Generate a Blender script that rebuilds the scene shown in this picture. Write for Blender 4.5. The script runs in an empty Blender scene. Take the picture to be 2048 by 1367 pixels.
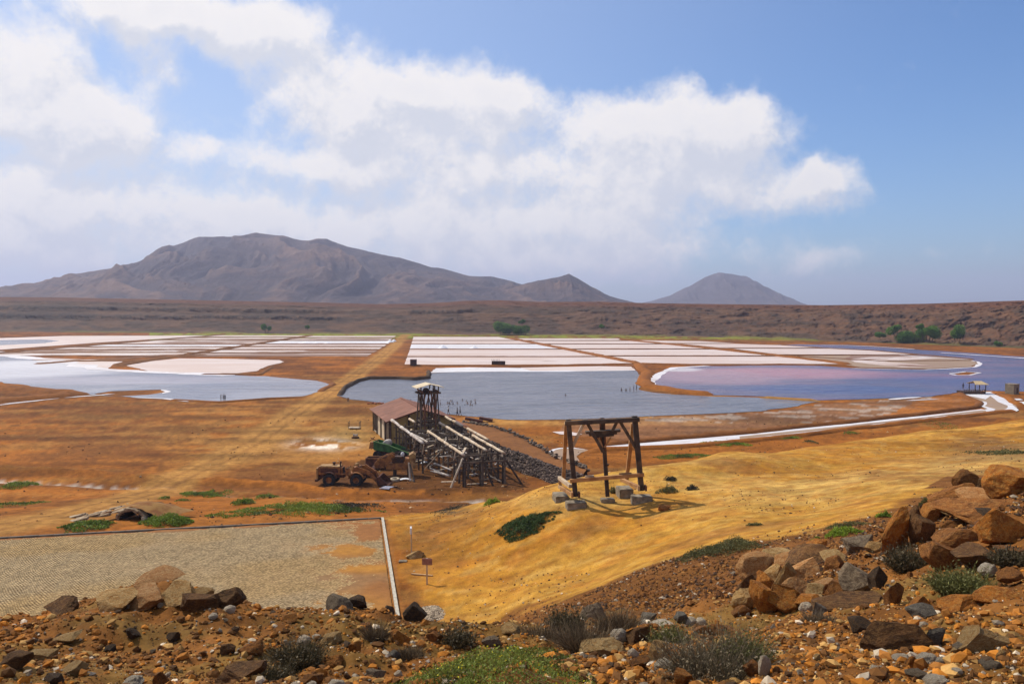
import bpy, bmesh, math, random, numpy as np
from mathutils import Vector, Matrix
R = math.radians
random.seed(7); rng = np.random.default_rng(7)
S = bpy.context.scene
COL = S.collection

# ------------------------------------------------------------------ camera
FOC, PITCH, EYE = 1600.0, math.atan(73.5/1600.0), 22.0
cam_d = bpy.data.cameras.new('camera'); cam = bpy.data.objects.new('camera', cam_d); COL.objects.link(cam)
cam.location = (0, 0, EYE); cam.rotation_euler = (math.pi/2 - PITCH, 0, 0)
cam_d.sensor_width = 36.0; cam_d.lens = 36.0*FOC/2048.0
cam_d.clip_start = 0.1; cam_d.clip_end = 30000
S.camera = cam
S.view_settings.view_transform = 'Standard'; S.view_settings.look = 'None'
S.view_settings.gamma = 1.0; S.view_settings.exposure = -0.14; S.view_settings.use_curve_mapping = False
S.cycles.max_bounces = 5; S.cycles.diffuse_bounces = 2; S.cycles.glossy_bounces = 2
S.cycles.transparent_max_bounces = 6; S.cycles.volume_bounces = 0
S.cycles.use_denoising = True; S.cycles.caustics_reflective = False; S.cycles.caustics_refractive = False

# ------------------------------------------------------------------ sun
SUN_EL = R(47); sdir = Vector((-0.80, 0.60, 0)).normalized()
to_sun = Vector((sdir.x*math.cos(SUN_EL), sdir.y*math.cos(SUN_EL), math.sin(SUN_EL)))
sl = bpy.data.lights.new('sun', 'SUN'); sun = bpy.data.objects.new('sun', sl); COL.objects.link(sun)
sl.energy = 5.0
sl.energy = 5.0; sl.angle = R(0.5); sl.color = (1.0, 0.93, 0.82)
sun.rotation_euler = to_sun.to_track_quat('Z', 'Y').to_euler()

# ------------------------------------------------------------------ node helpers
def nn(nt, t, **kw):
    n = nt.nodes.new(t)
    for k, v in kw.items():
        if k.startswith('i_'):
            n.inputs[k[2:].replace('_', ' ')].default_value = v
        else: setattr(n, k, v)
    return n
def lk(nt, a, b): nt.links.new(a, b)
def mth(nt, op, a, b=None, c=None, clamp=False):
    n = nt.nodes.new('ShaderNodeMath'); n.operation = op; n.use_clamp = clamp
    for i, v in enumerate((a, b, c)):
        if v is None: continue
        if isinstance(v, (int, float)): n.inputs[i].default_value = v
        else: nt.links.new(v, n.inputs[i])
    return n.outputs[0]
def vmt(nt, op, a, b=None):
    n = nt.nodes.new('ShaderNodeVectorMath'); n.operation = op
    for i, v in enumerate((a, b)):
        if v is None: continue
        if isinstance(v, (tuple, list)): n.inputs[i].default_value = v
        else: nt.links.new(v, n.inputs[i])
    return n.outputs['Value'] if op in ('LENGTH', 'DOT_PRODUCT') else n.outputs[0]
def mixc(nt, f, a, b, bt='MIX'):
    n = nt.nodes.new('ShaderNodeMix'); n.data_type = 'RGBA'; n.blend_type = bt
    if isinstance(f, (int, float)): n.inputs[0].default_value = f
    else: nt.links.new(f, n.inputs[0])
    for i, v in ((6, a), (7, b)):
        if isinstance(v, (tuple, list)): n.inputs[i].default_value = (*v[:3], 1)
        else: nt.links.new(v, n.inputs[i])
    return n.outputs[2]
def smooth(nt, v, a, b, lo=0.0, hi=1.0):
    n = nt.nodes.new('ShaderNodeMapRange'); n.interpolation_type = 'SMOOTHSTEP'
    nt.links.new(v, n.inputs[0])
    for i, q in ((1, a), (2, b), (3, lo), (4, hi)): n.inputs[i].default_value = q
    return n.outputs[0]
def noise(nt, vec, scale, detail=4, rough=0.55, dist=0.0, out='Fac'):
    n = nt.nodes.new('ShaderNodeTexNoise'); n.inputs['Scale'].default_value = scale
    n.inputs['Detail'].default_value = detail; n.inputs['Roughness'].default_value = rough
    n.inputs['Distortion'].default_value = dist
    if vec is not None: nt.links.new(vec, n.inputs['Vector'])
    return n.outputs[out]

# ------------------------------------------------------------------ world: daylight sky with the cumulus field
def pix_dir(px, py):
    a = (px-1024)/FOC; b = -(py-683.5)/FOC
    return np.array([a, math.cos(PITCH)+b*math.sin(PITCH), -math.sin(PITCH)+b*math.cos(PITCH)])
def azel(px, py):
    d = pix_dir(px, py); return math.atan2(d[0], d[1]), math.atan2(d[2], math.hypot(d[0], d[1]))
W = bpy.data.worlds.new('World'); S.world = W; W.use_nodes = True
nt = W.node_tree; nt.nodes.clear()
out = nt.nodes.new('ShaderNodeOutputWorld'); bg = nt.nodes.new('ShaderNodeBackground'); lk(nt, bg.outputs[0], out.inputs[0])
bg.inputs[1].default_value = 0.093
sky = nn(nt, 'ShaderNodeTexSky', sky_type='NISHITA', sun_disc=False, sun_elevation=SUN_EL,
         sun_rotation=math.atan2(sdir.x, sdir.y), altitude=20, air_density=1.0, dust_density=0.7, ozone_density=1.6)
# px, py, rx, ry, weight : cumulus masses by compass bearing and height over the horizon
CL = [(390,45,215,58,1.0),(270,20,110,40,.8),(530,75,110,55,.75),(40,150,150,100,1.0),(190,255,150,85,.95),(-160,170,190,130,.8),
      (330,160,60,40,.45),(720,215,190,85,1.0),(880,205,170,65,1.0),(1010,215,75,50,.8),(640,150,80,60,.55),(640,335,200,42,.85),
      (850,300,110,60,.6),(1290,260,150,60,.95),(1190,240,85,45,.8),(1450,260,120,70,.9),(1500,215,50,36,.45),(1640,365,85,42,.85),(1540,400,110,48,.75),
      (1040,340,110,50,.8),(1230,360,170,65,.7),(1400,350,140,60,.55),(150,410,290,55,.85),(-60,440,260,85,.85),(540,435,150,45,.8),(920,435,210,52,.85),(700,470,260,40,.5),
      (1180,440,180,50,.75),(1300,510,330,50,.55),(300,510,560,58,.68),(880,515,380,52,.66),(1640,520,120,30,.33),(1890,500,70,26,.28),(410,293,45,20,.6)]
g = bpy.data.node_groups.new('cloud_density', 'ShaderNodeTree')
g.interface.new_socket('Vector', in_out='INPUT', socket_type='NodeSocketVector')
g.interface.new_socket('Density', in_out='OUTPUT', socket_type='NodeSocketFloat')
gi = g.nodes.new('NodeGroupInput'); go = g.nodes.new('NodeGroupOutput')
vec = vmt(g, 'NORMALIZE', gi.outputs[0])
wn = noise(g, vec, 15.0, 4, 0.6, 0, 'Color')
off = vmt(g, 'SCALE', vmt(g, 'SUBTRACT', wn, (0.5, 0.5, 0.5))); off.node.inputs['Scale'].default_value = 0.06
vw = vmt(g, 'ADD', vec, off)
sep = g.nodes.new('ShaderNodeSeparateXYZ'); lk(g, vw, sep.inputs[0])
az = mth(g, 'ARCTAN2', sep.outputs[0], sep.outputs[1])
el = mth(g, 'ARCSINE', sep.outputs[2])
cmb = g.nodes.new('ShaderNodeCombineXYZ'); lk(g, az, cmb.inputs[0]); lk(g, el, cmb.inputs[1])
acc = None
for (px, py, rx, ry, w) in CL:
    a0, e0 = azel(px, py); a1, _ = azel(px+rx, py); _, e1 = azel(px, py-ry)
    dlt = vmt(g, 'SUBTRACT', cmb.outputs[0], (a0, e0, 0))
    sc = vmt(g, 'MULTIPLY', dlt, (1/abs(a1-a0), 1/abs(e1-e0), 0))
    d2 = vmt(g, 'DOT_PRODUCT', sc, sc)
    ga = mth(g, 'MULTIPLY', mth(g, 'POWER', 2.71828, mth(g, 'MULTIPLY', d2, -0.82)), w)
    acc = ga if acc is None else mth(g, 'MAXIMUM', acc, mth(g, 'MINIMUM', mth(g, 'ADD', mth(g, 'MULTIPLY', acc, 0.55), ga), 1.1)) if False else mth(g, 'SUBTRACT', mth(g, 'ADD', acc, ga), mth(g, 'MULTIPLY', mth(g, 'MULTIPLY', acc, ga), 1.0))
# beyond the picture the same kind of broken cumulus goes on
wide = smooth(g, noise(g, vec, 3.2, 2, 0.5), 0.42, 0.62)
outm = smooth(g, mth(g, 'ABSOLUTE', az), 0.62, 0.95)
hi = smooth(g, el, 0.42, 0.6)
rest = mth(g, 'MAXIMUM', outm, hi)
acc = mth(g, 'ADD', mth(g, 'MULTIPLY', acc, mth(g, 'SUBTRACT', 1.0, rest)), mth(g, 'MULTIPLY', wide, mth(g, 'MULTIPLY', rest, 0.8)))
fb = noise(g, vw, 11.0, 10, 0.60)
fb2 = noise(g, vec, 34.0, 5, 0.6)
dens = mth(g, 'ADD', acc, mth(g, 'ADD', mth(g, 'MULTIPLY', mth(g, 'SUBTRACT', fb, 0.5), 1.35), mth(g, 'MULTIPLY', mth(g, 'SUBTRACT', fb2, 0.5), 0.42)))
lk(g, dens, go.inputs[0])
tc = nt.nodes.new('ShaderNodeTexCoord')
def dens_at(v):
    n = nt.nodes.new('ShaderNodeGroup'); n.node_tree = g; lk(nt, v, n.inputs[0]); return n.outputs[0]
d0 = dens_at(tc.outputs['Generated'])
d1 = dens_at(vmt(nt, 'ADD', tc.outputs['Generated'], (-0.014, 0.0, 0.030)))
alpha = smooth(nt, d0, 0.18, 0.80, 0.0, 0.96)
relief = smooth(nt, mth(nt, 'SUBTRACT', d0, d1), -0.22, 0.24)
thick = smooth(nt, d0, 0.45, 1.3)
shade = mth(nt, 'ADD', mth(nt, 'MULTIPLY', relief, 0.75), mth(nt, 'MULTIPLY', mth(nt, 'SUBTRACT', 1.0, thick), 0.25), clamp=True)
ccol = mixc(nt, shade, (7.9, 8.3, 9.4), (12.0, 11.5, 11.2))
# clouds near the horizon stand behind more air
sp2 = nt.nodes.new('ShaderNodeSeparateXYZ'); lk(nt, tc.outputs['Generated'], sp2.inputs[0])
sunny = vmt(nt, 'DOT_PRODUCT', tc.outputs['Generated'], tuple(to_sun))
hz = smooth(nt, sp2.outputs[2], 0.0, 0.20, 1.0, 0.0)
ccol = mixc(nt, mth(nt, 'MULTIPLY', hz, 0.32), ccol, (7.6, 8.2, 9.4))
skyc = mixc(nt, 1.0, sky.outputs[0], (0.80, 1.16, 1.60), 'MULTIPLY')
# thin bright veil round the sun, as thin cloud has it
veil = smooth(nt, sunny, 0.2, 0.97, 0.0, 0.45)
low = mth(nt, 'MULTIPLY', smooth(nt, sp2.outputs[2], 0.0, 0.34, 0.62, 0.0), smooth(nt, vmt(nt, 'DOT_PRODUCT', tc.outputs['Generated'], tuple(sdir)), 0.30, 0.98, 0.12, 1.0))
skyc = mixc(nt, low, skyc, (8.4, 9.0, 10.0))
skyc = mixc(nt, veil, skyc, (7.6, 8.4, 9.8))
final = mixc(nt, alpha, skyc, ccol)
lk(nt, final, bg.inputs[0])

# ------------------------------------------------------------------ numeric noise
def _h(ix, iy, seed):
    n = (ix.astype(np.int64)*374761393 + iy.astype(np.int64)*668265263 + seed*974634777) & 0x7fffffff
    n = ((n ^ (n >> 13))*1274126177) & 0x7fffffff
    return ((n ^ (n >> 16)) & 0xffff)/65535.0
def vn(x, y, seed=0):
    x = np.asarray(x, float); y = np.asarray(y, float)
    ix = np.floor(x); iy = np.floor(y); fx = x-ix; fy = y-iy
    u = fx*fx*fx*(fx*(fx*6-15)+10); v = fy*fy*fy*(fy*(fy*6-15)+10)
    ix = ix.astype(np.int64); iy = iy.astype(np.int64)
    a = _h(ix, iy, seed); b = _h(ix+1, iy, seed); c = _h(ix, iy+1, seed); d = _h(ix+1, iy+1, seed)
    return (a*(1-u)+b*u)*(1-v)+(c*(1-u)+d*u)*v
def fbm(x, y, octv=4, seed=0, gain=0.5):
    s = 0; a = 1; t = 0
    x = np.asarray(x, float); y = np.asarray(y, float)
    for o in range(octv):
        s = s+a*vn(x, y, seed+o*17); t += a; a *= gain
        x, y = (x*0.8-y*0.6)*2.03+13.7, (x*0.6+y*0.8)*2.03+5.1
    return s/t
def ridged(x, y, octv=4, seed=0):
    s = 0; a = 1; t = 0
    for o in range(octv):
        s = s+a*(1-np.abs(2*vn(x, y, seed+o*17)-1)); t += a; a *= 0.5; x = x*2.07+3.1; y = y*2.07+7.7
    return s/t
def sstep(v, a, b):
    t = np.clip((v-a)/(b-a), 0, 1); return t*t*(3-2*t)

# ------------------------------------------------------------------ survey of the terrain
def world_at(px, py, d):
    r = pix_dir(px, py); t = d/r[1]; return np.array([r[0]*t, d, EYE+r[2]*t])
def on_plane(px, py, z=0.0):
    r = pix_dir(px, py); t = (z-EYE)/r[2]; return np.array([r[0]*t, r[1]*t, z])
def project(x, y, z):
    cy = y*math.cos(PITCH)-(z-EYE)*math.sin(PITCH)
    up = y*math.sin(PITCH)+(z-EYE)*math.cos(PITCH)
    cy = np.where(cy < 0.05, 0.05, cy)
    return 1024+FOC*x/cy, 683.5-FOC*up/cy
CP = []
def cp(px, py, d): CP.append(tuple(world_at(px, py, d)))
def cz(px, d, z): CP.append(((px-1024)/FOC*d, d, z))
for px in (-1500, -700, -200, 300, 700, 1024, 1400, 1800, 2200, 2900):
    cz(px, 2.0, 20.35)
for px, z in ((-1500, 19.2), (-700, 19.1), (0, 19.16), (400, 19.1), (1024, 19.16), (1600, 19.3), (2048, 19.5), (2700, 19.9)): cz(px, 6.0, z)
cp(0,1300,9); cp(300,1300,9); cp(600,1300,9); cp(900,1310,9); cp(1150,1300,9.5); cp(1400,1300,9)
for px, y in ((0,1243),(110,1230),(200,1208),(300,1188),(400,1194),(480,1214),(560,1232),(640,1230),(750,1238),(900,1252),(1000,1252)): cp(px, y, 13)
for px in (-700, -300): cz(px, 13, 17.2)
for px in (-700, -300, 0, 300, 500, 750, 900): cz(px, 18.5, 13.0); cz(px, 28, 7.8)
cz(1000, 20, 12.6); cz(1000, 30, 8.7)
# plaza platform
for px, d in ((-700,40),(-700,56),(-300,40),(-300,60),(0,40),(0,50),(0,58),(300,42),(300,52),(300,60),(600,44),(600,55),(600,62),(760,50),(765,63),(810,45)): cz(px, d, 4.95)
# centre: gravel, then yellow hill
cp(1150,1252,16); cp(1150,1226,24); cp(1150,1200,34.5); cp(1150,1150,43.5); cp(1050,1150,46); cp(1050,1200,40.5); cp(1000,1236,40.5)
cp(1300,1240,14.5); cp(1300,1185,26); cp(1300,1140,34); cp(1300,1080,45); cp(1300,1030,50)
cp(1450,1250,12); cp(1450,1200,17); cp(1450,1140,27); cp(1450,1090,36); cp(1500,1000,50); cp(1500,950,62)
cp(1600,1250,11); cp(1600,1200,14); cp(1600,1130,21); cp(1650,1075,31); cp(1600,1020,46)
cp(1780,1200,11.5); cp(1780,1120,16); cp(1780,1060,25); cp(1780,1015,38); cp(1750,960,55)
cp(1900,1200,10.5); cp(1900,1100,14); cp(1900,1020,18); cp(1900,985,22); cz(1900, 32, 13.2); cp(1900,935,58)
cp(2048,1200,9.5); cp(2048,1100,12); cp(2048,1000,16); cp(2048,965,20); cz(2048, 32, 13.6); cp(2048,905,62)
cz(2500, 9, 19.6); cz(2500, 14, 18.8); cz(2500, 22, 17.0); cz(2500, 40, 12.5); cz(2500, 70, 9.5); cz(2900, 15, 19); cz(2900, 60, 11)
cp(900,1190,45); cp(880,1130,51); cp(950,1080,54); cp(850,1060,59); cp(900,1020,68); cp(1000,1010,61)
cp(1050,1060,52.5); cp(1150,1010,54); cp(1200,1003,55); cp(1280,1000,55); cp(1180,950,64); cp(1100,968,66); cp(1000,992,72)
cp(1152,1012,53.8); cp(1283,1001,53.8); cp(1215,1005,55); cp(1245,990,57.2); cp(1115,999,56.6)
cp(1300,928,66); cp(1450,902,75); cp(1600,896,82); cp(1700,882,88); cp(1850,858,98); cp(2048,836,108); cz(2500,118,7.5)
cp(1400,960,60); cp(1650,940,65); cp(1850,900,78); cp(2000,875,88)
# behind the hill's crest down to the flat
cz(1100, 80, 2.2); cz(1300, 82, 3.2); cz(1450, 92, 2.4); cz(1600, 104, 1.6); cz(1850, 122, 1.2); cz(2048, 132, 1.2)
cz(900, 80, 1.6); cz(700, 78, 2.2); cz(500, 78, 2.3); cz(300, 78, 2.6); cz(100, 76, 2.6); cz(-100, 74, 2.8); cz(-500,70,3.2)
cz(700, 70, 3.6); cz(400, 68, 3.9); cz(100, 66, 4.2); cz(-200, 64, 4.5)
for px in (-700, -200, 100, 400, 700, 950, 1150): cz(px, 92, 0.5); cz(px, 105, 0.15); cz(px, 140, 0.0)
for px in (1400, 1700): cz(px, 120, 0.3); cz(px, 160, 0)
for px in (2048, 2600): cz(px, 170, 0.2); cz(px, 210, 0)
CP = np.array(CP)
def _uv(x, y):
    r = np.hypot(x, y); a = np.arctan2(x, y); return np.clip(a, -1.25, 1.25)*2.2, np.log(np.clip(r, 2.0, 260.0))
def _phi(r2): return 0.5*r2*np.log(r2+1e-12)
_u, _v = _uv(CP[:, 0], CP[:, 1]); _n = len(CP)
_K = _phi((_u[:, None]-_u[None])**2+(_v[:, None]-_v[None])**2)+np.eye(_n)*2e-3
_P = np.stack([np.ones(_n), _u, _v], 1)
_A = np.block([[_K, _P], [_P.T, np.zeros((3, 3))]])
_w = np.linalg.solve(_A, np.concatenate([CP[:, 2], np.zeros(3)]))
def H0(x, y):
    x = np.atleast_1d(np.asarray(x, float)); y = np.atleast_1d(np.asarray(y, float))
    shp = x.shape; x = x.ravel(); y = y.ravel()
    u, v = _uv(x, y); z = np.empty(len(x))
    for s in range(0, len(x), 40000):
        e = s+40000
        K = _phi((u[s:e, None]-_u[None])**2+(v[s:e, None]-_v[None])**2)
        z[s:e] = K@_w[:_n]+_w[_n]+_w[_n+1]*u[s:e]+_w[_n+2]*v[s:e]
    r = np.hypot(x, y); a = np.degrees(np.arctan2(x, y))
    r1 = np.interp(a, [-40, 0, 9, 20, 32, 60], [92, 94, 96, 108, 142, 150]); r2 = np.interp(a, [-40, 0, 9, 20, 32, 60], [108, 110, 116, 132, 165, 180])
    k = sstep(r, r1, r2)
    z = z*(1-k)
    # the level stone court
    q = court_mask(x, y)
    z = z*(1-q)+4.9*q
    # behind the viewer the slope climbs on
    back = sstep(-y, -1, 40); z = z+back*8
    return z.reshape(shp)
# court frame: far right corner, along the far kerb, along the side kerb
CO = on_plane(765, 1035, 5.0)[:2]; CA = on_plane(0, 1075, 5.0)[:2]; CB = on_plane(828, 1225, 5.0)[:2]
cu = (CA-CO)/np.linalg.norm(CA-CO); cv = np.array([cu[1], -cu[0]]); cv = cv if np.dot(cv, CB-CO) > 0 else -cv
def court_uv(x, y): return (x-CO[0])*cu[0]+(y-CO[1])*cu[1], (x-CO[0])*cv[0]+(y-CO[1])*cv[1]
def court_mask(x, y):
    a, b = court_uv(x, y)
    return sstep(a, -0.9, 0.1)*sstep(b, -0.8, 0.2)*sstep(-b, -25, -22)*sstep(-a, -62, -50)
def ground_px(px, py):
    d = pix_dir(px, py); t = np.geomspace(3, 1200, 1500); x = d[0]*t; y = d[1]*t; z = EYE+d[2]*t
    h = H0(x, y); k = np.argmax(z < h)
    if k == 0: return on_plane(px, py)
    f = (z[k-1]-h[k-1])/((z[k-1]-h[k-1])-(z[k]-h[k])+1e-9)
    tt = t[k-1]+(t[k]-t[k-1])*f
    return np.array([d[0]*tt, d[1]*tt, EYE+d[2]*tt])
def line_px(pts): return np.array([ground_px(*p)[:2] for p in pts])
def dpoly(x, y, L):
    best = np.full(x.shape, 1e9); side = np.zeros(x.shape)
    for a, b in zip(L[:-1], L[1:]):
        ab = b-a; t = np.clip(((x-a[0])*ab[0]+(y-a[1])*ab[1])/(ab@ab+1e-9), 0, 1)
        dx = x-(a[0]+ab[0]*t); dy = y-(a[1]+ab[1]*t); d = np.hypot(dx, dy)
        m = d < best; best = np.where(m, d, best)
        side = np.where(m, np.sign(ab[0]*dy-ab[1]*dx), side)
    return best, side
BANK = line_px([(0,938),(200,948),(380,962),(560,970),(640,980),(700,985),(860,985),(1000,984)])
DITCH = line_px([(-150,955),(0,958),(100,963),(200,967),(330,975),(420,984),(520,989),(700,995),(860,997),(960,995),(1040,990)])
TRACK = line_px([(-300,1110),(0,1052),(150,1025),(260,995),(340,965),(430,925),(520,878),(600,820),(650,790),(700,757),(750,722),(790,690),(812,668)])
def H(x, y, fine=True):
    x = np.atleast_1d(np.asarray(x, float)); y = np.atleast_1d(np.asarray(y, float))
    z = H0(x, y); r = np.hypot(x, y)
    q = court_mask(x, y); far = sstep(r, 95, 125)
    amp = (1-q)*(1-far)*(1-.9*np.exp(-(((x-6.2)/5.5)**2+((y-55.3)/4.0)**2)))
    if fine:
        near = 1-sstep(r, 24, 36); mid = 1-near
        n1 = fbm(x*0.9, y*0.9, 5, 3, 0.55)-0.5
        n2 = fbm(x*0.12, y*0.12, 3, 9)-0.5
        z = z+amp*(near*(n1*0.50+(fbm(x*4, y*4, 3, 31)-.5)*.10)*sstep(r, 2, 7)+mid*(n2*0.7*sstep(r, 40, 55)+n1*0.10+(ridged(x*0.5+y*.1, y*0.22, 3, 21)-.6)*0.05+(fbm(x*2.6, y*2.6, 3, 25)-.5)*.05))
        db, _ = dpoly(x, y, BANK); dd, _ = dpoly(x, y, DITCH); dt, _ = dpoly(x, y, TRACK)
        onT = np.exp(-(dt/2.6)**2)
        z = z+(1-onT)*(0.62*np.exp(-(db/1.1)**2)*(0.7+.6*fbm(x*.5, y*.5, 2, 5))-0.55*np.exp(-(dd/1.2)**2))
        # low mounds left of the hill and the eroded bank right of the court
        z = z-(far)*0.06*fbm(x*.2, y*.2, 2, 4)
    return z
def ground_full(px, py):
    d = pix_dir(px, py); t = np.geomspace(3, 700, 900); x = d[0]*t; y = d[1]*t; z = EYE+d[2]*t
    h = H0(x, y); k = int(np.argmax(z < h+.8)); k = max(k-3, 1); t = np.linspace(t[k], t[min(k+60, 899)] if t[k] > 40 else t[k]*1.5+2, 260)
    x = d[0]*t; y = d[1]*t; z = EYE+d[2]*t; h = H(x, y); k = int(np.argmax(z < h))
    if k == 0: return ground_px(px, py)
    return np.array([x[k], y[k], z[k]])
def Hs(x, y): return float(H(np.array([x]), np.array([y]))[0])

# ------------------------------------------------------------------ mesh helpers
def mesh(name, V, F, mats=(), smooth_=False, cols=None, midx=None):
    me = bpy.data.meshes.new(name)
    V = np.asarray(V, np.float32)
    if isinstance(F, np.ndarray):
        n, k = F.shape
        me.vertices.add(len(V)); me.vertices.foreach_set('co', V.ravel())
        me.loops.add(n*k); me.loops.foreach_set('vertex_index', F.astype(np.int32).ravel())
        me.polygons.add(n); me.polygons.foreach_set('loop_start', np.arange(0, n*k, k, dtype=np.int32))
        me.update(calc_edges=True)
    else:
        me.from_pydata([tuple(map(float, v)) for v in V], [], F); me.update()
    for m in mats: me.materials.append(m)
    if midx is not None: me.polygons.foreach_set('material_index', np.asarray(midx, np.int32))
    me.polygons.foreach_set('use_smooth', np.full(len(me.polygons), bool(smooth_)))
    if cols is not None:
        at = me.color_attributes.new('Col', 'FLOAT_COLOR', 'POINT')
        c = np.ones((len(V), 4), np.float32); c[:, :3] = cols[:, :3]
        if cols.shape[1] > 3: c[:, 3] = cols[:, 3]
        at.data.foreach_set('color', c.ravel())
    return me
def link(name, me, parent=None, loc=None, rot=None, **props):
    o = bpy.data.objects.new(name, me); COL.objects.link(o)
    if parent is not None: o.parent = parent
    if loc is not None: o.location = loc
    if rot is not None: o.rotation_euler = rot
    for k, v in props.items(): o[k] = v
    return o
def thing(name, label, cat, loc=(0, 0, 0), rz=0.0, group=None, rot=None):
    o = bpy.data.objects.new(name, None); COL.objects.link(o)
    o.location = loc; o.rotation_euler = rot or (0, 0, rz); o['label'] = label; o['category'] = cat
    o.empty_display_size = 0.3
    if group: o['group'] = group
    return o
def copy_tree(o, parent=None):
    c = o.copy(); COL.objects.link(c)
    if parent is not None: c.parent = parent
    for ch in o.children: copy_tree(ch, c)
    return c
def grid_faces(nr, nc):
    i = np.arange(nr-1)[:, None]*nc+np.arange(nc-1)[None]; i = i.ravel()
    return np.stack([i, i+1, i+nc+1, i+nc], 1)

# ------------------------------------------------------------------ materials
def base_mat(name):
    m = bpy.data.materials.new(name); m.use_nodes = True
    nt = m.node_tree; b = nt.nodes['Principled BSDF']
    b.inputs['Specular IOR Level'].default_value = 0.25
    return m, nt, b
def simple(name, c1, c2=None, scale=3.0, rough=0.85, bump=0.2, bscale=None, metal=0.0, stretch=None, spec=0.25, c3=None, bdist=0.02):
    m, nt, b = base_mat(name); tc = nt.nodes.new('ShaderNodeTexCoord'); v = tc.outputs['Object']
    if stretch: v = vmt(nt, 'MULTIPLY', v, stretch)
    f = smooth(nt, noise(nt, v, scale, 6, 0.62), 0.38, 0.64)
    c = mixc(nt, f, c1, c2 or tuple(x*0.7 for x in c1))
    if c3: c = mixc(nt, smooth(nt, noise(nt, v, scale*0.37, 4, 0.6), 0.5, 0.66), c, c3)
    lk(nt, c, b.inputs['Base Color']); b.inputs['Roughness'].default_value = rough; b.inputs['Metallic'].default_value = metal
    b.inputs['Specular IOR Level'].default_value = spec
    if bump:
        bp = nn(nt, 'ShaderNodeBump'); bp.inputs['Strength'].default_value = bump; bp.inputs['Distance'].default_value = bdist
        lk(nt, noise(nt, v, bscale or scale*4, 6, 0.65), bp.inputs['Height']); lk(nt, bp.outputs[0], b.inputs['Normal'])
    return m
def attr_mat(name, rough=0.92, n1=1.5, n2=14.0, var=0.35, bump=0.6, bdist=0.05, dark=(0.5, 0.42, 0.36), light=(1.35, 1.3, 1.2), spec=0.15):
    """colour from the 'Col' attribute, broken up by grain and stains"""
    m, nt, b = base_mat(name); tc = nt.nodes.new('ShaderNodeTexCoord'); v = tc.outputs['Object']
    at = nn(nt, 'ShaderNodeVertexColor', layer_name='Col')
    fa = noise(nt, v, n1, 7, 0.65); fb = noise(nt, v, n2, 5, 0.7)
    f = mth(nt, 'ADD', mth(nt, 'MULTIPLY', fa, 0.55), mth(nt, 'MULTIPLY', fb, 0.45))
    k = mixc(nt, smooth(nt, f, 0.34, 0.66), dark, light)
    k = mixc(nt, var, (1, 1, 1), k)
    c = mixc(nt, 1.0, at.outputs[0], k, 'MULTIPLY')
    lk(nt, c, b.inputs['Base Color']); b.inputs['Roughness'].default_value = rough
    b.inputs['Specular IOR Level'].default_value = spec
    bp = nn(nt, 'ShaderNodeBump'); bp.inputs['Strength'].default_value = bump; bp.inputs['Distance'].default_value = bdist
    lk(nt, f, bp.inputs['Height']); lk(nt, bp.outputs[0], b.inputs['Normal'])
    return m
# ================================================================== SETTING
# ------------------------------------------------------------------ ground sheet
RED = np.array([.180, .066, .014]); ORA = np.array([.325, .113, .015]); YEL = np.array([.42, .222, .036]); PAL = np.array([.53, .365, .12])
BRN = np.array([.115, .048, .013]); TAN = np.array([.30, .155, .040]); RUB = np.array([.205, .086, .021]); DRK = np.array([.060, .035, .018])
GOLD = np.array([.385, .178, .021]); SALTC = np.array([.68, .60, .52]); GRN = np.array([.13, .16, .015])
def inpoly(px, py, poly):
    c = np.zeros(px.shape, bool); n = len(poly)
    for i in range(n):
        x1, y1 = poly[i]; x2, y2 = poly[(i+1) % n]
        cond = ((y1 > py) != (y2 > py)) & (px < (x2-x1)*(py-y1)/((y2-y1) if y2 != y1 else 1e-9)+x1)
        c ^= cond
    return c
def lerp(c, k, col): return c*(1-k[:, None])+np.asarray(col)[None]*k[:, None]
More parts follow.
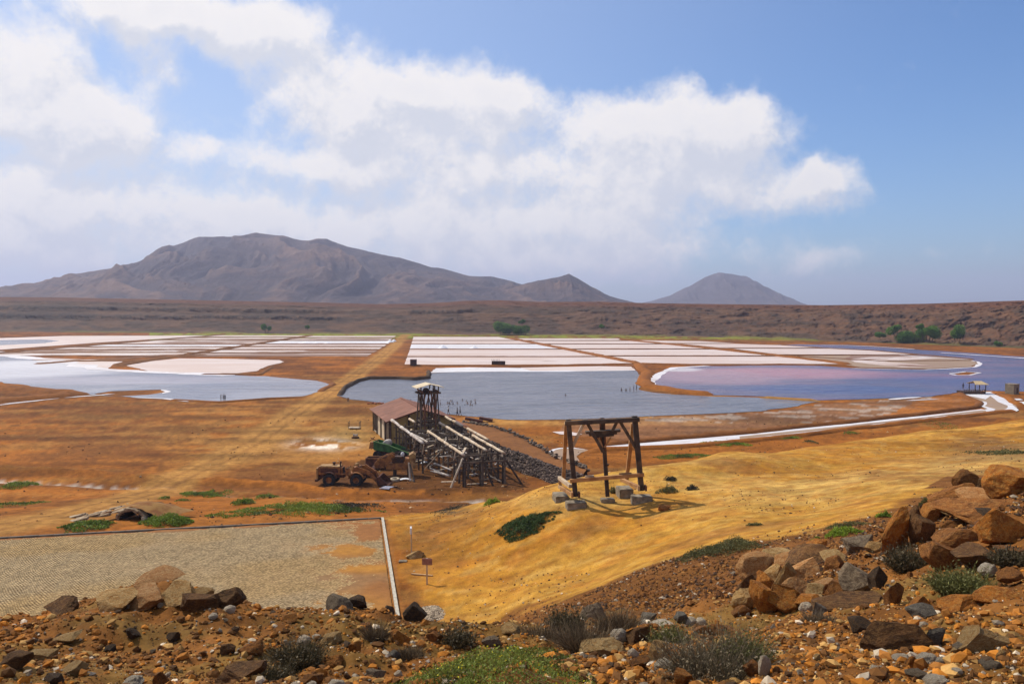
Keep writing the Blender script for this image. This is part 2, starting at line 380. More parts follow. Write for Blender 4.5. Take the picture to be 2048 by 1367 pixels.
# the region borders as surveyed lines on the ground
HILLB = np.array([((px-1024)/FOC*d, d) for px, d in ((1010,12),(840,30),(829,44),(800,53),(785,60),(768,65.5),(800,68),(880,71.5),(960,74),(1040,76),(1100,72),(1160,71),(1240,73),(1300,73),(1450,82),(1600,88),(1850,105),(2048,115),(2600,126),(3500,130))])
GRAVB = line_px([(1000,1238),(1150,1188),(1300,1130),(1400,1097),(1540,1080),(1660,1052),(1770,1020),(1840,985)])
def ground_colour(x, y, z):
    px, py = project(x, y, z); r = np.hypot(x, y)
    n1 = fbm(x*.05, y*.05, 4, 40); n2 = fbm(x*.3, y*.3, 4, 50); n3 = fbm(x*1.6, y*1.6, 3, 60)
    st = fbm(x*.05, y*.35, 4, 77)
    wob = (n2-.5)*34
    c = np.tile(RED, (len(x), 1))
    c = lerp(c, sstep(n1+0.3*(n2-.5), .42, .62)*.75, ORA)
    # paler worked ground round the plant and towards the lake shore
    g = np.exp(-(((px-560)/260)**2+((py-880)/60)**2)); c = lerp(c, np.clip(g*sstep(n2, .3, .6)*.9, 0, 1), TAN*1.12)
    c = lerp(c, sstep(st, .52, .66)*.45*(r < 260), TAN)
    c = lerp(c, sstep(-st, -.44, -.32)*.5*(r < 260), BRN*1.1)
    # far crater floor between the pans, browner
    c = lerp(c, sstep(r, 330, 480)*.45, BRN*1.35)
    gr = sstep(r, 505, 560)*sstep(n2+n1*.4, .45, .75)*(px > 300); c = lerp(c, gr*.9, GRN*1.6)
    # orange banks
    db, _ = dpoly(x, y, BANK); dd, _ = dpoly(x, y, DITCH); dt, _ = dpoly(x, y, TRACK)
    c = lerp(c, np.exp(-(db/1.6)**2)*.85*(px > 380), ORA*1.02)
    c = lerp(c, np.exp(-((db-2.0)/1.2)**2)*.3, RED*.7)
    c = lerp(c, np.exp(-(dd/0.55)**4)*sstep(n2, .3, .42), SALTC*.62)
    # shore sand of the middle lake
    sh = (py > 832)*(py < 850)*(px > 960)*(px < 1500)*sstep(n2, .3, .5)*(1-sstep(px, 1350, 1500)); c = lerp(c, sh*.8, TAN*1.3)
    # mud flat right with pale salt stains
    mud = inpoly(px+wob*.6, py+wob*.1, [(1130,838),(1300,834),(1560,822),(1650,806),(1780,800),(1905,790),(1960,800),(1900,822),(1700,838),(1500,857),(1250,880),(1120,868)])
    stn = sstep(fbm(x*.12+4, y*.5, 5, 91, .6), .50, .62)*mud
    c = lerp(c, mud*.6, np.array([.21, .115, .065])); c = lerp(c, stn*.55*(py < 845)*(px > 1290), SALTC*.62)
    c = lerp(c, inpoly(px+wob, py+wob*.15, [(1840,800),(1910,784),(1960,800),(1990,812),(1900,825),(1760,833)])*.8, ORA)
    c = lerp(c, inpoly(px+wob, py+wob*.15, [(1100,880),(1330,902),(1560,880),(2048,835),(2048,860),(1840,868),(1600,900),(1300,930),(1180,938)])*.85*(z < 4), ORA*.8)
    # darker damp soil by the plant
    yd = inpoly(px+wob*.6, py+wob*.2, [(630,952),(740,915),(790,890),(860,870),(930,890),(1010,940),(1060,968),(1010,984),(860,982),(650,976)])
    c = lerp(c, yd*.85, BRN*.75)
    s = np.exp(-(((px-648)/46)**2+((py-888)/9)**2))*sstep(n2+.25*n3, .50, .66); c = lerp(c, np.clip(s*2, 0, 1), SALTC)
    s = np.exp(-(((px-700)/60)**2+((py-866)/22)**2)); c = lerp(c, np.clip(s, 0, 1)*.55, PAL*.72)
    # track
    k = np.clip(1.25*np.exp(-((dt+(n2-.5)*2.4)/3.6)**4), 0, 1)*sstep(n2, .0, .35); c = lerp(c, k*.9, TAN*1.22)
    k = np.exp(-((dt-1.1)/.35)**2)*.5; c = lerp(c, k*(r < 400), BRN*1.5)
    # wheel ruts across the flat
    for L, sd in RUTS:
        d, _ = dpoly(x, y, L); k = (np.exp(-((d-.9)/.3)**2))*.45*sstep(n2, .3, .6); c = lerp(c, k, BRN)
    # terraced ground behind the court
    k = inpoly(px+wob, py+wob*.3, [(380,985),(560,1000),(780,1000),(800,1030),(640,1045),(300,1070),(180,1070),(260,1010)])
    c = lerp(c, k*.65, ORA*.95)
    # ---- yellow hill
    hb, sd = dpoly(x, y, HILLB)
    hill = (sd < 0)*1.0; hill = np.where(hb < 6, sstep(-sd*hb+(n2-.5)*3.2, -.6, .9), hill)
    hill = hill*(y > 12)
    big = sstep(fbm(x*.09, y*.13, 4, 15), .36, .62); rip = fbm(x*.5+y*.8, y*1.9-x*.35, 4, 19)
    hc = YEL[None]*(1-big[:, None])+GOLD[None]*big[:, None]
    hc = lerp(hc, sstep(z, 8.1, 9.4)*sstep(n2+.2*n1, .35, .7)*.62*sstep(r, 44, 60), PAL)
    hc = lerp(hc, sstep(fbm(x*.7, y*.7, 5, 97, .65), .5, .66)*.35, BRN*2.6); hc = lerp(hc, sstep(rip, .55, .72)*.38, ORA*.95); hc = lerp(hc, sstep(-rip, -.42, -.3)*.3, PAL*.9)
    hc = lerp(hc, sstep(fbm(x*.22, y*.22, 4, 23), .58, .72)*.55, BRN*1.9)
    hc = lerp(hc, np.exp(-(((px-850)/70)**2+((py-1085)/45)**2))*.55, BRN*1.8)
    hc = lerp(hc, np.clip(np.exp(-(((px-900)/35)**2+((py-1018)/11)**2))*1.3, 0, 1)*sstep(n3, .3, .6), DRK*1.6)
    hc = lerp(hc, np.clip(np.exp(-(((px-1150)/110)**2+((py-1004)/16)**2))*.7, 0, 1), PAL)
    hc = lerp(hc, sstep(px, 1820, 1960)*sstep(fbm(x*.12, y*.12, 3, 29), .42, .6)*.5, DRK*2.4)
    c = c*(1-hill[:, None])+hc*hill[:, None]
    # ---- brown gravel slope
    gb, sg = dpoly(x, y, GRAVB)
    gm = (sg < 0)*1.0; gm = np.where(gb < 4, sstep(-sg*gb+(n2-.5)*3+(n3-.5)*2.2, -.7, .8), gm); gm = np.where(px < 1000, np.where(r < 30, 1, 0), gm); gm = gm*(r < 60)
    gm = np.maximum(gm, (r < 20)*1.0)
    gc = lerp(np.tile(BRN*1.45, (len(x), 1)), sstep(n3*.5+n2*.5, .42, .6), RUB*.8)
    c = c*(1-gm[:, None])+gc*gm[:, None]
    # ---- rubble underfoot
    nr = 1-sstep(r, 15, 21)
    rc = lerp(np.tile(RUB, (len(x), 1)), sstep(n2, .5, .7)*.6, ORA*.95); rc = lerp(rc, sstep(n3, .5, .7)*.5, BRN*1.6); rc = lerp(rc, sstep(fbm(x*.8+9, y*.8, 4, 66), .48, .62)*.7, BRN*1.05); rc = lerp(rc, sstep(fbm(x*.5+3, y*.7, 4, 67), .56, .66)*.45, np.array([.16, .12, .035]))
    c = c*(1-nr[:, None])+rc*nr[:, None]
    q = court_mask(x, y); c = lerp(c, (q > .5)*1., RUB*1.3)
    f1 = fbm(x*.9+7, y*.9, 5, 88, .62); f2 = fbm(x*.28, y*.5, 5, 89, .6)
    st2 = fbm(x*.045+y*.01, y*.30, 6, 93, .62); fr = sstep(r, 60, 120)
    k1 = .62+.76*sstep(f1*.5+f2*.5, .30, .70); k2 = .70+.60*sstep(st2*.75+f1*.25, .34, .66); k1 = .5*k1+.5
    return c*(0.84+0.32*n3[:, None])*(k1*(1-fr)+k2*fr)[:, None]
def arc_px(pts): return line_px(pts)
RUTS = [(arc_px([(0,868),(200,872),(420,880),(560,872),(640,860)]), 0), (arc_px([(300,960),(310,922),(350,905),(430,898),(520,905)]), 0),
        (arc_px([(100,905),(330,900),(480,915),(600,905)]), 0), (arc_px([(370,898),(345,888),(360,878),(430,876),(520,880)]), 0), (arc_px([(0,850),(260,840),(480,842),(560,836)]), 0),
        (arc_px([(820,1130),(1000,1120),(1300,1085),(1500,1050),(1700,1030),(1850,990)]), 0)]
tA = np.concatenate([-np.geomspace(1.15, 0.70, 14), np.linspace(-0.67, 0.67, 640), np.geomspace(0.70, 1.15, 14)])
tA = np.concatenate([np.linspace(-math.pi, -1.2, 22), tA, np.linspace(1.2, math.pi, 22)])
rr = np.concatenate([np.geomspace(1.6, 130, 430), np.geomspace(131.5, 900, 130), np.geomspace(950, 9000, 16)])
AA, RR = np.meshgrid(tA, rr)
gx = (RR*np.sin(AA)).ravel(); gy = (RR*np.cos(AA)).ravel()
gz = H(gx, gy)
gcol = ground_colour(gx, gy, gz)
V = np.stack([gx, gy, gz], 1)
M_GROUND = attr_mat('soil', n1=1.3, n2=11.0, var=0.72, bump=0.7, bdist=0.06, spec=.06)
gm_ = mesh('ground', V, grid_faces(len(rr), len(tA)), [M_GROUND], True, gcol)
# cap under the viewer
ground = link('ground', gm_, kind='structure')
capb = bmesh.new(); ring = [capb.verts.new((1.62*math.sin(a), 1.62*math.cos(a), Hs(1.62*math.sin(a), 1.62*math.cos(a)))) for a in np.linspace(0, 2*math.pi, 24, endpoint=False)]
capb.faces.new(ring); cm = bpy.data.meshes.new('ground_cap'); capb.to_mesh(cm); cm.materials.append(simple('cap_soil', tuple(RUB), tuple(RUB*.7)))
link('ground_patch', cm, kind='structure')

# ------------------------------------------------------------------ sheets: water and salt
def fract(pts, step=2.0, amp=0.8, seed=0, fr=.12):
    P = [np.asarray(p[:2]) for p in pts]; out = []
    for a, b in zip(P, P[1:]+P[:1]):
        L = np.linalg.norm(b-a); n = max(1, int(L/step))
        for i in range(n): out.append(a+(b-a)*i/n)
    out = np.array(out)
    dx = (fbm(out[:, 0]*fr, out[:, 1]*fr, 4, seed+1)-.5)*2*amp; dy = (fbm(out[:, 0]*fr+50, out[:, 1]*fr, 4, seed+2)-.5)*2*amp
    return out+np.stack([dx, dy], 1)
from mathutils.geometry import tessellate_polygon
def sheet(name, pxs, z, mat, step=2.0, amp=0.8, seed=0, holes=(), fr=.12, **props):
    outer = fract([on_plane(*p) for p in pxs], step, amp, seed, fr)
    loops = [outer]+[fract([on_plane(*p) for p in h], step, amp*.6, seed+9, fr) for h in holes]
    vl = [[Vector((p[0], p[1], 0)) for p in L] for L in loops]
    tri = tessellate_polygon(vl)
    V = np.concatenate(loops); V = np.concatenate([V, np.full((len(V), 1), z)], 1)
    T = []
    for t in tri:
        a, b, c = (V[i] for i in t)
        T.append(tuple(t) if (b[0]-a[0])*(c[1]-a[1])-(b[1]-a[1])*(c[0]-a[0]) > 0 else tuple(reversed(t)))
    return link(name, mesh(name, V, T, [mat]), **(props or {'kind': 'structure'}))
def water_mat(name, deep, shallow, f1=0.05, rough=0.16, bump=0.35, wscale=1.1, patch=None, spec=0.5, lo=.42, hi=.62):
    m, nt, b = base_mat(name); tc = nt.nodes.new('ShaderNodeTexCoord'); v = tc.outputs['Object']
    f = smooth(nt, noise(nt, vmt(nt, 'MULTIPLY', v, (.5, 1, 1)), f1, 5, .6, .6), lo, hi)
    c = mixc(nt, f, deep, shallow)
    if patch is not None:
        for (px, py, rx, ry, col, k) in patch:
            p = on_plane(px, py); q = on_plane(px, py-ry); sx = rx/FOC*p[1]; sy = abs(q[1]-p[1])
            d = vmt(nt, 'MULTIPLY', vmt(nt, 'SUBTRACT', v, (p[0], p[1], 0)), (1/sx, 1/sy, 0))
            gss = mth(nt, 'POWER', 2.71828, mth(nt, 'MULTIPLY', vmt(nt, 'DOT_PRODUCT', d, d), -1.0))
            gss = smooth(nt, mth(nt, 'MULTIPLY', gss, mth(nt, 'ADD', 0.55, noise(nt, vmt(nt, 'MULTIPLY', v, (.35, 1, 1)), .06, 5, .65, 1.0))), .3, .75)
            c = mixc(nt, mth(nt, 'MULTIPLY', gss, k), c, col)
    lk(nt, c, b.inputs['Base Color']); b.inputs['Roughness'].default_value = rough
    b.inputs['Specular IOR Level'].default_value = spec; b.inputs['IOR'].default_value = 1.34
    vw = vmt(nt, 'MULTIPLY', v, (0.55, 1.0, 1.0))
    h = mth(nt, 'ADD', noise(nt, vw, wscale, 4, .6, .3), mth(nt, 'MULTIPLY', noise(nt, vw, wscale*.22, 3, .5), 1.2))
    bp = nn(nt, 'ShaderNodeBump'); bp.inputs['Strength'].default_value = bump; bp.inputs['Distance'].default_value = 1.6
    lk(nt, h, bp.inputs['Height']); lk(nt, bp.outputs[0], b.inputs['Normal'])
    return m
M_MID = water_mat('lake_water', (.125, .13, .155), (.17, .17, .195), rough=.20, bump=.8, wscale=.26)
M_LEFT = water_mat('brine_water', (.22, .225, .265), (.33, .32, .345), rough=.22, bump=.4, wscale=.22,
                   patch=[(40, 738, 260, 22, (.66, .63, .645), .9), (120, 727, 200, 10, (.72, .69, .69), .9), (250, 760, 280, 10, (.42, .38, .42), .6)])  # white far-left patches: salt bottom plus cloud glare painted into the base colour
M_RIGHT = water_mat('pink_brine', (.095, .085, .155), (.17, .11, .165), rough=.22, bump=.7, wscale=.24,
                    patch=[(1560, 745, 240, 11, (.44, .20, .22), .9), (1420, 752, 150, 16, (.36, .21, .24), .8), (1840, 752, 140, 7, (.26, .11, .16), .55),
                           (1650, 778, 230, 10, (.055, .075, .19), .8), (1950, 765, 160, 14, (.07, .075, .19), .6), (1350, 738, 60, 5, (.62, .56, .56), .9)])
def salt_mat(name, c1, c2, c3, sc=.08, lo=.45, hi=.6, rough=.6):
    m, nt, b = base_mat(name); tc = nt.nodes.new('ShaderNodeTexCoord'); v = tc.outputs['Object']
    vs = vmt(nt, 'MULTIPLY', v, (.45, 1, 1))
    c = mixc(nt, smooth(nt, noise(nt, vs, .05, 4, .6), .4, .6), c1, c2)
    c = mixc(nt, smooth(nt, noise(nt, vs, sc, 8, .66, .8), lo, hi), c, c3)
    c = mixc(nt, smooth(nt, noise(nt, v, 1.3, 4, .6), .2, .8, 0, .22), c, (.4, .3, .25))
    lk(nt, c, b.inputs['Base Color']); b.inputs['Roughness'].default_value = rough
    return m
BROWN = (.22, .105, .05)
M_PAN = salt_mat('pink_salt', (.60, .46, .39), (.66, .55, .50), BROWN, .05, .60, .74)
M_WHITE = salt_mat('white_salt', (.74, .73, .74), (.66, .64, .65), (.55, .48, .45), .3, .5, .66)
M_PATCHY = salt_mat('patchy_salt', (.60, .47, .40), (.66, .57, .53), BROWN, .035, .46, .53)
M_MUD = salt_mat('salty_mud', (.30, .19, .11), (.34, .22, .12), (.56, .43, .35), .05, .56, .66)
M_CRUST = salt_mat('salt_crust', (.72, .69, .70), (.62, .58, .58), (.44, .33, .28), .25, .55, .7)
# lakes
sheet('lake_water', [(678,791),(690,776),(715,763),(735,758),(800,756),(830,759),(856,758),(858,746),(900,744),(1000,743),(1130,743),(1270,741),(1281,750),(1273,765),(1280,779),(1300,784),(1350,789),(1420,792),(1520,795),(1600,800),(1640,803),(1600,812),(1520,822),(1400,828),(1300,832),(1200,837),(1100,840),(1010,838),(930,832),(880,826),(800,812),(740,802),(700,798)], .03, M_MID, 1.5, 1.0, 3)
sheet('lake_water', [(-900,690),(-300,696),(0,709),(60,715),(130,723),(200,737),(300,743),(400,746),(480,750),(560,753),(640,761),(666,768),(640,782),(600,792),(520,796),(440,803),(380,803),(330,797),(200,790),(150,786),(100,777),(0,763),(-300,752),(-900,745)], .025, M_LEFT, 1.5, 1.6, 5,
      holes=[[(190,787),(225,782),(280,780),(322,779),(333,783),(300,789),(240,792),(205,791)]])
sheet('lake_water', [(1304,768),(1308,757),(1325,744),(1355,735),(1420,731),(1500,730),(1640,731),(1720,737),(1850,739),(1900,737),(1948,734),(1960,728),(1955,722),(1900,718),(1780,710),(1700,703),(1600,697),(1520,691),(1600,688),(1700,690),(1800,697),(1920,704),(2048,713),(2400,735),(2900,760),(2900,800),(2400,790),(2048,783),(1960,781),(1910,785),(1860,793),(1800,796),(1740,798),(1650,800),(1600,799),(1560,796),(1520,793),(1430,790),(1380,783),(1330,777)], .045, M_RIGHT, 1.5, 1.5, 7,
      holes=[[(1905,747),(1930,743),(1958,745),(1940,749),(1915,750)]])
# salt rims round the pink lake
def strip_px(name, pts, w, z, mat, seed=1, amp=.6, **props):
    """a flat band of given width along a surveyed line"""
    L = np.array([on_plane(*p)[:2] for p in pts]); 
    P = []
    for a, b in zip(L[:-1], L[1:]):
        n = max(1, int(np.linalg.norm(b-a)/2)); P += [a+(b-a)*i/n for i in range(n)]
    P.append(L[-1]); P = np.array(P); T = np.gradient(P, axis=0); T /= np.linalg.norm(T, axis=1)[:, None]+1e-9; N = np.stack([-T[:, 1], T[:, 0]], 1)
    ww = w*(.35+1.3*fbm(P[:, 0]*.11, P[:, 1]*.11, 3, seed)); ww[0] = ww[-1] = .05
    ct = P+N*((fbm(P[:, 0]*.1, P[:, 1]*.1, 3, seed+4)-.5)*2*amp)[:, None]
    V = np.concatenate([ct-N*ww[:, None]/2, ct+N*ww[:, None]/2]); V = np.concatenate([V, np.full((len(V), 1), z)], 1); n = len(P)
    i = np.arange(n-1); F = np.stack([i, i+1, i+1+n, i+n], 1)[:, ::-1]
    return link(name, mesh(name, V, np.ascontiguousarray(F), [mat]), **(props or {'kind': 'structure'}))
for pts, w in (([(1303,770),(1305,762),(1310,754),(1325,744),(1350,735),(1420,731),(1480,730)], 2.3), ([(1303,770),(1320,777),(1350,781)], 1.6),
               ([(1700,736),(1780,738),(1850,739),(1900,737),(1948,734),(1960,728),(1956,723),(1935,720)], 1.4),
               ([(1900,747),(1930,743),(1962,745),(1940,750),(1912,750),(1900,747)], 1.1), ([(1775,799),(1800,797),(1845,794)], 1.5), ([(1640,689),(1740,692),(1830,698)], 1.8), ([(1790,709),(1850,714),(1940,719)], 2.0),
               ([(1810,801),(1880,798)], .8), ([(1880,705),(2048,716),(2200,727)], 2.5), ([(1130,844),(1210,843)], .9), ([(1150,847),(1190,846)], .6)):
    strip_px('salt_crust', pts, w, .062, M_CRUST, seed=int(w*10)+pts[0][0])
for pts, w in (([(0,709),(60,716),(130,724),(200,738),(300,744),(400,747),(470,750)], 7.0), ([(110,796),(200,790),(232,787)], 1.6), ([(262,794),(330,797),(380,803)], 1.2), ([(322,779),(334,783),(322,787)], 1.2), ([(0,808),(60,802),(120,796)], .8)):
    strip_px('salt_crust', pts, w, .055, M_CRUST, seed=int(w*10)+pts[0][0]+3)
# white strip between pans and middle lake
sheet('salt_crust', [(872,736),(940,734),(1060,736),(1200,736),(1268,738),(1270,741),(1130,743),(1000,743),(900,744),(860,745)], .05, M_WHITE, 2, 1.0, 11)
sheet('salt_pan', [(1040,735),(1200,732),(1262,733),(1270,740),(1180,741),(1060,741)], .056, M_PAN, 2, .6, 12)
# canal of brine and salt at the right with its basin by the pavilion
sheet('salt_canal', [(1205,893),(1330,882),(1500,868),(1700,847),(1850,831),(1960,818),(1990,822),(1900,832),(1700,856),(1500,879),(1330,893),(1215,898)], .05, M_WHITE, 2, .35, 21)
sheet('canal_bed', [(1480,873),(1700,850.5),(1850,834),(1962,820.5),(1985,822),(1900,830.5),(1700,854),(1480,878)], .07, M_MUD, 2, .3, 22)
sheet('salt_basin', [(1918,786),(1985,783),(2010,793),(2030,808),(2036,816),(2020,823),(1980,826),(1965,815),(1968,806),(1945,800)], .09, M_MUD, 2, .3, 23)
sheet('salt_crust', [(1920,787),(1984,783),(1985,790),(1972,799),(1945,793),(1925,790)], .105, M_WHITE, 2, .4, 24)
strip_px('salt_crust', [(1986,786),(2003,800),(2024,812),(2028,820),(2012,824)], 2.2, .11, M_WHITE, 31)
strip_px('salt_crust', [(1950,801),(1966,804),(1962,812),(1982,818),(1975,824)], 1.6, .11, M_WHITE, 32)
sheet('salt_pan', [(2014,797),(2040,797),(2048,800),(2030,801)], .06, M_WHITE, 2, .3, 25)
sheet('salt_pan', [(2035,803),(2070,804),(2080,809),(2042,808)], .06, M_WHITE, 2, .3, 26)
sheet('brine_pool', [(1099,908),(1101,903),(1108,899),(1120,896.5),(1140,895.5),(1165,897),(1176,900),(1160,905),(1152,912),(1158,922),(1150,930),(1128,924),(1108,916)], .05, M_MUD, 1, .3, 27)
strip_px('salt_crust', [(1106,915),(1099,908),(1101,903),(1108,899),(1120,896.5),(1145,895.5),(1170,899)], .45, .065, M_WHITE, 41, .1)
sheet('salt_pan', [(1105,863),(1135,862),(1165,868),(1150,871),(1120,868)], .05, M_PAN, 1, .3, 28)
strip_px('salt_canal', [(-120,806),(0,810),(90,800)], .8, .06, M_CRUST, 43)
# ---- pans.  diagonals
def X1(y): return 1021+(y-677)*(254/50.)
def X2(y): return float(np.interp(y, [679, 693, 708, 722, 730], [1240, 1380, 1519, 1645, 1715]))
def X3(y): return 622-(y-671)*(390/61.)
def X4(y): return 441-(y-670)*(441/36.)
def XT(y): return float(np.interp(y, [671, 700, 730], [824, 815, 804]))
def XL(y): return float(np.interp(y, [671, 690, 712], [800, 775, 738]))
def pan(y0, y1, fa, fb, mat, m0=4, m1=4, z=.05, seed=0):
    sheet('salt_pan', [(fa(y0)+m0, y0), (fb(y0)-m1, y0), (fb(y1)-m1, y1), (fa(y1)+m0, y1)], z, mat, 3, .35, seed)
rowsA = [(673.5,680,M_PAN),(681.5,686.8,M_PAN),(688.2,697,M_WHITE),(699,712,M_PAN),(714,729,M_PAN)]
for i, (a, b, m) in enumerate(rowsA):
    pan(a, b, XT, X1, m, 4, 6, .05, 60+i)
rowsB = [(676.5,680.3,M_PAN),(681.6,687,M_PAN),(688.4,697,M_PAN),(698.8,710.7,M_PAN),(712.8,727.5,M_PAN)]
for i, (a, b, m) in enumerate(rowsB):
    pan(a, b, X1, X2, m, 5, 5, .052, 70+i)
sheet('salt_pan', [(1260,680),(1400,682),(1470,686),(1320,685.5)], .05, M_PAN, 3, .4, 80)
sheet('salt_pan', [(1345,687.4),(1470,687.5),(1560,690),(1650,695.5),(1440,695.5)], .05, M_PAN, 3, .4, 81)
sheet('salt_pan', [(1465,697),(1660,697),(1740,701),(1830,708.5),(1560,709)], .05, M_PAN, 3, .4, 82)
sheet('mud_flat', [(1590,711.5),(1830,709.8),(1945,719),(1955,727),(1940,733),(1860,737),(1720,734),(1660,724)], .05, M_MUD, 3, .8, 83)
sheet('salt_pan', [(1700,711),(1830,710),(1880,716),(1760,723),(1830,728),(1880,733),(1800,734),(1710,724),(1690,718)], .056, M_PATCHY, 3, 1.4, 84)
rowsL = [(681.5,686.6,M_WHITE),(688.8,692,M_PAN),(694,697.6,M_PAN),(700,704.6,M_PATCHY),(706.5,712,M_PATCHY)]
for i, (a, b, m) in enumerate(rowsL): pan(a, b, X3, XL, m, 6, 3, .05, 90+i)
pan(671.5, 674, X3, XL, M_PAN, 6, 8, .05, 96); pan(676, 679.5, X3, XL, M_PATCHY, 6, 8, .05, 97)
for i, (a, b, m) in enumerate([(670.5,673,M_PAN),(674.5,679,M_PATCHY),(680.5,687,M_PATCHY),(689,692.3,M_WHITE),(694,698.5,M_PATCHY),(700,704,M_PATCHY),(705.5,710.5,M_PATCHY)]):
    pan(a, b, lambda y: max(X4(y), -400), X3, m, 5, 6, .05, 100+i)
sheet('salt_pan', [(-500,672),(0,676),(130,671.5),(420,670.5),(340,676),(180,686),(0,699),(-500,700)], .05, M_PAN, 3, 1.2, 110)
sheet('salt_pan', [(-500,700.5),(-100,701),(20,703),(-60,706),(-500,703)], .05, M_WHITE, 3, .8, 111)
sheet('brine_pool', [(-400,684),(0,680),(80,678.5),(118,681),(90,686),(0,690),(-400,692)], .06, M_LEFT, 3, 1.0, 112)
sheet('salt_pan', [(248,730),(300,722),(360,716.5),(470,717.5),(560,720),(568,723),(530,733),(512,742),(480,746),(400,746),(300,743)], .05, M_PAN, 3, 1.2, 113)
sheet('salt_pan', [(40,714),(160,718),(250,721),(225,729),(215,737),(130,724),(60,717)], .048, M_PAN, 3, 1.0, 114)
strip_px('dirt_spit', [(60,720),(110,719),(160,719),(240,717),(330,710),(400,707)], 4, .068, simple('dirt', (.27, .13, .06), (.2, .09, .04), .3), 45)

# ------------------------------------------------------------------ dikes and banks (real low ridges)
M_BANK = attr_mat('bank_soil', n1=1.0, n2=6.0, var=.6, bump=.8, bdist=.1)
def dike(pts, w, h, col, name='earth_dike', seed=0, z0=0.0, step=1.6, world=False, dark_edge=0.0):
    L = np.array([(p[:2] if world else on_plane(*p)[:2]) for p in pts], float); P = []
    for a, b in zip(L[:-1], L[1:]):
        n = max(1, int(np.linalg.norm(b-a)/step)); P += [a+(b-a)*i/n for i in range(n)]
    P.append(L[-1]); P = np.array(P); T = np.gradient(P, axis=0); T /= np.linalg.norm(T, axis=1)[:, None]+1e-9; N = np.stack([-T[:, 1], T[:, 0]], 1)
    P = P+N*((fbm(P[:, 0]*.15, P[:, 1]*.15, 3, seed)-.5)*w*.5)[:, None]
    prof = [(-.5, 0), (-.36, .55), (-.18, .95), (0, 1), (.2, .92), (.36, .5), (.5, 0)]
    V = []; C = []
    for (s, k) in prof:
        jw = 1+.5*(fbm(P[:, 0]*.4+s*7, P[:, 1]*.4, 3, seed+3)-.5)
        q = P+N*(s*w*jw)[:, None]; zz = z0-.05+h*k*(.75+.5*fbm(P[:, 0]*.3, P[:, 1]*.3+s*9, 3, seed+5))
        zz[0] = zz[-1] = z0-.05
        V.append(np.concatenate([q, zz[:, None]], 1)); C.append(np.asarray(col)[None]*(.8+.5*fbm(q[:, 0]*.3, q[:, 1]*.3, 3, seed+8)[:, None])*(1-dark_edge*(1-k)))
    V = np.stack(V, 1).reshape(-1, 3); C = np.stack(C, 1).reshape(-1, 3)
    return link(name, mesh(name, V, grid_faces(len(P), len(prof)), [M_BANK], True, C), kind='structure')
dk = BRN*1.5; rd = RED*1.15
for i, y in enumerate((672.4, 680.9, 687.6, 698.0, 713.0)): dike([(XT(y)-2, y), (X1(y), y)], 2.2, .35, dk, seed=200+i)
for i, y in enumerate((681.0, 687.8, 697.9, 711.8)): dike([(X1(y), y), (X2(y), y)], 2.2, .4, dk*.8, seed=210+i)
for i, y in enumerate((675, 680.6, 687.8, 692.8, 698.8, 705.8)): dike([(X3(y), y), (XL(y), y)], 2.2, .4, dk, seed=220+i)
for i, y in enumerate((673.8, 679.8, 688, 693.2, 699.2, 704.8)): dike([(max(X4(y), -400), y), (X3(y), y)], 3.4, .4, dk, seed=230+i)
dike([(800,730.5),(900,731.5),(1100,731),(1280,728)], 2.6, .5, rd, seed=240)
dike([(1021,676.5),(1150,702),(1275,727)], 4.0, .8, rd*1.1, seed=241); dike([(1240,679),(1380,693),(1519,708),(1645,722),(1700,729)], 3.2, .8, rd, seed=242)
dike([(622,671),(430,701),(232,732)], 4.2, .8, dk*1.1, seed=243); dike([(441,670),(220,688),(0,706),(-300,730)], 4.0, .6, dk, seed=244)
dike([(1275,727),(1430,731),(1560,729),(1700,731)], 3.0, .5, rd, seed=245)
dike([(1350,687),(1440,696),(1650,696),(1560,690)], 1.8, .35, dk, seed=246); dike([(1480,696.4),(1650,696.2),(1740,700.5),(1840,709.2),(1950,719)], 2.0, .4, dk*.8, seed=247); dike([(1520,709.6),(1700,710),(1840,709.5)], 2.0, .4, dk*.8, seed=248)
dike([(1590,712),(1760,722),(1950,721)], 1.6, .35, dk*.7, seed=249)
dike([(1275,728),(1296,745),(1288,762),(1300,774),(1350,783),(1420,790)], 4.2, .9, ORA*.75, 'earth_spit', seed=250)
dike([(1518,794.5),(1600,800),(1642,802.5)], 2.4, .5, TAN*.95, 'earth_spit', seed=251)
dike([(858,744),(857,757),(830,760),(800,757.5),(737,758),(716,763),(692,775),(679,791)], 1.6, .9, DRK*1.3, 'stone_bank', seed=252)
dike([(-100,806),(0,803),(60,799),(130,793),(160,789),(100,784),(0,775)], 6.0, .9, ORA*.62, 'earth_bank', seed=253)
dike([(400,748.5),(520,749.5),(530,742),(545,733)], 1.6, .4, dk, seed=254)
dike([(540,752),(640,760.5),(667,768),(640,783)], 2.0, .5, rd, 'earth_bank', seed=255)
dike([(70,728),(150,722),(260,722),(330,716),(410,709)], 5.0, .5, dk*1.1, seed=256)
dike([(340,799),(440,805),(520,798.5),(600,794)], 1.6, .35, ORA*.6, 'earth_bank', seed=257)
dike([(1170,905),(1215,899),(1330,895.5),(1500,882),(1700,859),(1900,835),(1990,826),(2036,822)], 2.0, .5, ORA*.8, 'canal_bank', seed=258)
dike([(1205,890.5),(1330,879.5),(1500,865.5),(1700,844.5),(1850,828.5),(1950,815.5),(1962,806),(1940,797),(1916,787)], 2.0, .6, RED*1.05, 'canal_bank', seed=259)
dike([(1990,785),(2012,795),(2032,806),(2048,812)], 2.2, .7, ORA*.7, 'canal_bank', seed=260)

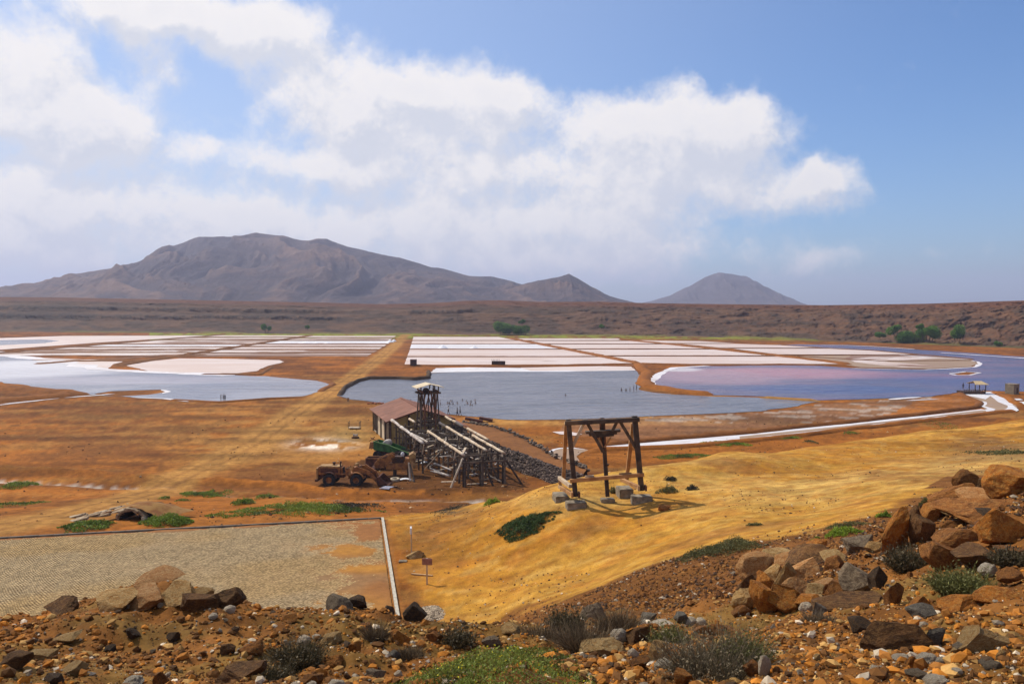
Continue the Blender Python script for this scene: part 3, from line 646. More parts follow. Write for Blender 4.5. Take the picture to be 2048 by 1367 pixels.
# ------------------------------------------------------------------ crater rim
def rim():
    px = np.concatenate([np.linspace(-1400, -30, 110), np.linspace(-25, 2075, 900), np.linspace(2080, 3600, 120)])
    yb = np.interp(px, [-1400, 0, 500, 1000, 1400, 1700, 2048, 2500, 3600], [672, 663, 666.5, 669.5, 673, 683, 696, 715, 745])
    yt = np.interp(px, [-1400, -300, 0, 120, 400, 650, 760, 860, 940, 1000, 1080, 1200, 1300, 1450, 1650, 1850, 2048, 2600, 3600], [590, 593, 593.5, 594.5, 600, 605, 608, 606, 601, 600, 603.5, 603, 606, 608, 610, 607, 600.5, 590, 570])
    D0 = EYE*FOC/(yb-610); run = np.interp(px, [0, 1200, 2048], [150, 135, 105]); D1 = D0+run
    ztop = EYE+(610-yt)/FOC*D1
    T = np.concatenate([np.linspace(0, 1, 95), [1.15, 1.6, 2.6]]); V = []; C = []
    ang = (px-1024)/FOC
    for t in T:
        d = D0+run*t
        x = ang*d; y = d
        s = min(t, 1.0)
        prof = np.interp(s, [0, .10, .34, .40, .50, .54, .66, .72, 1.0], [0, .05, .38, .49, .60, .69, .80, .86, 1.0])
        z = ztop*prof
        wv = ang*560
        band = np.exp(-((s-.37-.05*(fbm(wv*.012, wv*0, 2, 301)-.5))/.045)**2)+.9*np.exp(-((s-.52-.08*(fbm(wv*.01, wv*0+3, 2, 302)-.5))/.05)**2)+.55*np.exp(-((s-.69)/.05)**2)
        cliff = band*sstep(fbm(wv*.02, wv*0+s*2, 3, 303), .34, .56)
        colm = ridged(wv*.30, wv*0+s*9, 4, 305)
        rough = (fbm(wv*.10, wv*0+s*26, 6, 307, .66)-.5)*np.interp(px, [0, 900, 1400, 2048], [.8, 1.0, 1.7, 2.3])
        gul = ridged(wv*.022, wv*0+s*1.1, 3, 309)-.6
        en = sstep(np.array([s]), 0, .08)[0]*(1-sstep(np.array([s]), .93, 1.0)[0])
        y = y-en*(cliff*(3.5*colm+1.5)+rough*4.0)+en*gul*9
        z = z+en*(cliff*1.2*colm+rough*1.5+gul*1.0)
        if t > 1: z = ztop-(t-1)*9
        V.append(np.stack([x, y, z], 1))
        n = fbm(wv*.05, wv*0+s*9, 4, 311); n2 = fbm(wv*.3, wv*0+s*40, 4, 313)
        scree = np.array([.085, .060, .046]); rock = np.array([.030, .024, .021]); top = np.array([.135, .058, .036]); lt = np.array([.24, .13, .075])
        c = np.tile(scree, (len(px), 1)); c = lerp(c, sstep(n, .4, .6)*.5, np.array([.20, .115, .07]))
        kt = sstep(np.array([s]), .60, .80)[0]; c = lerp(c, np.full(len(px), kt)*.85, top)
        rw = np.interp(px, [0, 900, 1500, 2048], [0, .15, .5, .8]); c = lerp(c, rw*sstep(n2, .35, .6)*(s > .15)*.65, np.array([.17, .078, .038]))
        c = lerp(c, np.clip(cliff, 0, 1)*sstep(n2, .28, .52)*np.interp(px, [0, 1100, 2048], [.95, .9, .6]), rock)
        c = lerp(c, np.clip(cliff, 0, 1)*sstep(n2, .56, .7)*np.interp(px, [0, 1100, 2048], [.15, .5, .9]), lt)
        gk = np.exp(-((s-.02)/.045)**2)*sstep(fbm(wv*.03, wv*0+s*9, 3, 315), .36, .52)*np.interp(px, [0, 500, 1500, 1800, 2048], [.25, .9, 1, .6, .3]); c = lerp(c, np.clip(gk, 0, 1), np.array([.20, .21, .028]))
        C.append(c*(.8+.4*n2[:, None]))
    V = np.stack(V).reshape(-1, 3); C = np.stack(C).reshape(-1, 3)
    V[:, 2] -= .02
    M = attr_mat('crater_rock', n1=.09, n2=.7, var=.55, bump=.9, bdist=1.2)
    C = C*.80; C[:, 0] *= 1.08; C[:, 2] *= .85
    return link('crater_rim_hills', mesh('crater_rim', V, grid_faces(len(T), len(px)), [M], True, C), kind='structure')
rim()

# ------------------------------------------------------------------ mountains
def mountain(name, pts, D, depth, cols, seed, nx=360, nr=70, ero=.16):
    xs = np.linspace(pts[0][0], pts[-1][0], nx); ys = np.interp(xs, [p[0] for p in pts], [p[1] for p in pts])
    ys = ys+(fbm(xs*.05, xs*0, 4, seed)-.5)*3.0*sstep(610-ys, 4, 25)
    Hc = EYE+(610-ys)/FOC*D; Hc = np.maximum(Hc, 2)
    V = []; C = []; ang = (xs-1024)/FOC; w = ang*D
    for s in np.linspace(-1, .6, nr):
        front = s < 0
        prof = (1-abs(s))**1.25 if front else (1-abs(s)*1.3)
        d = D+s*depth
        k = math.sin(min(1, abs(s)*1.0)*math.pi)**.7 if front else .0
        wrp = (fbm(w*.002, w*0+s*2.2, 3, seed+2)-.5)*600
        ridge = ridged((w+wrp)*.0032+s*.25, w*0+s*.9, 5, seed+4)-.62
        spur = ridged((w+wrp*.6)*.011, w*0+s*2.1, 4, seed+6)-.6
        z = Hc*prof*(1+k*(ridge*1.2*ero*3+spur*.75))
        z = np.minimum(z, EYE+(Hc-EYE)*d/D*0.995) if front and abs(s) > .01 else z
        V.append(np.stack([ang*D*(1+s*depth/D*.55), np.full(nx, d), z], 1))
        n = fbm(w*.01, w*0+s*12, 5, seed+9); m = sstep(spur+ridge*.8+(n-.5)*.8, -.12, .3)
        c = lerp(np.tile(cols[0], (nx, 1)), m*(.75 if s < -.25 else .45), cols[1]); c = lerp(c, sstep(n, .52, .68)*.5, cols[2])
        C.append(c)
    M = attr_mat('mountain_rock_'+name[:4], n1=.008, n2=.05, var=.75, bump=1.0, bdist=22)
    return link('mountain', mesh('mountain', np.stack(V).reshape(-1, 3), grid_faces(nr, nx), [M], True, np.stack(C).reshape(-1, 3)), kind='structure')
mc = (np.array([.062, .046, .048]), np.array([.21, .128, .085]), np.array([.036, .032, .038]))
mountain('main', [(-600,606),(-300,600),(0,580),(75,565),(150,553),(200,542),(260,532),(300,515),(345,492),(380,480),(400,474),(450,471),(490,472),(515,466),(545,470),(580,475),(620,482),(655,477),(680,488),(740,503),(800,515),(850,530),(900,540),(940,552),(980,552),(1010,558),(1040,566),(1080,578),(1130,596),(1200,612)], 2600, 1100, mc, 500, 640, 120)
mountain('hill', [(960,612),(1000,588),(1045,567),(1090,558),(1120,551),(1138,546),(1160,559),(1190,577),(1220,592),(1260,602),(1300,612)], 2300, 600, mc, 540, 200, 50, .12)
mountain('cone', [(1250,612),(1300,602),(1340,590),(1380,570),(1410,552),(1436,544),(1470,548),(1490,552),(1530,573),(1570,592),(1605,611),(1640,622)], 4600, 1200, (np.array([.075, .06, .062]), np.array([.13, .10, .095]), np.array([.06, .052, .056])), 560, 200, 50, .05)

# ------------------------------------------------------------------ haze
hb_ = bmesh.new(); bmesh.ops.create_cube(hb_, size=1); hm = bpy.data.meshes.new('haze'); hb_.to_mesh(hm)
mh = bpy.data.materials.new('haze_air'); mh.use_nodes = True; mh.node_tree.nodes.clear()
ho = mh.node_tree.nodes.new('ShaderNodeOutputMaterial'); pv = mh.node_tree.nodes.new('ShaderNodeVolumePrincipled')
pv.inputs['Color'].default_value = (.70, .74, 1.0, 1); pv.inputs['Density'].default_value = 0.00016; pv.inputs['Anisotropy'].default_value = 0.2
mh.node_tree.links.new(pv.outputs[0], ho.inputs['Volume']); hm.materials.append(mh)
hz_o = link('haze', hm, kind='stuff'); hz_o.scale = (18600, 18600, 330); hz_o.location = (0, 0, 330/2-2.2)
# ================================================================== builders
class MB:
    def __init__(s): s.V = []; s.F = []; s.M = []
    def add(s, V, F, m=0):
        o = len(s.V); s.V += [tuple(v) for v in V]; s.F += [tuple(i+o for i in f) for f in F]; s.M += [m]*len(F); return s
    def box(s, c, size, rot=None, m=0, taper=1.0):
        hx, hy, hz = (q/2 for q in size); P = []
        for z, t in ((-hz, 1), (hz, taper)):
            for x, y in ((-hx, -hy), (hx, -hy), (hx, hy), (-hx, hy)): P.append(Vector((x*t, y*t, z)))
        if rot is not None: P = [rot@p for p in P]
        c = Vector(c); return s.add([p+c for p in P], [(0,3,2,1),(4,5,6,7),(0,1,5,4),(1,2,6,5),(2,3,7,6),(3,0,4,7)], m)
    def beam(s, a, b, w, h=None, m=0, t=1.0, up=None):
        a = Vector(a); b = Vector(b); h = h or w; d = (b-a).normalized()
        u = Vector(up) if up else (Vector((0, 0, 1)) if abs(d.z) < .95 else Vector((0, 1, 0)))
        x = d.cross(u).normalized(); y = x.cross(d).normalized(); P = []
        for q, k in ((a, 1), (b, t)):
            for i, j in ((-1, -1), (1, -1), (1, 1), (-1, 1)): P.append(q+x*(i*w/2*k)+y*(j*h/2*k))
        return s.add(P, [(0,1,2,3),(4,7,6,5),(0,4,5,1),(1,5,6,2),(2,6,7,3),(3,7,4,0)], m)
    def tube(s, pts, rad, n=8, m=0, cap=True, wob=0.0):
        pts = [Vector(p) for p in pts]; rad = rad if isinstance(rad, (list, tuple)) else [rad]*len(pts); o = []
        prev = None
        for i, p in enumerate(pts):
            d = (pts[min(i+1, len(pts)-1)]-pts[max(i-1, 0)]).normalized()
            x = (prev-d*prev.dot(d)).normalized() if prev is not None else d.orthogonal().normalized(); prev = x; y = d.cross(x)
            for k in range(n):
                a = 2*math.pi*k/n; r = rad[i]*(1+random.uniform(-wob, wob)); o.append(p+x*(math.cos(a)*r)+y*(math.sin(a)*r))
        F = []
        for i in range(len(pts)-1):
            for k in range(n): F.append((i*n+k, i*n+(k+1) % n, (i+1)*n+(k+1) % n, (i+1)*n+k))
        if cap: F.append(tuple(range(n-1, -1, -1))); F.append(tuple((len(pts)-1)*n+k for k in range(n)))
        return s.add(o, F, m)
    def log(s, a, b, r, r2=None, n=8, m=0, bend=.02):
        a = Vector(a); b = Vector(b); L = (b-a).length; k = max(2, int(L/1.2)+1); P = []; Rr = []
        for i in range(k+1):
            t = i/k; j = Vector((random.uniform(-1, 1), random.uniform(-1, 1), random.uniform(-1, 1)))*bend*(0 if i in (0, k) else 1)
            P.append(a.lerp(b, t)+j); Rr.append((r*(1-t)+(r2 or r)*t)*random.uniform(.93, 1.07))
        return s.tube(P, Rr, n, m, True, .05)
    def lathe(s, c, axis, prof, n=18, m=0):
        c = Vector(c); q = Vector(axis).to_track_quat('Z', 'Y'); V = []
        for (r, z) in prof:
            for k in range(n): a = 2*math.pi*k/n; V.append(c+q@Vector((r*math.cos(a), r*math.sin(a), z)))
        F = [(i*n+k, i*n+(k+1) % n, (i+1)*n+(k+1) % n, (i+1)*n+k) for i in range(len(prof)-1) for k in range(n)]
        return s.add(V, F, m)
    def poly(s, P, th, m=0, dirv=(0, 0, -1)):
        n = len(P); d = Vector(dirv)*th; V = [Vector(p) for p in P]+[Vector(p)+d for p in P]
        F = [tuple(range(n)), tuple(range(2*n-1, n-1, -1))]+[(i, i+n, (i+1) % n+n, (i+1) % n) for i in range(n)]
        return s.add(V, F, m)
    def build(s, name, mats, root=None, smooth_=False, bevel=0.0, **props):
        if not isinstance(mats, (list, tuple)): mats = [mats]
        me = bpy.data.meshes.new(name); org = Vector(root.matrix_basis.translation) if root is not None and root.parent is None else (Vector(root.parent.matrix_basis.translation) if root is not None else Vector((0, 0, 0)))
        if root is not None and root.get('_local'): org = Vector((0, 0, 0))
        me.from_pydata([tuple(Vector(v)-org) for v in s.V], [], s.F)
        for mm in mats: me.materials.append(mm)
        me.polygons.foreach_set('material_index', s.M); me.polygons.foreach_set('use_smooth', [smooth_]*len(s.F))
        bm = bmesh.new(); bm.from_mesh(me); bmesh.ops.recalc_face_normals(bm, faces=bm.faces)
        if bevel: bmesh.ops.bevel(bm, geom=list(bm.edges), offset=bevel, segments=1, affect='EDGES', profile=.5)
        bm.to_mesh(me); bm.free()
        return link(name, me, root, **props)
def gz1(x, y): return Hs(x, y)

WOODP = simple('pale_weathered_wood', (.56, .43, .29), (.40, .29, .19), 1.4, .8, .35, 18, c3=(.62, .52, .40))
WOODG = simple('grey_weathered_wood', (.125, .090, .062), (.060, .043, .031), 1.6, .85, .35, 18, c3=(.20, .15, .10))
WOODD = simple('dark_old_wood', (.075, .052, .038), (.035, .026, .022), 1.8, .8, .35, 16, c3=(.13, .085, .05))
WOODO = simple('ochre_wood', (.46, .24, .09), (.30, .14, .055), 1.5, .8, .3, 16, c3=(.52, .34, .17))
WOODR = simple('reddish_brown_wood', (.20, .085, .04), (.10, .045, .025), 1.6, .8, .3, 16)
DRIFT = simple('bleached_driftwood', (.50, .43, .36), (.30, .25, .21), 1.7, .85, .35, 14, c3=(.62, .56, .5))
IRON = simple('dark_iron', (.035, .03, .028), (.09, .045, .025), 4, .6, .2, metal=.4, c3=(.13, .05, .02))
RUST = simple('rusted_orange_paint', (.38, .155, .038), (.20, .075, .024), 2.4, .7, .25, c3=(.09, .04, .02), spec=.35)
RUSTY = simple('faded_yellow_paint', (.42, .25, .085), (.28, .14, .05), 2.4, .7, .2, c3=(.15, .07, .028), spec=.35)
RUSTD = simple('dark_rust', (.14, .052, .028), (.07, .03, .02), 2.6, .8, .3)
RUBB = simple('perished_tyre_rubber', (.022, .022, .022), (.035, .032, .03), 5, .85, .2)
GREENP = simple('green_machine_paint', (.045, .16, .035), (.03, .10, .025), 1.8, .55, .15, c3=(.05, .12, .03), spec=.4)
CONC = simple('rough_old_concrete', (.25, .20, .135), (.16, .13, .09), 3.5, .95, .8, 9, c3=(.33, .27, .19), bdist=.05)
WHITEM = simple('whitened_sheet_metal', (.72, .72, .74), (.55, .54, .54), 2, .5, .1)

# ------------------------------------------------------------------ cobbled court
def court():
    root = thing('cobbled_court', 'large pale cobbled square with reddish soil drifts and a concrete kerb, lower left', 'paved court', (0, 0, 0))
    cob = 4.96; sx = .15; sy = .135
    A = np.arange(.30, 52, sx); B = np.arange(.22, 24.5, sy)
    a, b = np.meshgrid(A, B); a = a+(np.arange(len(B))[:, None] % 2)*sx*.5
    a = a.ravel(); b = b.ravel()
    # rows bow in shallow scallops, as laid by hand
    b = b+.22*np.abs(np.sin(a*math.pi/1.7+1.3*vn(b*.3, b*0, 9)))+.14*(vn(a*.8, b*.8, 5)-.5); a = a+.05*(vn(a*.9, b*.9, 6)-.5)
    x = CO[0]+cu[0]*a+cv[0]*b; y = CO[1]+cu[1]*a+cv[1]*b
    px, py = project(x, y, np.full(len(x), cob))
    keep = (px > -60) & (py < 1262-12*(px < 0)) & (b > .2); far = b < 24
    # dusty cover: soil lies over the stones in drifts
    k = keep & far; a = a[k]; b = b[k]; x = x[k]; y = y[k]; n = len(a)
    r_ = rng.random((n, 8)); top = cob+.012*(r_[:, 0]-.5)+.03*(fbm(x*.5, y*.5, 3, 8)-.5)
    hw = sx*.5*(.86+.1*r_[:, 1]); hh = sy*.5*(.84+.12*r_[:, 2]); an = (r_[:, 3]-.5)*.5
    V = np.zeros((n, 8, 3)); sg = [(-1, -1), (1, -1), (1, 1), (-1, 1)]
    for i, (p, q) in enumerate(sg):
        for lv, (kk, zz) in enumerate(((1.0, -.05), (.80, 0))):
            u = p*hw*kk*(1+.12*(r_[:, 4+i]-.5)); v = q*hh*kk
            uu = u*np.cos(an)-v*np.sin(an); vv = u*np.sin(an)+v*np.cos(an)
            V[:, lv*4+i, 0] = x+cu[0]*uu+cv[0]*vv; V[:, lv*4+i, 1] = y+cu[1]*uu+cv[1]*vv; V[:, lv*4+i, 2] = top+zz+(.008*(r_[:, (i*2) % 8]-.5) if lv else 0)
    f = np.array([(4, 5, 6, 7), (0, 1, 5, 4), (1, 2, 6, 5), (2, 3, 7, 6), (3, 0, 4, 7)])
    F = (np.arange(n)[:, None, None]*8+f[None]).reshape(-1, 4)
    # orientation check so tops face up
    if cu[0]*cv[1]-cu[1]*cv[0] < 0: F = F[:, ::-1]
    st = np.array([.44, .325, .175]); grey = np.array([.40, .315, .205]); yel = np.array([.45, .30, .125])
    c = lerp(np.tile(st, (n, 1)), sstep(fbm(x*.12, y*.12, 3, 12), .42, .6)*.7, yel); c = lerp(c, sstep(a, 25, 45)*.7, grey)
    c = c*(.62+.62*r_[:, 6:7]); C = np.repeat(c, 8, 0)
    m = attr_mat('cobble_stone', n1=5, n2=30, var=.3, bump=.3, bdist=.01)
    link('cobbles', mesh('cobbles', V.reshape(-1, 3), np.ascontiguousarray(F), [m], False, C), root, kind='stuff')
    # soil lying in the joints and over the stones: one sheet whose height decides what shows
    A = np.concatenate([np.arange(.25, 52, .16)]); B = np.arange(.2, 25, .12); a, b = np.meshgrid(A, B); sh = a.shape; a = a.ravel(); b = b.ravel()
    x = CO[0]+cu[0]*a+cv[0]*b; y = CO[1]+cu[1]*a+cv[1]*b; px, py = project(x, y, np.full(len(x), cob))
    w1 = fbm(x*.35, y*.35, 5, 70, .6)-.5; w2 = fbm(x*1.5, y*1.5, 4, 71)-.5
    cover = np.exp(-((py-1040-.0*px)/16)**2)*sstep(px, 560, 760)*1.3
    cover = np.maximum(cover, np.exp(-(((px-742)/32)**2+((py-1062)/22)**2))*1.5)
    cover = np.maximum(cover, np.exp(-(((px-745)/75)**2+((py-1137)/9)**2))*1.35)
    cover = np.maximum(cover, np.exp(-(((px-770)/52)**2+((py-1200)/38)**2))*1.5)
    cover = np.maximum(cover, np.exp(-(((px-700)/80)**2+((py-1225)/22)**2))*1.2)
    cover = np.maximum(cover, np.exp(-(((px-700)/75)**2+((py-1100)/14)**2))*1.0)
    cover = np.maximum(cover, np.exp(-((b-.3)/.35)**2)*.9)
    cover = np.maximum(cover, sstep(px, 560, 800)*.42)
    cover = cover*(1-.9*np.exp(-(((px-790)/11)**2)+0*py)*(py > 1095)*(py < 1195))
    z = cob-.020+.050*w1+.012*w2+.058*np.clip(cover*.95-.12+w1*2.6*sstep(cover, .02, .3)+w2*.5, -.2, 1.0)
    edge = np.minimum(np.minimum(a-.2, b-.15), 1)
    c = lerp(np.tile(np.array([.24, .15, .07]), (len(x), 1)), np.clip(cover*1.4, 0, 1), np.array([.27, .115, .035]))
    c = lerp(c, np.clip(np.exp(-(((px-742)/85)**2+((py-1137)/9)**2))*1.2+np.exp(-(((px-690)/95)**2+((py-1215)/26)**2))+np.exp(-(((px-700)/75)**2+((py-1100)/14)**2)), 0, 1), np.array([.38, .175, .03]))
    c = c*(.85+.3*fbm(x*2, y*2, 3, 75)[:, None])
    F = grid_faces(*sh); 
    if cu[0]*cv[1]-cu[1]*cv[0] < 0: F = F[:, ::-1]
    link('drifted_soil', mesh('drifted_soil', np.stack([x, y, z], 1), np.ascontiguousarray(F), [attr_mat('drift_soil', n1=2, n2=12, var=.4, bump=.4, bdist=.02)], True, c), root, kind='stuff')
    # kerb stones, one by one
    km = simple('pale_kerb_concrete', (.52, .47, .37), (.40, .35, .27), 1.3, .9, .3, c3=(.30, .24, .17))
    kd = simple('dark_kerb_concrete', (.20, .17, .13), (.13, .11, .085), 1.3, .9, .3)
    L = 1.0; k = 0
    box = {}
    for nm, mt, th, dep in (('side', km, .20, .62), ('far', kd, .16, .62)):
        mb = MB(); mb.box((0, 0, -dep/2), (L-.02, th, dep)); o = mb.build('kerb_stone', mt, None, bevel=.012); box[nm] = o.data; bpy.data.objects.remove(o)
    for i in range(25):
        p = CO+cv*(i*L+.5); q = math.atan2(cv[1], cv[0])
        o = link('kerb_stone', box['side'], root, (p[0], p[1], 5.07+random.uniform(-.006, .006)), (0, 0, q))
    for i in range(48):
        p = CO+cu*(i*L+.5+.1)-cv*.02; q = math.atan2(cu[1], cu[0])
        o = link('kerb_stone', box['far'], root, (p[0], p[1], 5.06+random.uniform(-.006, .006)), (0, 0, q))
court()

# ------------------------------------------------------------------ plant frame of reference
G0 = Vector((-19.4, 125.0, 0)); dA = Vector((.3235, -.9462, 0)).normalized(); dB = Vector((.9462, .3235, 0)).normalized()
def L3(b, a, z): return G0+dB*b+dA*a+Vector((0, 0, z))
# ------------------------------------------------------------------ shed
def shed():
    root = thing('salt_shed', 'long low shed with rust-red pitched roof and cream walls between dark posts', 'shed', tuple(L3(5.1, -8, 0)))
    ROOF = simple('rust_red_roofing', (.215, .085, .047), (.165, .064, .036), .5, .75, .15, 6, c3=(.26, .11, .065), stretch=(1, 1, 1))
    OCH = simple('ochre_render', (.42, .31, .11), (.33, .24, .09), .8, .9, .15)
    CRM = simple('cream_render', (.60, .50, .34), (.48, .38, .25), .9, .9, .15, c3=(.36, .30, .22))
    WD, LN, EV, AP = 10.2, 15.8, 3.95, 5.55
    m = MB()
    m.poly([L3(.12, 0, 0), L3(WD-.12, 0, 0), L3(WD-.12, 0, EV-.1), L3(WD/2, 0, AP-.15), L3(.12, 0, EV-.1)], .22, 0, -dA); m.build('front_wall', OCH, root)
    m = MB(); m.poly([L3(.12, -LN, 0), L3(WD-.12, -LN, 0), L3(WD-.12, -LN, EV-.1), L3(WD/2, -LN, AP-.15), L3(.12, -LN, EV-.1)], .22, 0, dA); m.build('rear_wall', OCH, root)
    m = MB(); m.poly([L3(WD-.1, -.24, 0), L3(WD-.1, -LN+.24, 0), L3(WD-.1, -LN+.24, EV-.12), L3(WD-.1, -.24, EV-.12)], .2, 0, -dB); m.build('side_wall', OCH, root)
    # left wall: cream bays between dark posts
    nb = 4; bw = LN/nb
    for i in range(nb):
        a0 = -i*bw-.26; a1 = -(i+1)*bw+.26; m = MB()
        h0 = .02 if i in (1, 2, 4) else .9
        m.poly([L3(.2, a0, .02), L3(.2, a1, .02), L3(.2, a1, EV-.35), L3(.2, a0, EV-.35)], .15, 0, dB); o = m.build('wall_panel', CRM, root)
        # open slats of the nearest and far bays
        if i in (0, 3):
            for kx in range(4):
                m = MB(); aa = a0+(a1-a0)*(kx+.5)/4; m.beam(L3(.17, aa, .3), L3(.17, aa+random.uniform(-.15, .15), 3.3), .16, .05); m.build('slat', WOODD, root)
    for i in range(nb+1):
        m = MB(); a = -i*bw; m.beam(L3(.24, a-.02, 0), L3(.24, a-.02, EV-.08), .42, .34); m.build('post', WOODD, root)
    for b in (3.2, 6.6, WD): 
        m = MB(); m.beam(L3(b, .12, 0), L3(b, .12, EV-.1+(AP-EV)*(1-abs(b-WD/2)/(WD/2))), .26, .2); m.build('post', WOODD, root)
    m = MB(); m.beam(L3(0, -.02, EV-.2), L3(0, -LN, EV-.2), .25, .25); m.build('wall_plate', WOODD, root)
    # roof slopes in sheets with rolled seams
    for side in (0, 1):
        b0, b1 = ((-.5, WD/2), (WD+.5, WD/2))[side]; z0 = EV-.5*(AP-EV)/(WD/2); ns = 8; ln = (LN+1.0)/ns
        rf = None
        for k in range(ns):
            a0 = .5-k*ln-.006; a1 = .5-(k+1)*ln+.006; dz = .012*(k % 2)
            m = MB(); P = [L3(b0, a0, z0+dz), L3(b1, a0, AP+dz), L3(b1, a1, AP+dz), L3(b0, a1, z0+dz)]
            m.poly(P, .09); m.build('roof_sheet', ROOF, root)
    m = MB(); m.beam(L3(WD/2, .55, AP+.03), L3(WD/2, -LN-.55, AP+.03), .35, .06); m.build('ridge_cap', ROOF, root)
    for b0, b1 in ((-.5, WD/2), (WD+.5, WD/2)):
        m = MB(); z0 = EV-.5*(AP-EV)/(WD/2); m.beam(L3(b0, .54, z0-.12), L3(b1, .54, AP-.12), .08, .2); m.build('verge_board', RUSTD, root)
    # lean-to roof low at the right
    m = MB(); m.poly([L3(WD+.2, 1.2, 3.1), L3(WD+2.6, 1.2, 2.5), L3(WD+2.6, -8, 2.5), L3(WD+.2, -8, 3.3)], .08); m.build('side_roof', ROOF, root)
shed()
# ------------------------------------------------------------------ tower
def tower():
    root = thing('timber_tower', 'tall narrow timber tower with pale gabled canopy standing before the red-roofed shed', 'tower', tuple(L3(5.2, 5, 0)))
    hw = 1.2; top = 8.55
    def P(u, v, z, sp=0): k = 1+sp; return L3(5.2+u*k, 5+v*k, z)
    for u in (-1, 1):
        for v in (-1, 1):
            for q in (0, 1):
                m = MB(); m.log(P(u*(hw+.15-q*.7), v*(hw+.1), 0, .22), P(u*(hw-q*.35), v*hw, top), .13, .10, 8); m.build('post', WOODR if (u+v+q) % 2 else WOODG, root)
    for s in (-1, 1):
        for (u0, z0, u1, z1) in ((-1.25, 3.9, .0, 8.8), (1.25, 3.9, 0.15, 8.8), (-1.2, 8.6, -.5, 4.2), (1.2, 8.6, .55, 4.2)):
            m = MB(); m.log(P(u0, s*1.22, z0), P(u1, s*1.12, z1), .10, .09, 7); m.build('brace', WOODR if s > 0 else WOODG, root)
        for (v0, z0, v1, z1) in ((-1.2, 1, 1.1, 8.7), (1.2, 1, -1.1, 8.7)):
            m = MB(); m.log(P(s*1.25, v0, z0), P(s*1.15, v1, z1), .09, .08, 7); m.build('brace', WOODG, root)
    for z in (3.95, 4.6):
        for s in (-1, 1):
            m = MB(); m.beam(P(-1.6, s*1.28, z), P(1.6, s*1.28, z), .2, .22); m.build('crossbeam', WOODG, root)
            m = MB(); m.beam(P(s*1.32, -1.6, z-.23), P(s*1.32, 1.6, z-.23), .2, .22); m.build('crossbeam', WOODG, root)
    for s in (-1, 0, 1):
        m = MB(); m.beam(P(-1.75, s*1.1, top+.12), P(1.75, s*1.1, top+.12), .24, .28); m.build('crossbeam', WOODD, root)
        m = MB(); m.beam(P(s*1.2, -1.7, top+.40), P(s*1.2, 1.7, top+.40), .22, .26); m.build('crossbeam', WOODR, root)
    # sheave housing hump
    m = MB(); m.lathe(P(-.3, 0, top+.35), dA, [(0, -.5), (.42, -.5), (.5, -.3), (.5, .3), (.42, .5), (0, .5)], 16); m.build('pulley_wheel', IRON, root)
    for u in (-1.35, 1.35):
        for v in (-1.2, 1.2): m = MB(); m.beam(P(u, v, top+.5), P(u, v, top+1.12), .18, .18); m.build('canopy_post', WOODD, root)
    for u in (.55,):
        for v in (-1.2, 1.2): m = MB(); m.beam(P(u, v, top+.5), P(u, v, top+1.32), .16, .16); m.build('canopy_post', WOODD, root)
    CAN = simple('pale_canopy_boards', (.66, .55, .37), (.54, .42, .27), 1.0, .8, .15)
    for s in (-1, 1):
        npl = 8
        for k in range(npl):
            v0 = -1.75+3.5*k/npl+.006; v1 = -1.75+3.5*(k+1)/npl-.006
            m = MB(); m.poly([P(s*2.15, v0, top+1.0), P(0, v0, top+1.55), P(0, v1, top+1.55), P(s*2.15, v1, top+1.0)], .07); m.build('roof_board', CAN, root)
    m = MB(); m.beam(P(0, -1.78, top+1.44), P(0, 1.78, top+1.44), .12, .14); m.build('ridge_beam', WOODD, root)
    m = MB(); m.log(P(0, .1, 0), P(.05, 0, top), .10, .08, 7); m.build('hoist_pipe', IRON, root)
tower()
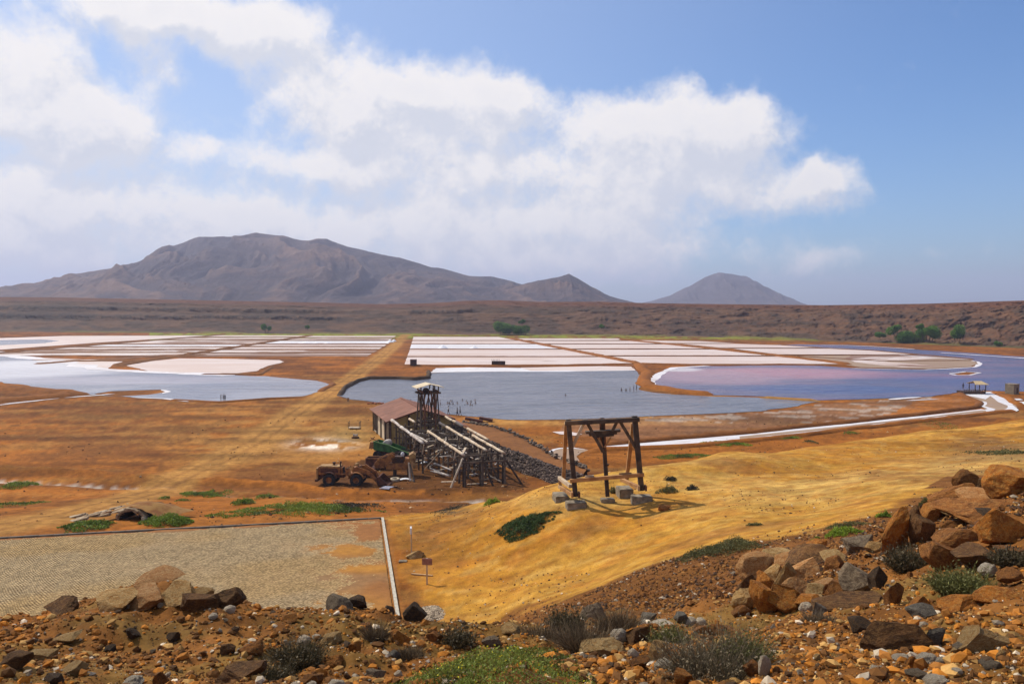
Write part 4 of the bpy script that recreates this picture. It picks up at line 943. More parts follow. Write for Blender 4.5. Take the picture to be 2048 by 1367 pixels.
# ------------------------------------------------------------------ trestle
def trestle():
    root = thing('loading_trestle', 'ruined timber loading trestle with five sloping pale rails on grey braced posts', 'trestle', tuple(L3(5, 18, 0)))
    RZ = 4.15
    rails = [(.3, 1.5, 23.4, DRIFT), (3.15, 1.0, 5.0, WOODP), (3.15, 14, 33, WOODP), (6.6, .3, 31, WOODP), (9.1, .3, 10.5, WOODP), (9.1, 13.5, 23.8, WOODP), (8.1, 19.6, 33.4, WOODP)]
    for (b, a0, a1, mt) in rails:
        # each rail is made of two or three spliced logs
        n = 3 if a1-a0 > 18 else (2 if a1-a0 > 8 else 1)
        for k in range(n):
            p = a0+(a1-a0)*k/n; q = a0+(a1-a0)*(k+1)/n
            m = MB(); m.log(L3(b+random.uniform(-.04, .04), p, RZ), L3(b+random.uniform(-.04, .04), q-.03, RZ), .20 if mt != DRIFT else .26, .18, 8, 0, .03); m.build('rail', mt, root, smooth_=True)
    m = MB(); m.log(L3(9.1, 10.4, 4.05), L3(9.1, 13.6, 4.05), .06, .05, 6); m.build('rail', WOODG, root)
    m = MB(); m.log(L3(.5, 15, 4.05), L3(1.6, 20.6, 3.75), .22, .16, 8); m.build('rail', DRIFT, root)
    # bents: posts, caps and braces
    bents = np.arange(4.8, 34, 2.6)
    for i, a in enumerate(bents):
        cols = [b for (b, a0, a1, _) in rails if a0-.4 <= a <= a1+.4]
        cols = sorted(set(cols+([5.0] if i % 2 else [])+([1.7] if (i % 3 == 0 and a < 22) else [])))
        if a > 31: cols = [3.15, 5.3, 8.1]
        for b in cols:
            r = .13 if b not in (5.3,) else .2; mt = random.choice([WOODG, WOODG, WOODD, WOODG])
            m = MB(); g = L3(b, a, 0); m.log(g+Vector((random.uniform(-.08, .08), 0, Hs(g.x, g.y)-.1)), L3(b, a, RZ-.15), r, r*.9, 7); m.build('post', mt, root)
            if b in (3.15, 6.6, 8.1, 9.1, .3):
                for s in (-1, 1):
                    if random.random() < .62:
                        m = MB(); m.log(L3(b, a+s*.1, RZ-1.5), L3(b, a+s*1.0, RZ-.12), .07, .07, 6); m.build('brace', WOODG if random.random() < .6 else WOODP, root)
        for z in ((3.3,) if i % 2 else (3.55, 1.9)):
            m = MB(); m.beam(L3(cols[0]-.4, a+.12, z), L3(cols[-1]+.4, a+.12, z+random.uniform(-.1, .1)), .14, .2); m.build('crossbeam', WOODG, root)
        for c0, c1 in zip(cols[:-1], cols[1:]):
            if random.random() < .6:
                up = random.random() < .5
                m = MB(); m.log(L3(c0, a-.1, .3 if up else 3.3), L3(c1, a-.1, 3.3 if up else .3), .065, .055, 6); m.build('brace', random.choice([WOODG, WOODD, WOODP]), root)
    # front legs raking outward
    for (b0, a0, b1, a1) in ((8.1, 33, 10.4, 33.6), (3.15, 32.6, 1.2, 33.6), (5.3, 33, 6.6, 34.2), (6.6, 31, 7.9, 32.5)):
        m = MB(); m.log(L3(b0, a0, 3.7), L3(b1, a1, .05), .12, .13, 7); m.build('raking_leg', WOODD if b0 > 5 else WOODP, root)
    for b in (5.3, 3.15, 8.1):
        m = MB(); m.beam(L3(b, 33, 0), L3(b, 33, 3.6), .42 if b == 5.3 else .36, .42); m.build('post', WOODD, root)
    for a in (12.5, 17.5, 22.5, 27.5):
        m = MB(); m.log(L3(3.2, a, 3.0), L3(9.1, a+random.uniform(-1.5, 1.5), 3.05), .09, .08, 7); m.build('crossbeam', random.choice([WOODG, DRIFT]), root)
    # leaning raker at the left, with planks
    for k in range(46):
        b = random.uniform(.8, 8.6); a = random.uniform(6, 30); L = random.uniform(2, 4.5); t = random.uniform(-1, 1)*1.3; z = random.uniform(1.6, 3.5)
        m = MB(); m.beam(L3(b, a, z), L3(b+L*math.cos(t)*.6, a+L*math.sin(t), z+random.uniform(-.5, .5)), random.uniform(.12, .3), .07); m.build('fallen_plank', random.choice([DRIFT, DRIFT, WOODG, WOODP]), root)
trestle()
# loose timber and scrap lying under the trestle: each its own thing
SCRAP = [('log', DRIFT, 'bleached'), ('plank', WOODP, 'pale'), ('plank', WOODG, 'grey')]
for k in range(46):
    b = random.uniform(1.0, 10.5); a = random.uniform(9, 33); L = random.uniform(1.2, 3.6); t = random.uniform(0, 6.28); nm, mt, ad = random.choice(SCRAP)
    c = L3(b, a, 0); c.z = Hs(c.x, c.y)+.12+random.random()*.5; d = Vector((math.cos(t), math.sin(t), random.uniform(-.2, .25)))*L/2
    m = MB()
    if nm == 'log': m.log(c-d, c+d, random.uniform(.09, .17), .1, 7)
    else: m.beam(c-d, c+d, random.uniform(.15, .3), .07)
    r = m.build('fallen_'+nm, mt, None); 
    r['label'] = ('long ' if L > 2.4 else 'short ')+ad+' '+nm+' lying under the trestle, '+['below its left rail', 'between its left and second rails', 'between its second and middle rails', 'between its middle and right rails', 'right of its right rails'][min(4, int(b/2.3))]+', '+['near the shed', 'in the middle', 'at the front'][min(2, int((a-9)/8))]; r['category'] = nm; r['group'] = ad+' timber lying beneath the trestle'
def place_px(px, py):
    p = ground_full(px, py); return Vector((p[0], p[1], Hs(p[0], p[1])))
# ------------------------------------------------------------------ machines (local frame: x forward, z up; origin on the ground)
def lroot(name, label, cat, loc, rz, rot=None):
    r = thing(name, label, cat, tuple(loc), rz, rot=rot); r['_local'] = 1; return r
def lbuild(m, name, mat, root, **k):
    return m.build(name, mat, _Loc(root) if False else None, **k) if False else _lb(m, name, mat, root, **k)
def _lb(m, name, mat, root, smooth_=False, bevel=0.0, **props):
    o = m.build(name, mat, None, smooth_, bevel, **props); o.parent = root; return o
def wheel(root, c, r, w, rim=RUST, tyre=RUBB):
    m = MB(); c = Vector(c)
    prof = [(r*.50, -w*.42), (r*.62, -w*.5), (r*.9, -w*.5), (r, -w*.36), (r, w*.36), (r*.9, w*.5), (r*.62, w*.5), (r*.50, w*.42)]
    m.lathe(c, (0, 1, 0), prof, 26)
    for k in range(22):  # tread lugs
        a = 2*math.pi*k/22; q = Matrix.Rotation(-a, 3, 'Y'); m.box(c+q@Vector((r*.985, 0, 0)), (r*.09, w*.8, r*.10), q)
    t = _lb(m, 'wheel', tyre, root)
    m = MB(); m.lathe(c, (0, 1, 0), [(0, -w*.2), (r*.2, -w*.24), (r*.24, -w*.12), (r*.44, -w*.16), (r*.52, -w*.42), (r*.52, w*.42), (r*.44, w*.16), (r*.24, w*.12), (r*.2, w*.24), (0, w*.2)], 18); _lb(m, 'rim', rim, t)
def bucket(m, c, w, sgn=1, s=1.0):
    c = Vector(c); prof = [(0, 0), (1.0, -.05), (1.05, 0), (.15, .12), (-.28, .45), (-.30, .95), (-.05, 1.15), (-.12, 1.2), (-.42, 1.0), (-.42, .40), (-.2, 0)]
    P = [c+Vector((sgn*x*s, -w/2, z*s)) for x, z in prof]; m.poly(P, w, 0, (0, 1, 0))
    # cheeks
    for y in (-w/2, w/2-.05):
        m.poly([c+Vector((sgn*x*s, y, z*s)) for x, z in ((-.3, .1), (1.0, 0), (.75, .45), (0, 1.1), (-.35, 1.0))], .05, 0, (0, 1, 0))
def loader(loc, rz):
    r = lroot('wheel_loader', 'derelict orange wheel loader with faded yellow hood and two big dark tyres, bucket lowered', 'wheel loader', loc, rz)
    # rear: engine hood (x -1.0 .. -4.4)
    m = MB(); m.box((-3.05, 0, 1.72), (2.75, 1.5, .95), None, 0, .96); _lb(m, 'engine_hood', RUST, r, bevel=.04)
    m = MB(); m.box((-3.05, 0, 2.24), (2.55, 1.42, .07)); m.box((-3.5, 0, 2.30), (1.3, 1.2, .05)); _lb(m, 'hood_lid', RUSTY, r, bevel=.015)
    m = MB(); m.box((-3.05, -.80, 1.98), (2.1, .04, .12)); m.box((-3.0, -.79, 1.70), (2.1, .04, .34)); _lb(m, 'side_grille', RUSTD, r)
    m = MB(); m.box((-4.50, 0, 1.35), (.22, 1.7, 1.45)); _lb(m, 'radiator_guard', RUSTY, r, bevel=.03)
    m = MB(); m.box((-4.55, 0, .62), (.35, 2.1, .28)); _lb(m, 'counterweight', RUSTD, r, bevel=.04)
    m = MB(); m.box((-2.9, 0, 1.1), (3.2, .9, .45)); _lb(m, 'rear_frame', RUSTD, r)
    m = MB(); m.tube([(-1.75, -.35, 2.2), (-1.75, -.35, 2.55), (-1.68, -.35, 2.85)], [.09, .09, .11], 8); _lb(m, 'exhaust_stack', IRON, r)
    m = MB(); m.lathe((-2.7, .3, 2.25), (0, 0, 1), [(.14, 0), (.14, .25), (.22, .27), (.22, .38), (0, .42)], 10); _lb(m, 'air_cleaner', IRON, r)
    # cab deck
    m = MB(); m.box((-1.15, 0, 1.35), (.95, 1.8, .10)); m.box((-1.55, 0, 1.75), (.10, 1.5, .75)); m.box((-.75, -.78, 1.65), (.55, .06, .85)); _lb(m, 'cab_deck', RUST, r, bevel=.01)
    m = MB(); m.box((-1.2, 0, 1.58), (.5, .5, .14)); m.box((-1.42, 0, 1.85), (.12, .5, .5)); _lb(m, 'seat', RUBB, r, bevel=.02)
    m = MB(); m.tube([(-.72, 0, 1.4), (-.85, 0, 2.0)], .035, 6); m.lathe((-.86, 0, 2.02), (-.3, 0, 1), [(.22, -.02), (.25, 0), (.22, .02), (.20, 0), (.22, -.02)], 14); _lb(m, 'steering_wheel', IRON, r)
    for y in (-.9, .8):
        m = MB(); m.poly([(-.7, y, 1.3), (-.45, y, 2.05), (-.30, y, 2.05), (-.42, y, 1.3)], .1, 0, (0, 1, 0)); _lb(m, 'cab_post', RUSTY, r)
    # fenders
    for y in (-1.05, 1.05):
        for cx in (-2.95, .35):
            m = MB(); P = [(cx+.95*math.cos(a), y, .72+.95*math.sin(a)) for a in np.linspace(.25, 2.9, 9)]
            for p, q in zip(P[:-1], P[1:]): m.beam(p, q, .5, .05, 0, 1, (0, 0, 1))
            _lb(m, 'fender', RUSTD if cx < 0 else RUST, r)
    # front frame & tower
    m = MB(); m.box((.2, 0, 1.1), (1.9, .9, .7)); m.poly([(-.35, -.45, 1.3), (-.1, -.45, 2.15), (.55, -.45, 2.25), (1.0, -.45, 1.3)], .9, 0, (0, 1, 0)); _lb(m, 'front_frame', RUST, r, bevel=.02)
    m = MB(); m.box((-.35, 0, .95), (.5, .4, .6)); _lb(m, 'articulation_joint', IRON, r)
    m = MB(); m.lathe((.25, -.2, 2.3), (0, 0, 1), [(0, 0), (.22, 0), (.26, .2), (.15, .34), (0, .36)], 10); _lb(m, 'oil_tank', RUSTY, r, smooth_=True)
    # lift arms: boom rises then drops to the bucket
    for y in (-.62, .62):
        m = MB(); m.poly([(.0, y-.05, 2.0), (.3, y-.05, 2.28), (1.9, y-.05, 1.75), (3.0, y-.05, .55), (2.75, y-.05, .35), (1.7, y-.05, 1.3), (.2, y-.05, 1.8)], .1, 0, (0, 1, 0)); _lb(m, 'lift_arm', RUST, r)
        m = MB(); m.tube([(.6, y*.7, 1.1), (1.9, y*.7, 1.45)], .09, 8); _lb(m, 'hydraulic_ram', IRON, r)
    m = MB(); m.beam((1.2, 0, 2.35), (2.5, 0, 1.5), .22, .28); m.beam((2.45, 0, 1.7), (2.9, 0, .7), .16, .2); m.tube([(.3, 0, 2.15), (1.4, 0, 2.35)], .1, 8); _lb(m, 'tilt_linkage', RUST, r)
    m = MB(); bucket(m, (3.25, 0, .08), 2.5, 1, .95); b = _lb(m, 'bucket', RUSTD, r)
    for k in range(6):
        m = MB(); m.beam((4.15, -1.1+k*.44, .1), (4.55, -1.1+k*.44, .06), .1, .05, 0, .5); o = m.build('bucket_tooth', IRON, None); o.parent = b
    for y in (-1.05, 1.05):
        wheel(r, (-2.95, y, .72), .74, .5); wheel(r, (.35, y, .72), .74, .5)
def at_flat(px, py, dx=0, dy=0):
    q = on_plane(px, py, .2); return Vector((q[0]+dx, q[1]+dy, Hs(q[0]+dx, q[1]+dy)-.04))
loader(at_flat(708, 973, 0, 1.0), R(-3))
def loader2(loc, rz):
    r = lroot('loader_front_half', 'stripped front half of an orange loader with arms raised over the fallen tyre', 'loader wreck', loc, rz)
    m = MB(); m.box((0, 0, 1.25), (3.4, 1.1, .8), None, 0, .92); m.box((1.2, 0, 1.7), (1.0, 1.4, 1.1)); _lb(m, 'chassis', RUST, r, bevel=.03)
    m = MB(); m.poly([(-3.2, -.6, 1.6), (-2.6, -.6, 2.25), (-.9, -.6, 2.9), (-.5, -.6, 2.6), (-.8, -.6, 2.0), (-1.6, -.6, 1.5), (-2.4, -.6, 1.0), (-3.0, -.6, 1.1)], .12, 0, (0, 1, 0))
    m.poly([(-3.2, .5, 1.6), (-2.6, .5, 2.25), (-.9, .5, 2.9), (-.5, .5, 2.6), (-.8, .5, 2.0), (-1.6, .5, 1.5), (-2.4, .5, 1.0), (-3.0, .5, 1.1)], .12, 0, (0, 1, 0)); _lb(m, 'lift_arm', RUST, r)
    m = MB(); m.tube([(-2.5, 0, 1.9), (-.8, 0, 2.5)], .12, 8); m.beam((-1.9, 0, .8), (-.8, 0, 1.6), .3, .3); _lb(m, 'hydraulic_ram', IRON, r)
    m = MB(); m.box((-.2, 0, 2.1), (1.5, 1.0, .8)); m.tube([(-.6, -.3, 2.4), (-.5, -.3, 3.0), (.1, -.3, 3.0)], .05, 6); m.tube([(.2, .2, 2.4), (.4, .2, 3.1)], .06, 6); _lb(m, 'engine_block', IRON, r, bevel=.05)
    m = MB(); m.lathe((.4, -.1, 2.5), (0, 0, 1), [(.2, 0), (.25, .3), (.12, .5), (0, .5)], 10); _lb(m, 'filter_canister', WHITEM, r)
    m = MB(); m.poly([(1.5, -.75, 1.0), (2.0, -.75, 1.0), (2.1, -.75, 2.7), (1.75, -.75, 3.0), (1.2, -.75, 2.7)], 1.5, 0, (0, 1, 0)); _lb(m, 'rear_plate', RUSTY, r, bevel=.03)
    m = MB(); bucket(m, (-3.5, 0, .05), 2.3, -1, .9); b = _lb(m, 'bucket', RUSTD, r)
    for k in range(6):
        m = MB(); m.beam((-4.2, -1.0+k*.4, .5), (-4.6, -1.0+k*.4, .3), .1, .06, 0, .5); o = m.build('bucket_tooth', RUST, None); o.parent = b
    for x in (-.6, 1.2): 
        m = MB(); m.box((x, 0, .45), (.4, .9, .9)); _lb(m, 'support_block', WOODD, r)
loader2(at_flat(797, 953, 0, 1.0), R(4))
def dumper():
    r = lroot('green_dump_truck', 'old green tipper truck with sloping green body beside the shed wall', 'dump truck', at_flat(782, 916, 0, 1.2), R(-12))
    m = MB(); P = [(-2.4, -1.05, 1.35), (2.9, -1.05, .85), (2.9, -1.05, 1.05), (-.2, -1.05, 2.1), (-2.4, -1.05, 2.55)]
    m.poly(P, .08, 0, (0, 1, 0)); m.poly([(x, .97, z) for x, y, z in P], .08, 0, (0, 1, 0)); m.poly([(-2.4, -.97, 1.35), (2.9, -.97, .85), (2.9, .97, .85), (-2.4, .97, 1.35)], .07); m.box((-2.42, 0, 1.95), (.06, 2.0, 1.2)); _lb(m, 'tipper_body', GREENP, r)
    for x in (-1.9, -.9, .1, 1.1):
        m = MB(); m.box((x, -1.1, 1.75-.19*(x+1)), (.10, .08, .75)); _lb(m, 'body_rib', GREENP, r)
    m = MB(); m.beam((-2.5, -1.07, 2.6), (-.2, -1.07, 2.14), .14, .09); m.beam((-.2, -1.07, 2.14), (2.9, -1.07, 1.08), .14, .09); _lb(m, 'top_rail', simple('light_green_edge', (.18, .34, .10), (.12, .24, .08), 2, .6), r)
    m = MB(); m.beam((-2.4, -.4, .95), (2.6, -.4, .75), .14, .22); m.beam((-2.4, .4, .95), (2.6, .4, .75), .14, .22); m.box((0, 0, .8), (.3, 1.0, .2)); _lb(m, 'chassis', RUSTD, r)
    m = MB(); m.lathe((-.7, 0, 2.2), (0, 1, 0), [(0, -.7), (.5, -.7), (.55, -.4), (.55, .4), (.5, .7), (0, .7)], 16); _lb(m, 'drum', DRIFT, r, smooth_=True)
    m = MB(); m.box((-2.9, 0, 1.9), (.7, 1.6, .9), None, 0, .7); m.beam((-3.3, -.5, 2.5), (-2.5, -.3, 3.1), .12); m.beam((-3.4, .2, 2.9), (-2.2, .3, 2.3), .12); _lb(m, 'wrecked_cab', RUST, r)
    for x, rr_ in ((-1.9, .62), (1.25, .68)):
        for y in (-.98, .98): wheel(r, (x, y, rr_), rr_, .34, IRON)
dumper()
def small_trailer():
    r = lroot('rusty_hopper', 'dark rusted open hopper box standing behind the orange loaders', 'hopper', at_flat(752, 936, 0, 1), R(-4))
    m = MB()
    for a, b in (((-1.4, -.7), (1.2, -.7)), ((1.2, -.7), (1.2, .8)), ((1.2, .8), (-1.4, .8)), ((-1.4, .8), (-1.4, -.7))):
        m.beam((a[0], a[1], 1.0), (b[0], b[1], 1.0), .05, 1.1)
    m.box((-.1, 0, .5), (2.6, 1.5, .06)); _lb(m, 'hopper_wall', RUSTD, r)
    m = MB(); m.beam((-1.45, -.74, 1.57), (1.25, -.74, 1.57), .09); m.beam((-1.45, .84, 1.57), (1.25, .84, 1.57), .09); m.beam((-1.43, -.7, 1.57), (-1.43, .8, 1.57), .09); _lb(m, 'rim', RUST, r)
    for x in (-1.0, .8):
        for y in (-.6, .7): m = MB(); m.beam((x, y, 0), (x, y, .5), .12); _lb(m, 'leg', IRON, r)
    r = lroot('tubular_frame', 'square maroon pipe frame standing between the hopper and the loader wreck', 'frame', at_flat(782, 938, 0, 1.2), R(5))
    for x in (-.9, 1.0):
        for y in (-.4, .5): m = MB(); m.tube([(x-.15, y, 0), (x, y, 1.9)], .06, 7); _lb(m, 'leg', RUSTD, r)
    mr = simple('maroon_paint', (.16, .05, .055), (.10, .035, .035), 3, .7)
    for y in (-.4, .5): m = MB(); m.beam((-1, y, 1.9), (1.2, y, 1.9), .12); m.beam((-1, y, 1.5), (1.2, y, 1.5), .08); _lb(m, 'rail', mr, r)
    m = MB(); m.lathe((1.35, -.2, 1.9), (0, 1, 0), [(.35, -.15), (.42, -.18), (.62, -.16), (.66, 0), (.62, .16), (.42, .18), (.35, .15), (.35, -.15)], 22); _lb(m, 'hung_tyre', RUBB, r)
small_trailer()
def tyre_thing(name, label, loc, r, tilt, mat):
    o = thing(name, label, 'tyre', tuple(loc), 0, rot=tilt); m = MB()
    m.lathe((0, 0, .18), (0, 0, 1), [(r*.5, -.14), (r*.62, -.18), (r*.92, -.17), (r, -.08), (r, .08), (r*.92, .17), (r*.62, .18), (r*.5, .14), (r*.52, 0), (r*.5, -.14)], 26)
    t = _lb(m, 'tread', mat, o, smooth_=True)
tyre_thing('tractor_tyre', 'pale dusty tyre lying flat in front of the loader wreck', place_px(790, 962), .62, (R(4), 0, 0), simple('dusty_tyre', (.46, .38, .27), (.30, .24, .16), 3, .9, .2))
for (a, b, lb, nm, ct, mt, th) in (((797, 961), (826, 961), 'curved white metal sheet on the ground right of the pale tyre', 'metal_sheet', 'metal sheet', WHITEM, .5),
                        ((768, 978), (792, 976), 'bluish white metal sheet lying below the loader bucket', 'metal_sheet', 'metal sheet', simple('bluish_sheet', (.42, .45, .56), (.2, .2, .24), 2, .4), .7),
                        ((842, 927), (858, 926), 'white sheet scrap shining on the ground under the trestle', 'metal_sheet', 'metal sheet', WHITEM, .6)):
    p = place_px(*a); q = place_px(*b); m = MB(); n = 6; d = q-p
    for i in range(n):
        t0 = i/n; t1 = (i+1)/n; z0 = .06+.22*math.sin(t0*math.pi); z1 = .06+.22*math.sin(t1*math.pi)
        m.beam(p+d*t0+Vector((0, 0, z0)), p+d*t1+Vector((0, 0, z1)), th*1.6, .02)
    o = m.build(nm, mt, None); o['label'] = lb; o['category'] = ct
for k, (x0, y0, x1, y1, z, mt) in enumerate(((820, 962, 815, 924, 2.1, WOODP), (824, 963, 822, 926, 2.2, WOODO), (829, 964, 817, 928, 2.0, WOODG))):
    p = place_px(x0, y0); q = p+Vector(((x1-x0)*.06, 1.2, z)); m = MB(); m.beam(p, q, .2, .06); o = m.build('leaning_plank', mt, None)
    o['label'] = ['pale plank leaning on the rear of the orange loader wreck', 'ochre plank leaning in the middle against the loader wreck', 'grey plank leaning outermost by the loader wreck'][k]; o['category'] = 'plank'; o['group'] = 'planks leaning on the loader wreck'
# dark barrel shed things under the trestle
def crate(px, py, sz, lb, nm, ct, mt, rz=0.2):
    o = thing(nm, lb, ct, tuple(place_px(px, py)), rz); m = MB(); m.box((0, 0, sz[2]/2), sz); _lb(m, 'box_body', mt, o, bevel=.03)
    m = MB(); m.box((0, 0, sz[2]+.03), (sz[0]*1.06, sz[1]*1.06, .06)); _lb(m, 'lid', RUSTD, o, bevel=.01)
crate(835, 922, (1.5, 1.2, 1.3), 'black steel box under the left rail of the trestle', 'steel_box', 'box', IRON)
crate(818, 919, (.8, .8, 1.0), 'faded red steel box beside the black box under the trestle', 'steel_box', 'box', simple('faded_red', (.42, .14, .10), (.25, .08, .06), 2, .7))

# ------------------------------------------------------------------ cableway support frame on the yellow hill
def pylon():
    D = 55.0
    def at(px, py, d): return Vector(world_at(px, py, d))
    base = at(1205, 1000, 55.2); root = thing('cableway_frame', 'weathered timber cableway support frame standing on five concrete blocks on the yellow hill', 'timber frame', tuple(base))
    def bm_(name, a, b, w, h, mt, lab=None, **k):
        m = MB(); m.beam(a, b, w, h, **k); o = m.build(name, mt, root, bevel=.012); return o
    dF, dR = 54.2, 56.9    # near legs and far legs
    # near posts
    bm_('post', at(1151, 992, dF), at(1136.5, 838, dF), .33, .33, WOODD); bm_('post', at(1283, 980, dF), at(1269, 831.5, dF), .35, .35, WOODD)
    bm_('post', at(1215, 992, 55.2), at(1204.5, 835, 55.2), .27, .27, WOODD)
    # rear raking posts
    bm_('post', at(1127, 955, dR), at(1132.5, 845, dF+.4), .25, .25, WOODO); bm_('post', at(1253, 960, dR), at(1266, 845, dF+.4), .25, .25, WOODO)
    # head beam
    bm_('head_beam', at(1130, 846, dF-.25), at(1279, 838.5, dF-.25), .24, .28, WOODD)
    # post caps of inner rakers
    for x0, y0, x1, y1 in ((1171, 838, 1143.5, 896), (1171, 838, 1206, 903), (1237, 836, 1224, 862), (1237, 836, 1272, 896)):
        bm_('raking_brace', at(x0, y0+1, dF+.1), at(x1, y1, dF+.15), .2, .21, WOODG if x1 != 1143.5 else WOODP)
    for x0, y0 in ((1171, 837.5), (1237, 835)): bm_('cap_block', at(x0, y0, dF+.1), at(x0, y0+10, dF+.1), .3, .3, WOODG)
    # saddle: stacked boat-shaped beams
    for (x0, x1, y, w) in ((1171, 1240, 862.5, .24), (1178, 1233, 867, .22), (1185, 1227, 870.5, .2)):
        bm_('saddle_beam', at(x0, y+1.5, 54.9), at(x1, y-2.5, 54.9), .55, .16, WOODD)
    bm_('saddle_tip', at(1229, 862.5, 54.9), at(1240.5, 859, 54.9), .4, .10, WOODD); bm_('saddle_tip', at(1184, 865.5, 54.9), at(1171.5, 864.5, 54.9), .4, .12, WOODD)
    for x0, x1 in ((1196, 1205), (1222, 1209)): bm_('saddle_brace', at(x0, 874, 54.9), at(x1, 894, 55.0), .13, .13, WOODO)
    for x in (1200, 1208): bm_('king_post', at(x, 836, 55.05), at(x+3, 900, 55.05), .12, .14, WOODR)
    # low tie beam
    bm_('tie_beam', at(1140, 961, dF-.2), at(1288, 948.5, dF-.2), .2, .25, WOODO); bm_('tie_block', at(1170, 952.5, dF), at(1188, 951.2, dF), .14, .13, WOODP)
    bm_('tie_block', at(1238, 947.5, dF), at(1263, 945.7, dF), .14, .13, WOODO)
    # ladder pegs on the centre post
    for y in (928, 941, 953, 965): bm_('climbing_peg', at(1208.5, y+.4, 55.0), at(1219, y, 55.0), .04, .04, IRON)
    # iron bands
    for (x, y) in ((1148, 953), (1279, 946), (1213, 955), (1212, 929)):
        m = MB(); p = at(x, y, dF if x != 1213 and x != 1212 else 55.2); m.box(p, (.34, .34, .1)); m.build('iron_band', IRON, root)
    # sills: pale timbers running back from each near foot
    for (x0, y0, x1, y1) in ((1148.5, 990, 1119, 973.5), (1141, 972, 1118.5, 955.5), (1281, 975.5, 1243, 961)):
        a = at(x0, y0, dF-.1); b = at(x1, y1, dR-.2); b.z = a.z+(.02 if y0 != 972 else .05); 
        if y0 == 972: a.z += 0; a = at(x0, y0, dF+.2); b.z = a.z+.1
        bm_('sill_timber', a, b, .24, .24, WOODO if y0 != 972 else WOODP)
    bm_('sill_post', at(1121, 971, dR-.3), at(1119, 956, dR-.3), .2, .2, WOODO)
    for (x, y) in ((1151, 988), (1284, 975)):
        p = at(x, y, dF-.2)
        for s in (-.24, .24): m = MB(); m.box(p+Vector((s, -.02, 0)), (.13, .5, .34)); m.build('foot_chock', WOODO if s < 0 else WOODR, root, bevel=.01)
    # concrete footings
    for (x, y, d, sx, sy, sz, rz) in ((1152, 1005, dF-.3, 1.35, .9, .58, .12), (1121, 990, dR-.4, .95, 1.5, .55, .12), (1215, 998.5, 55.2, .95, .62, .5, .05), (1283, 993, dF, 1.35, .85, .55, .1), (1249, 977, dR, 1.0, 1.35, .58, .1)):
        p = at(x, y, d); g = Hs(p.x, p.y); rot = Matrix.Rotation(rz, 3, 'Z')
        m = MB(); zt = p.z+.10; m.box((p.x, p.y, zt-.40), (sx, sy, .8), rot); o = m.build('footing', CONC, root)
        bm = bmesh.new(); bm.from_mesh(o.data); bmesh.ops.bevel(bm, geom=list(bm.edges), offset=.04, segments=2, affect='EDGES'); bmesh.ops.subdivide_edges(bm, edges=bm.edges, cuts=3, use_grid_fill=True)
        for v in bm.verts: v.co += Vector((random.uniform(-1, 1), random.uniform(-1, 1), random.uniform(-1, 1)))*.012
        bm.to_mesh(o.data); bm.free()
pylon()
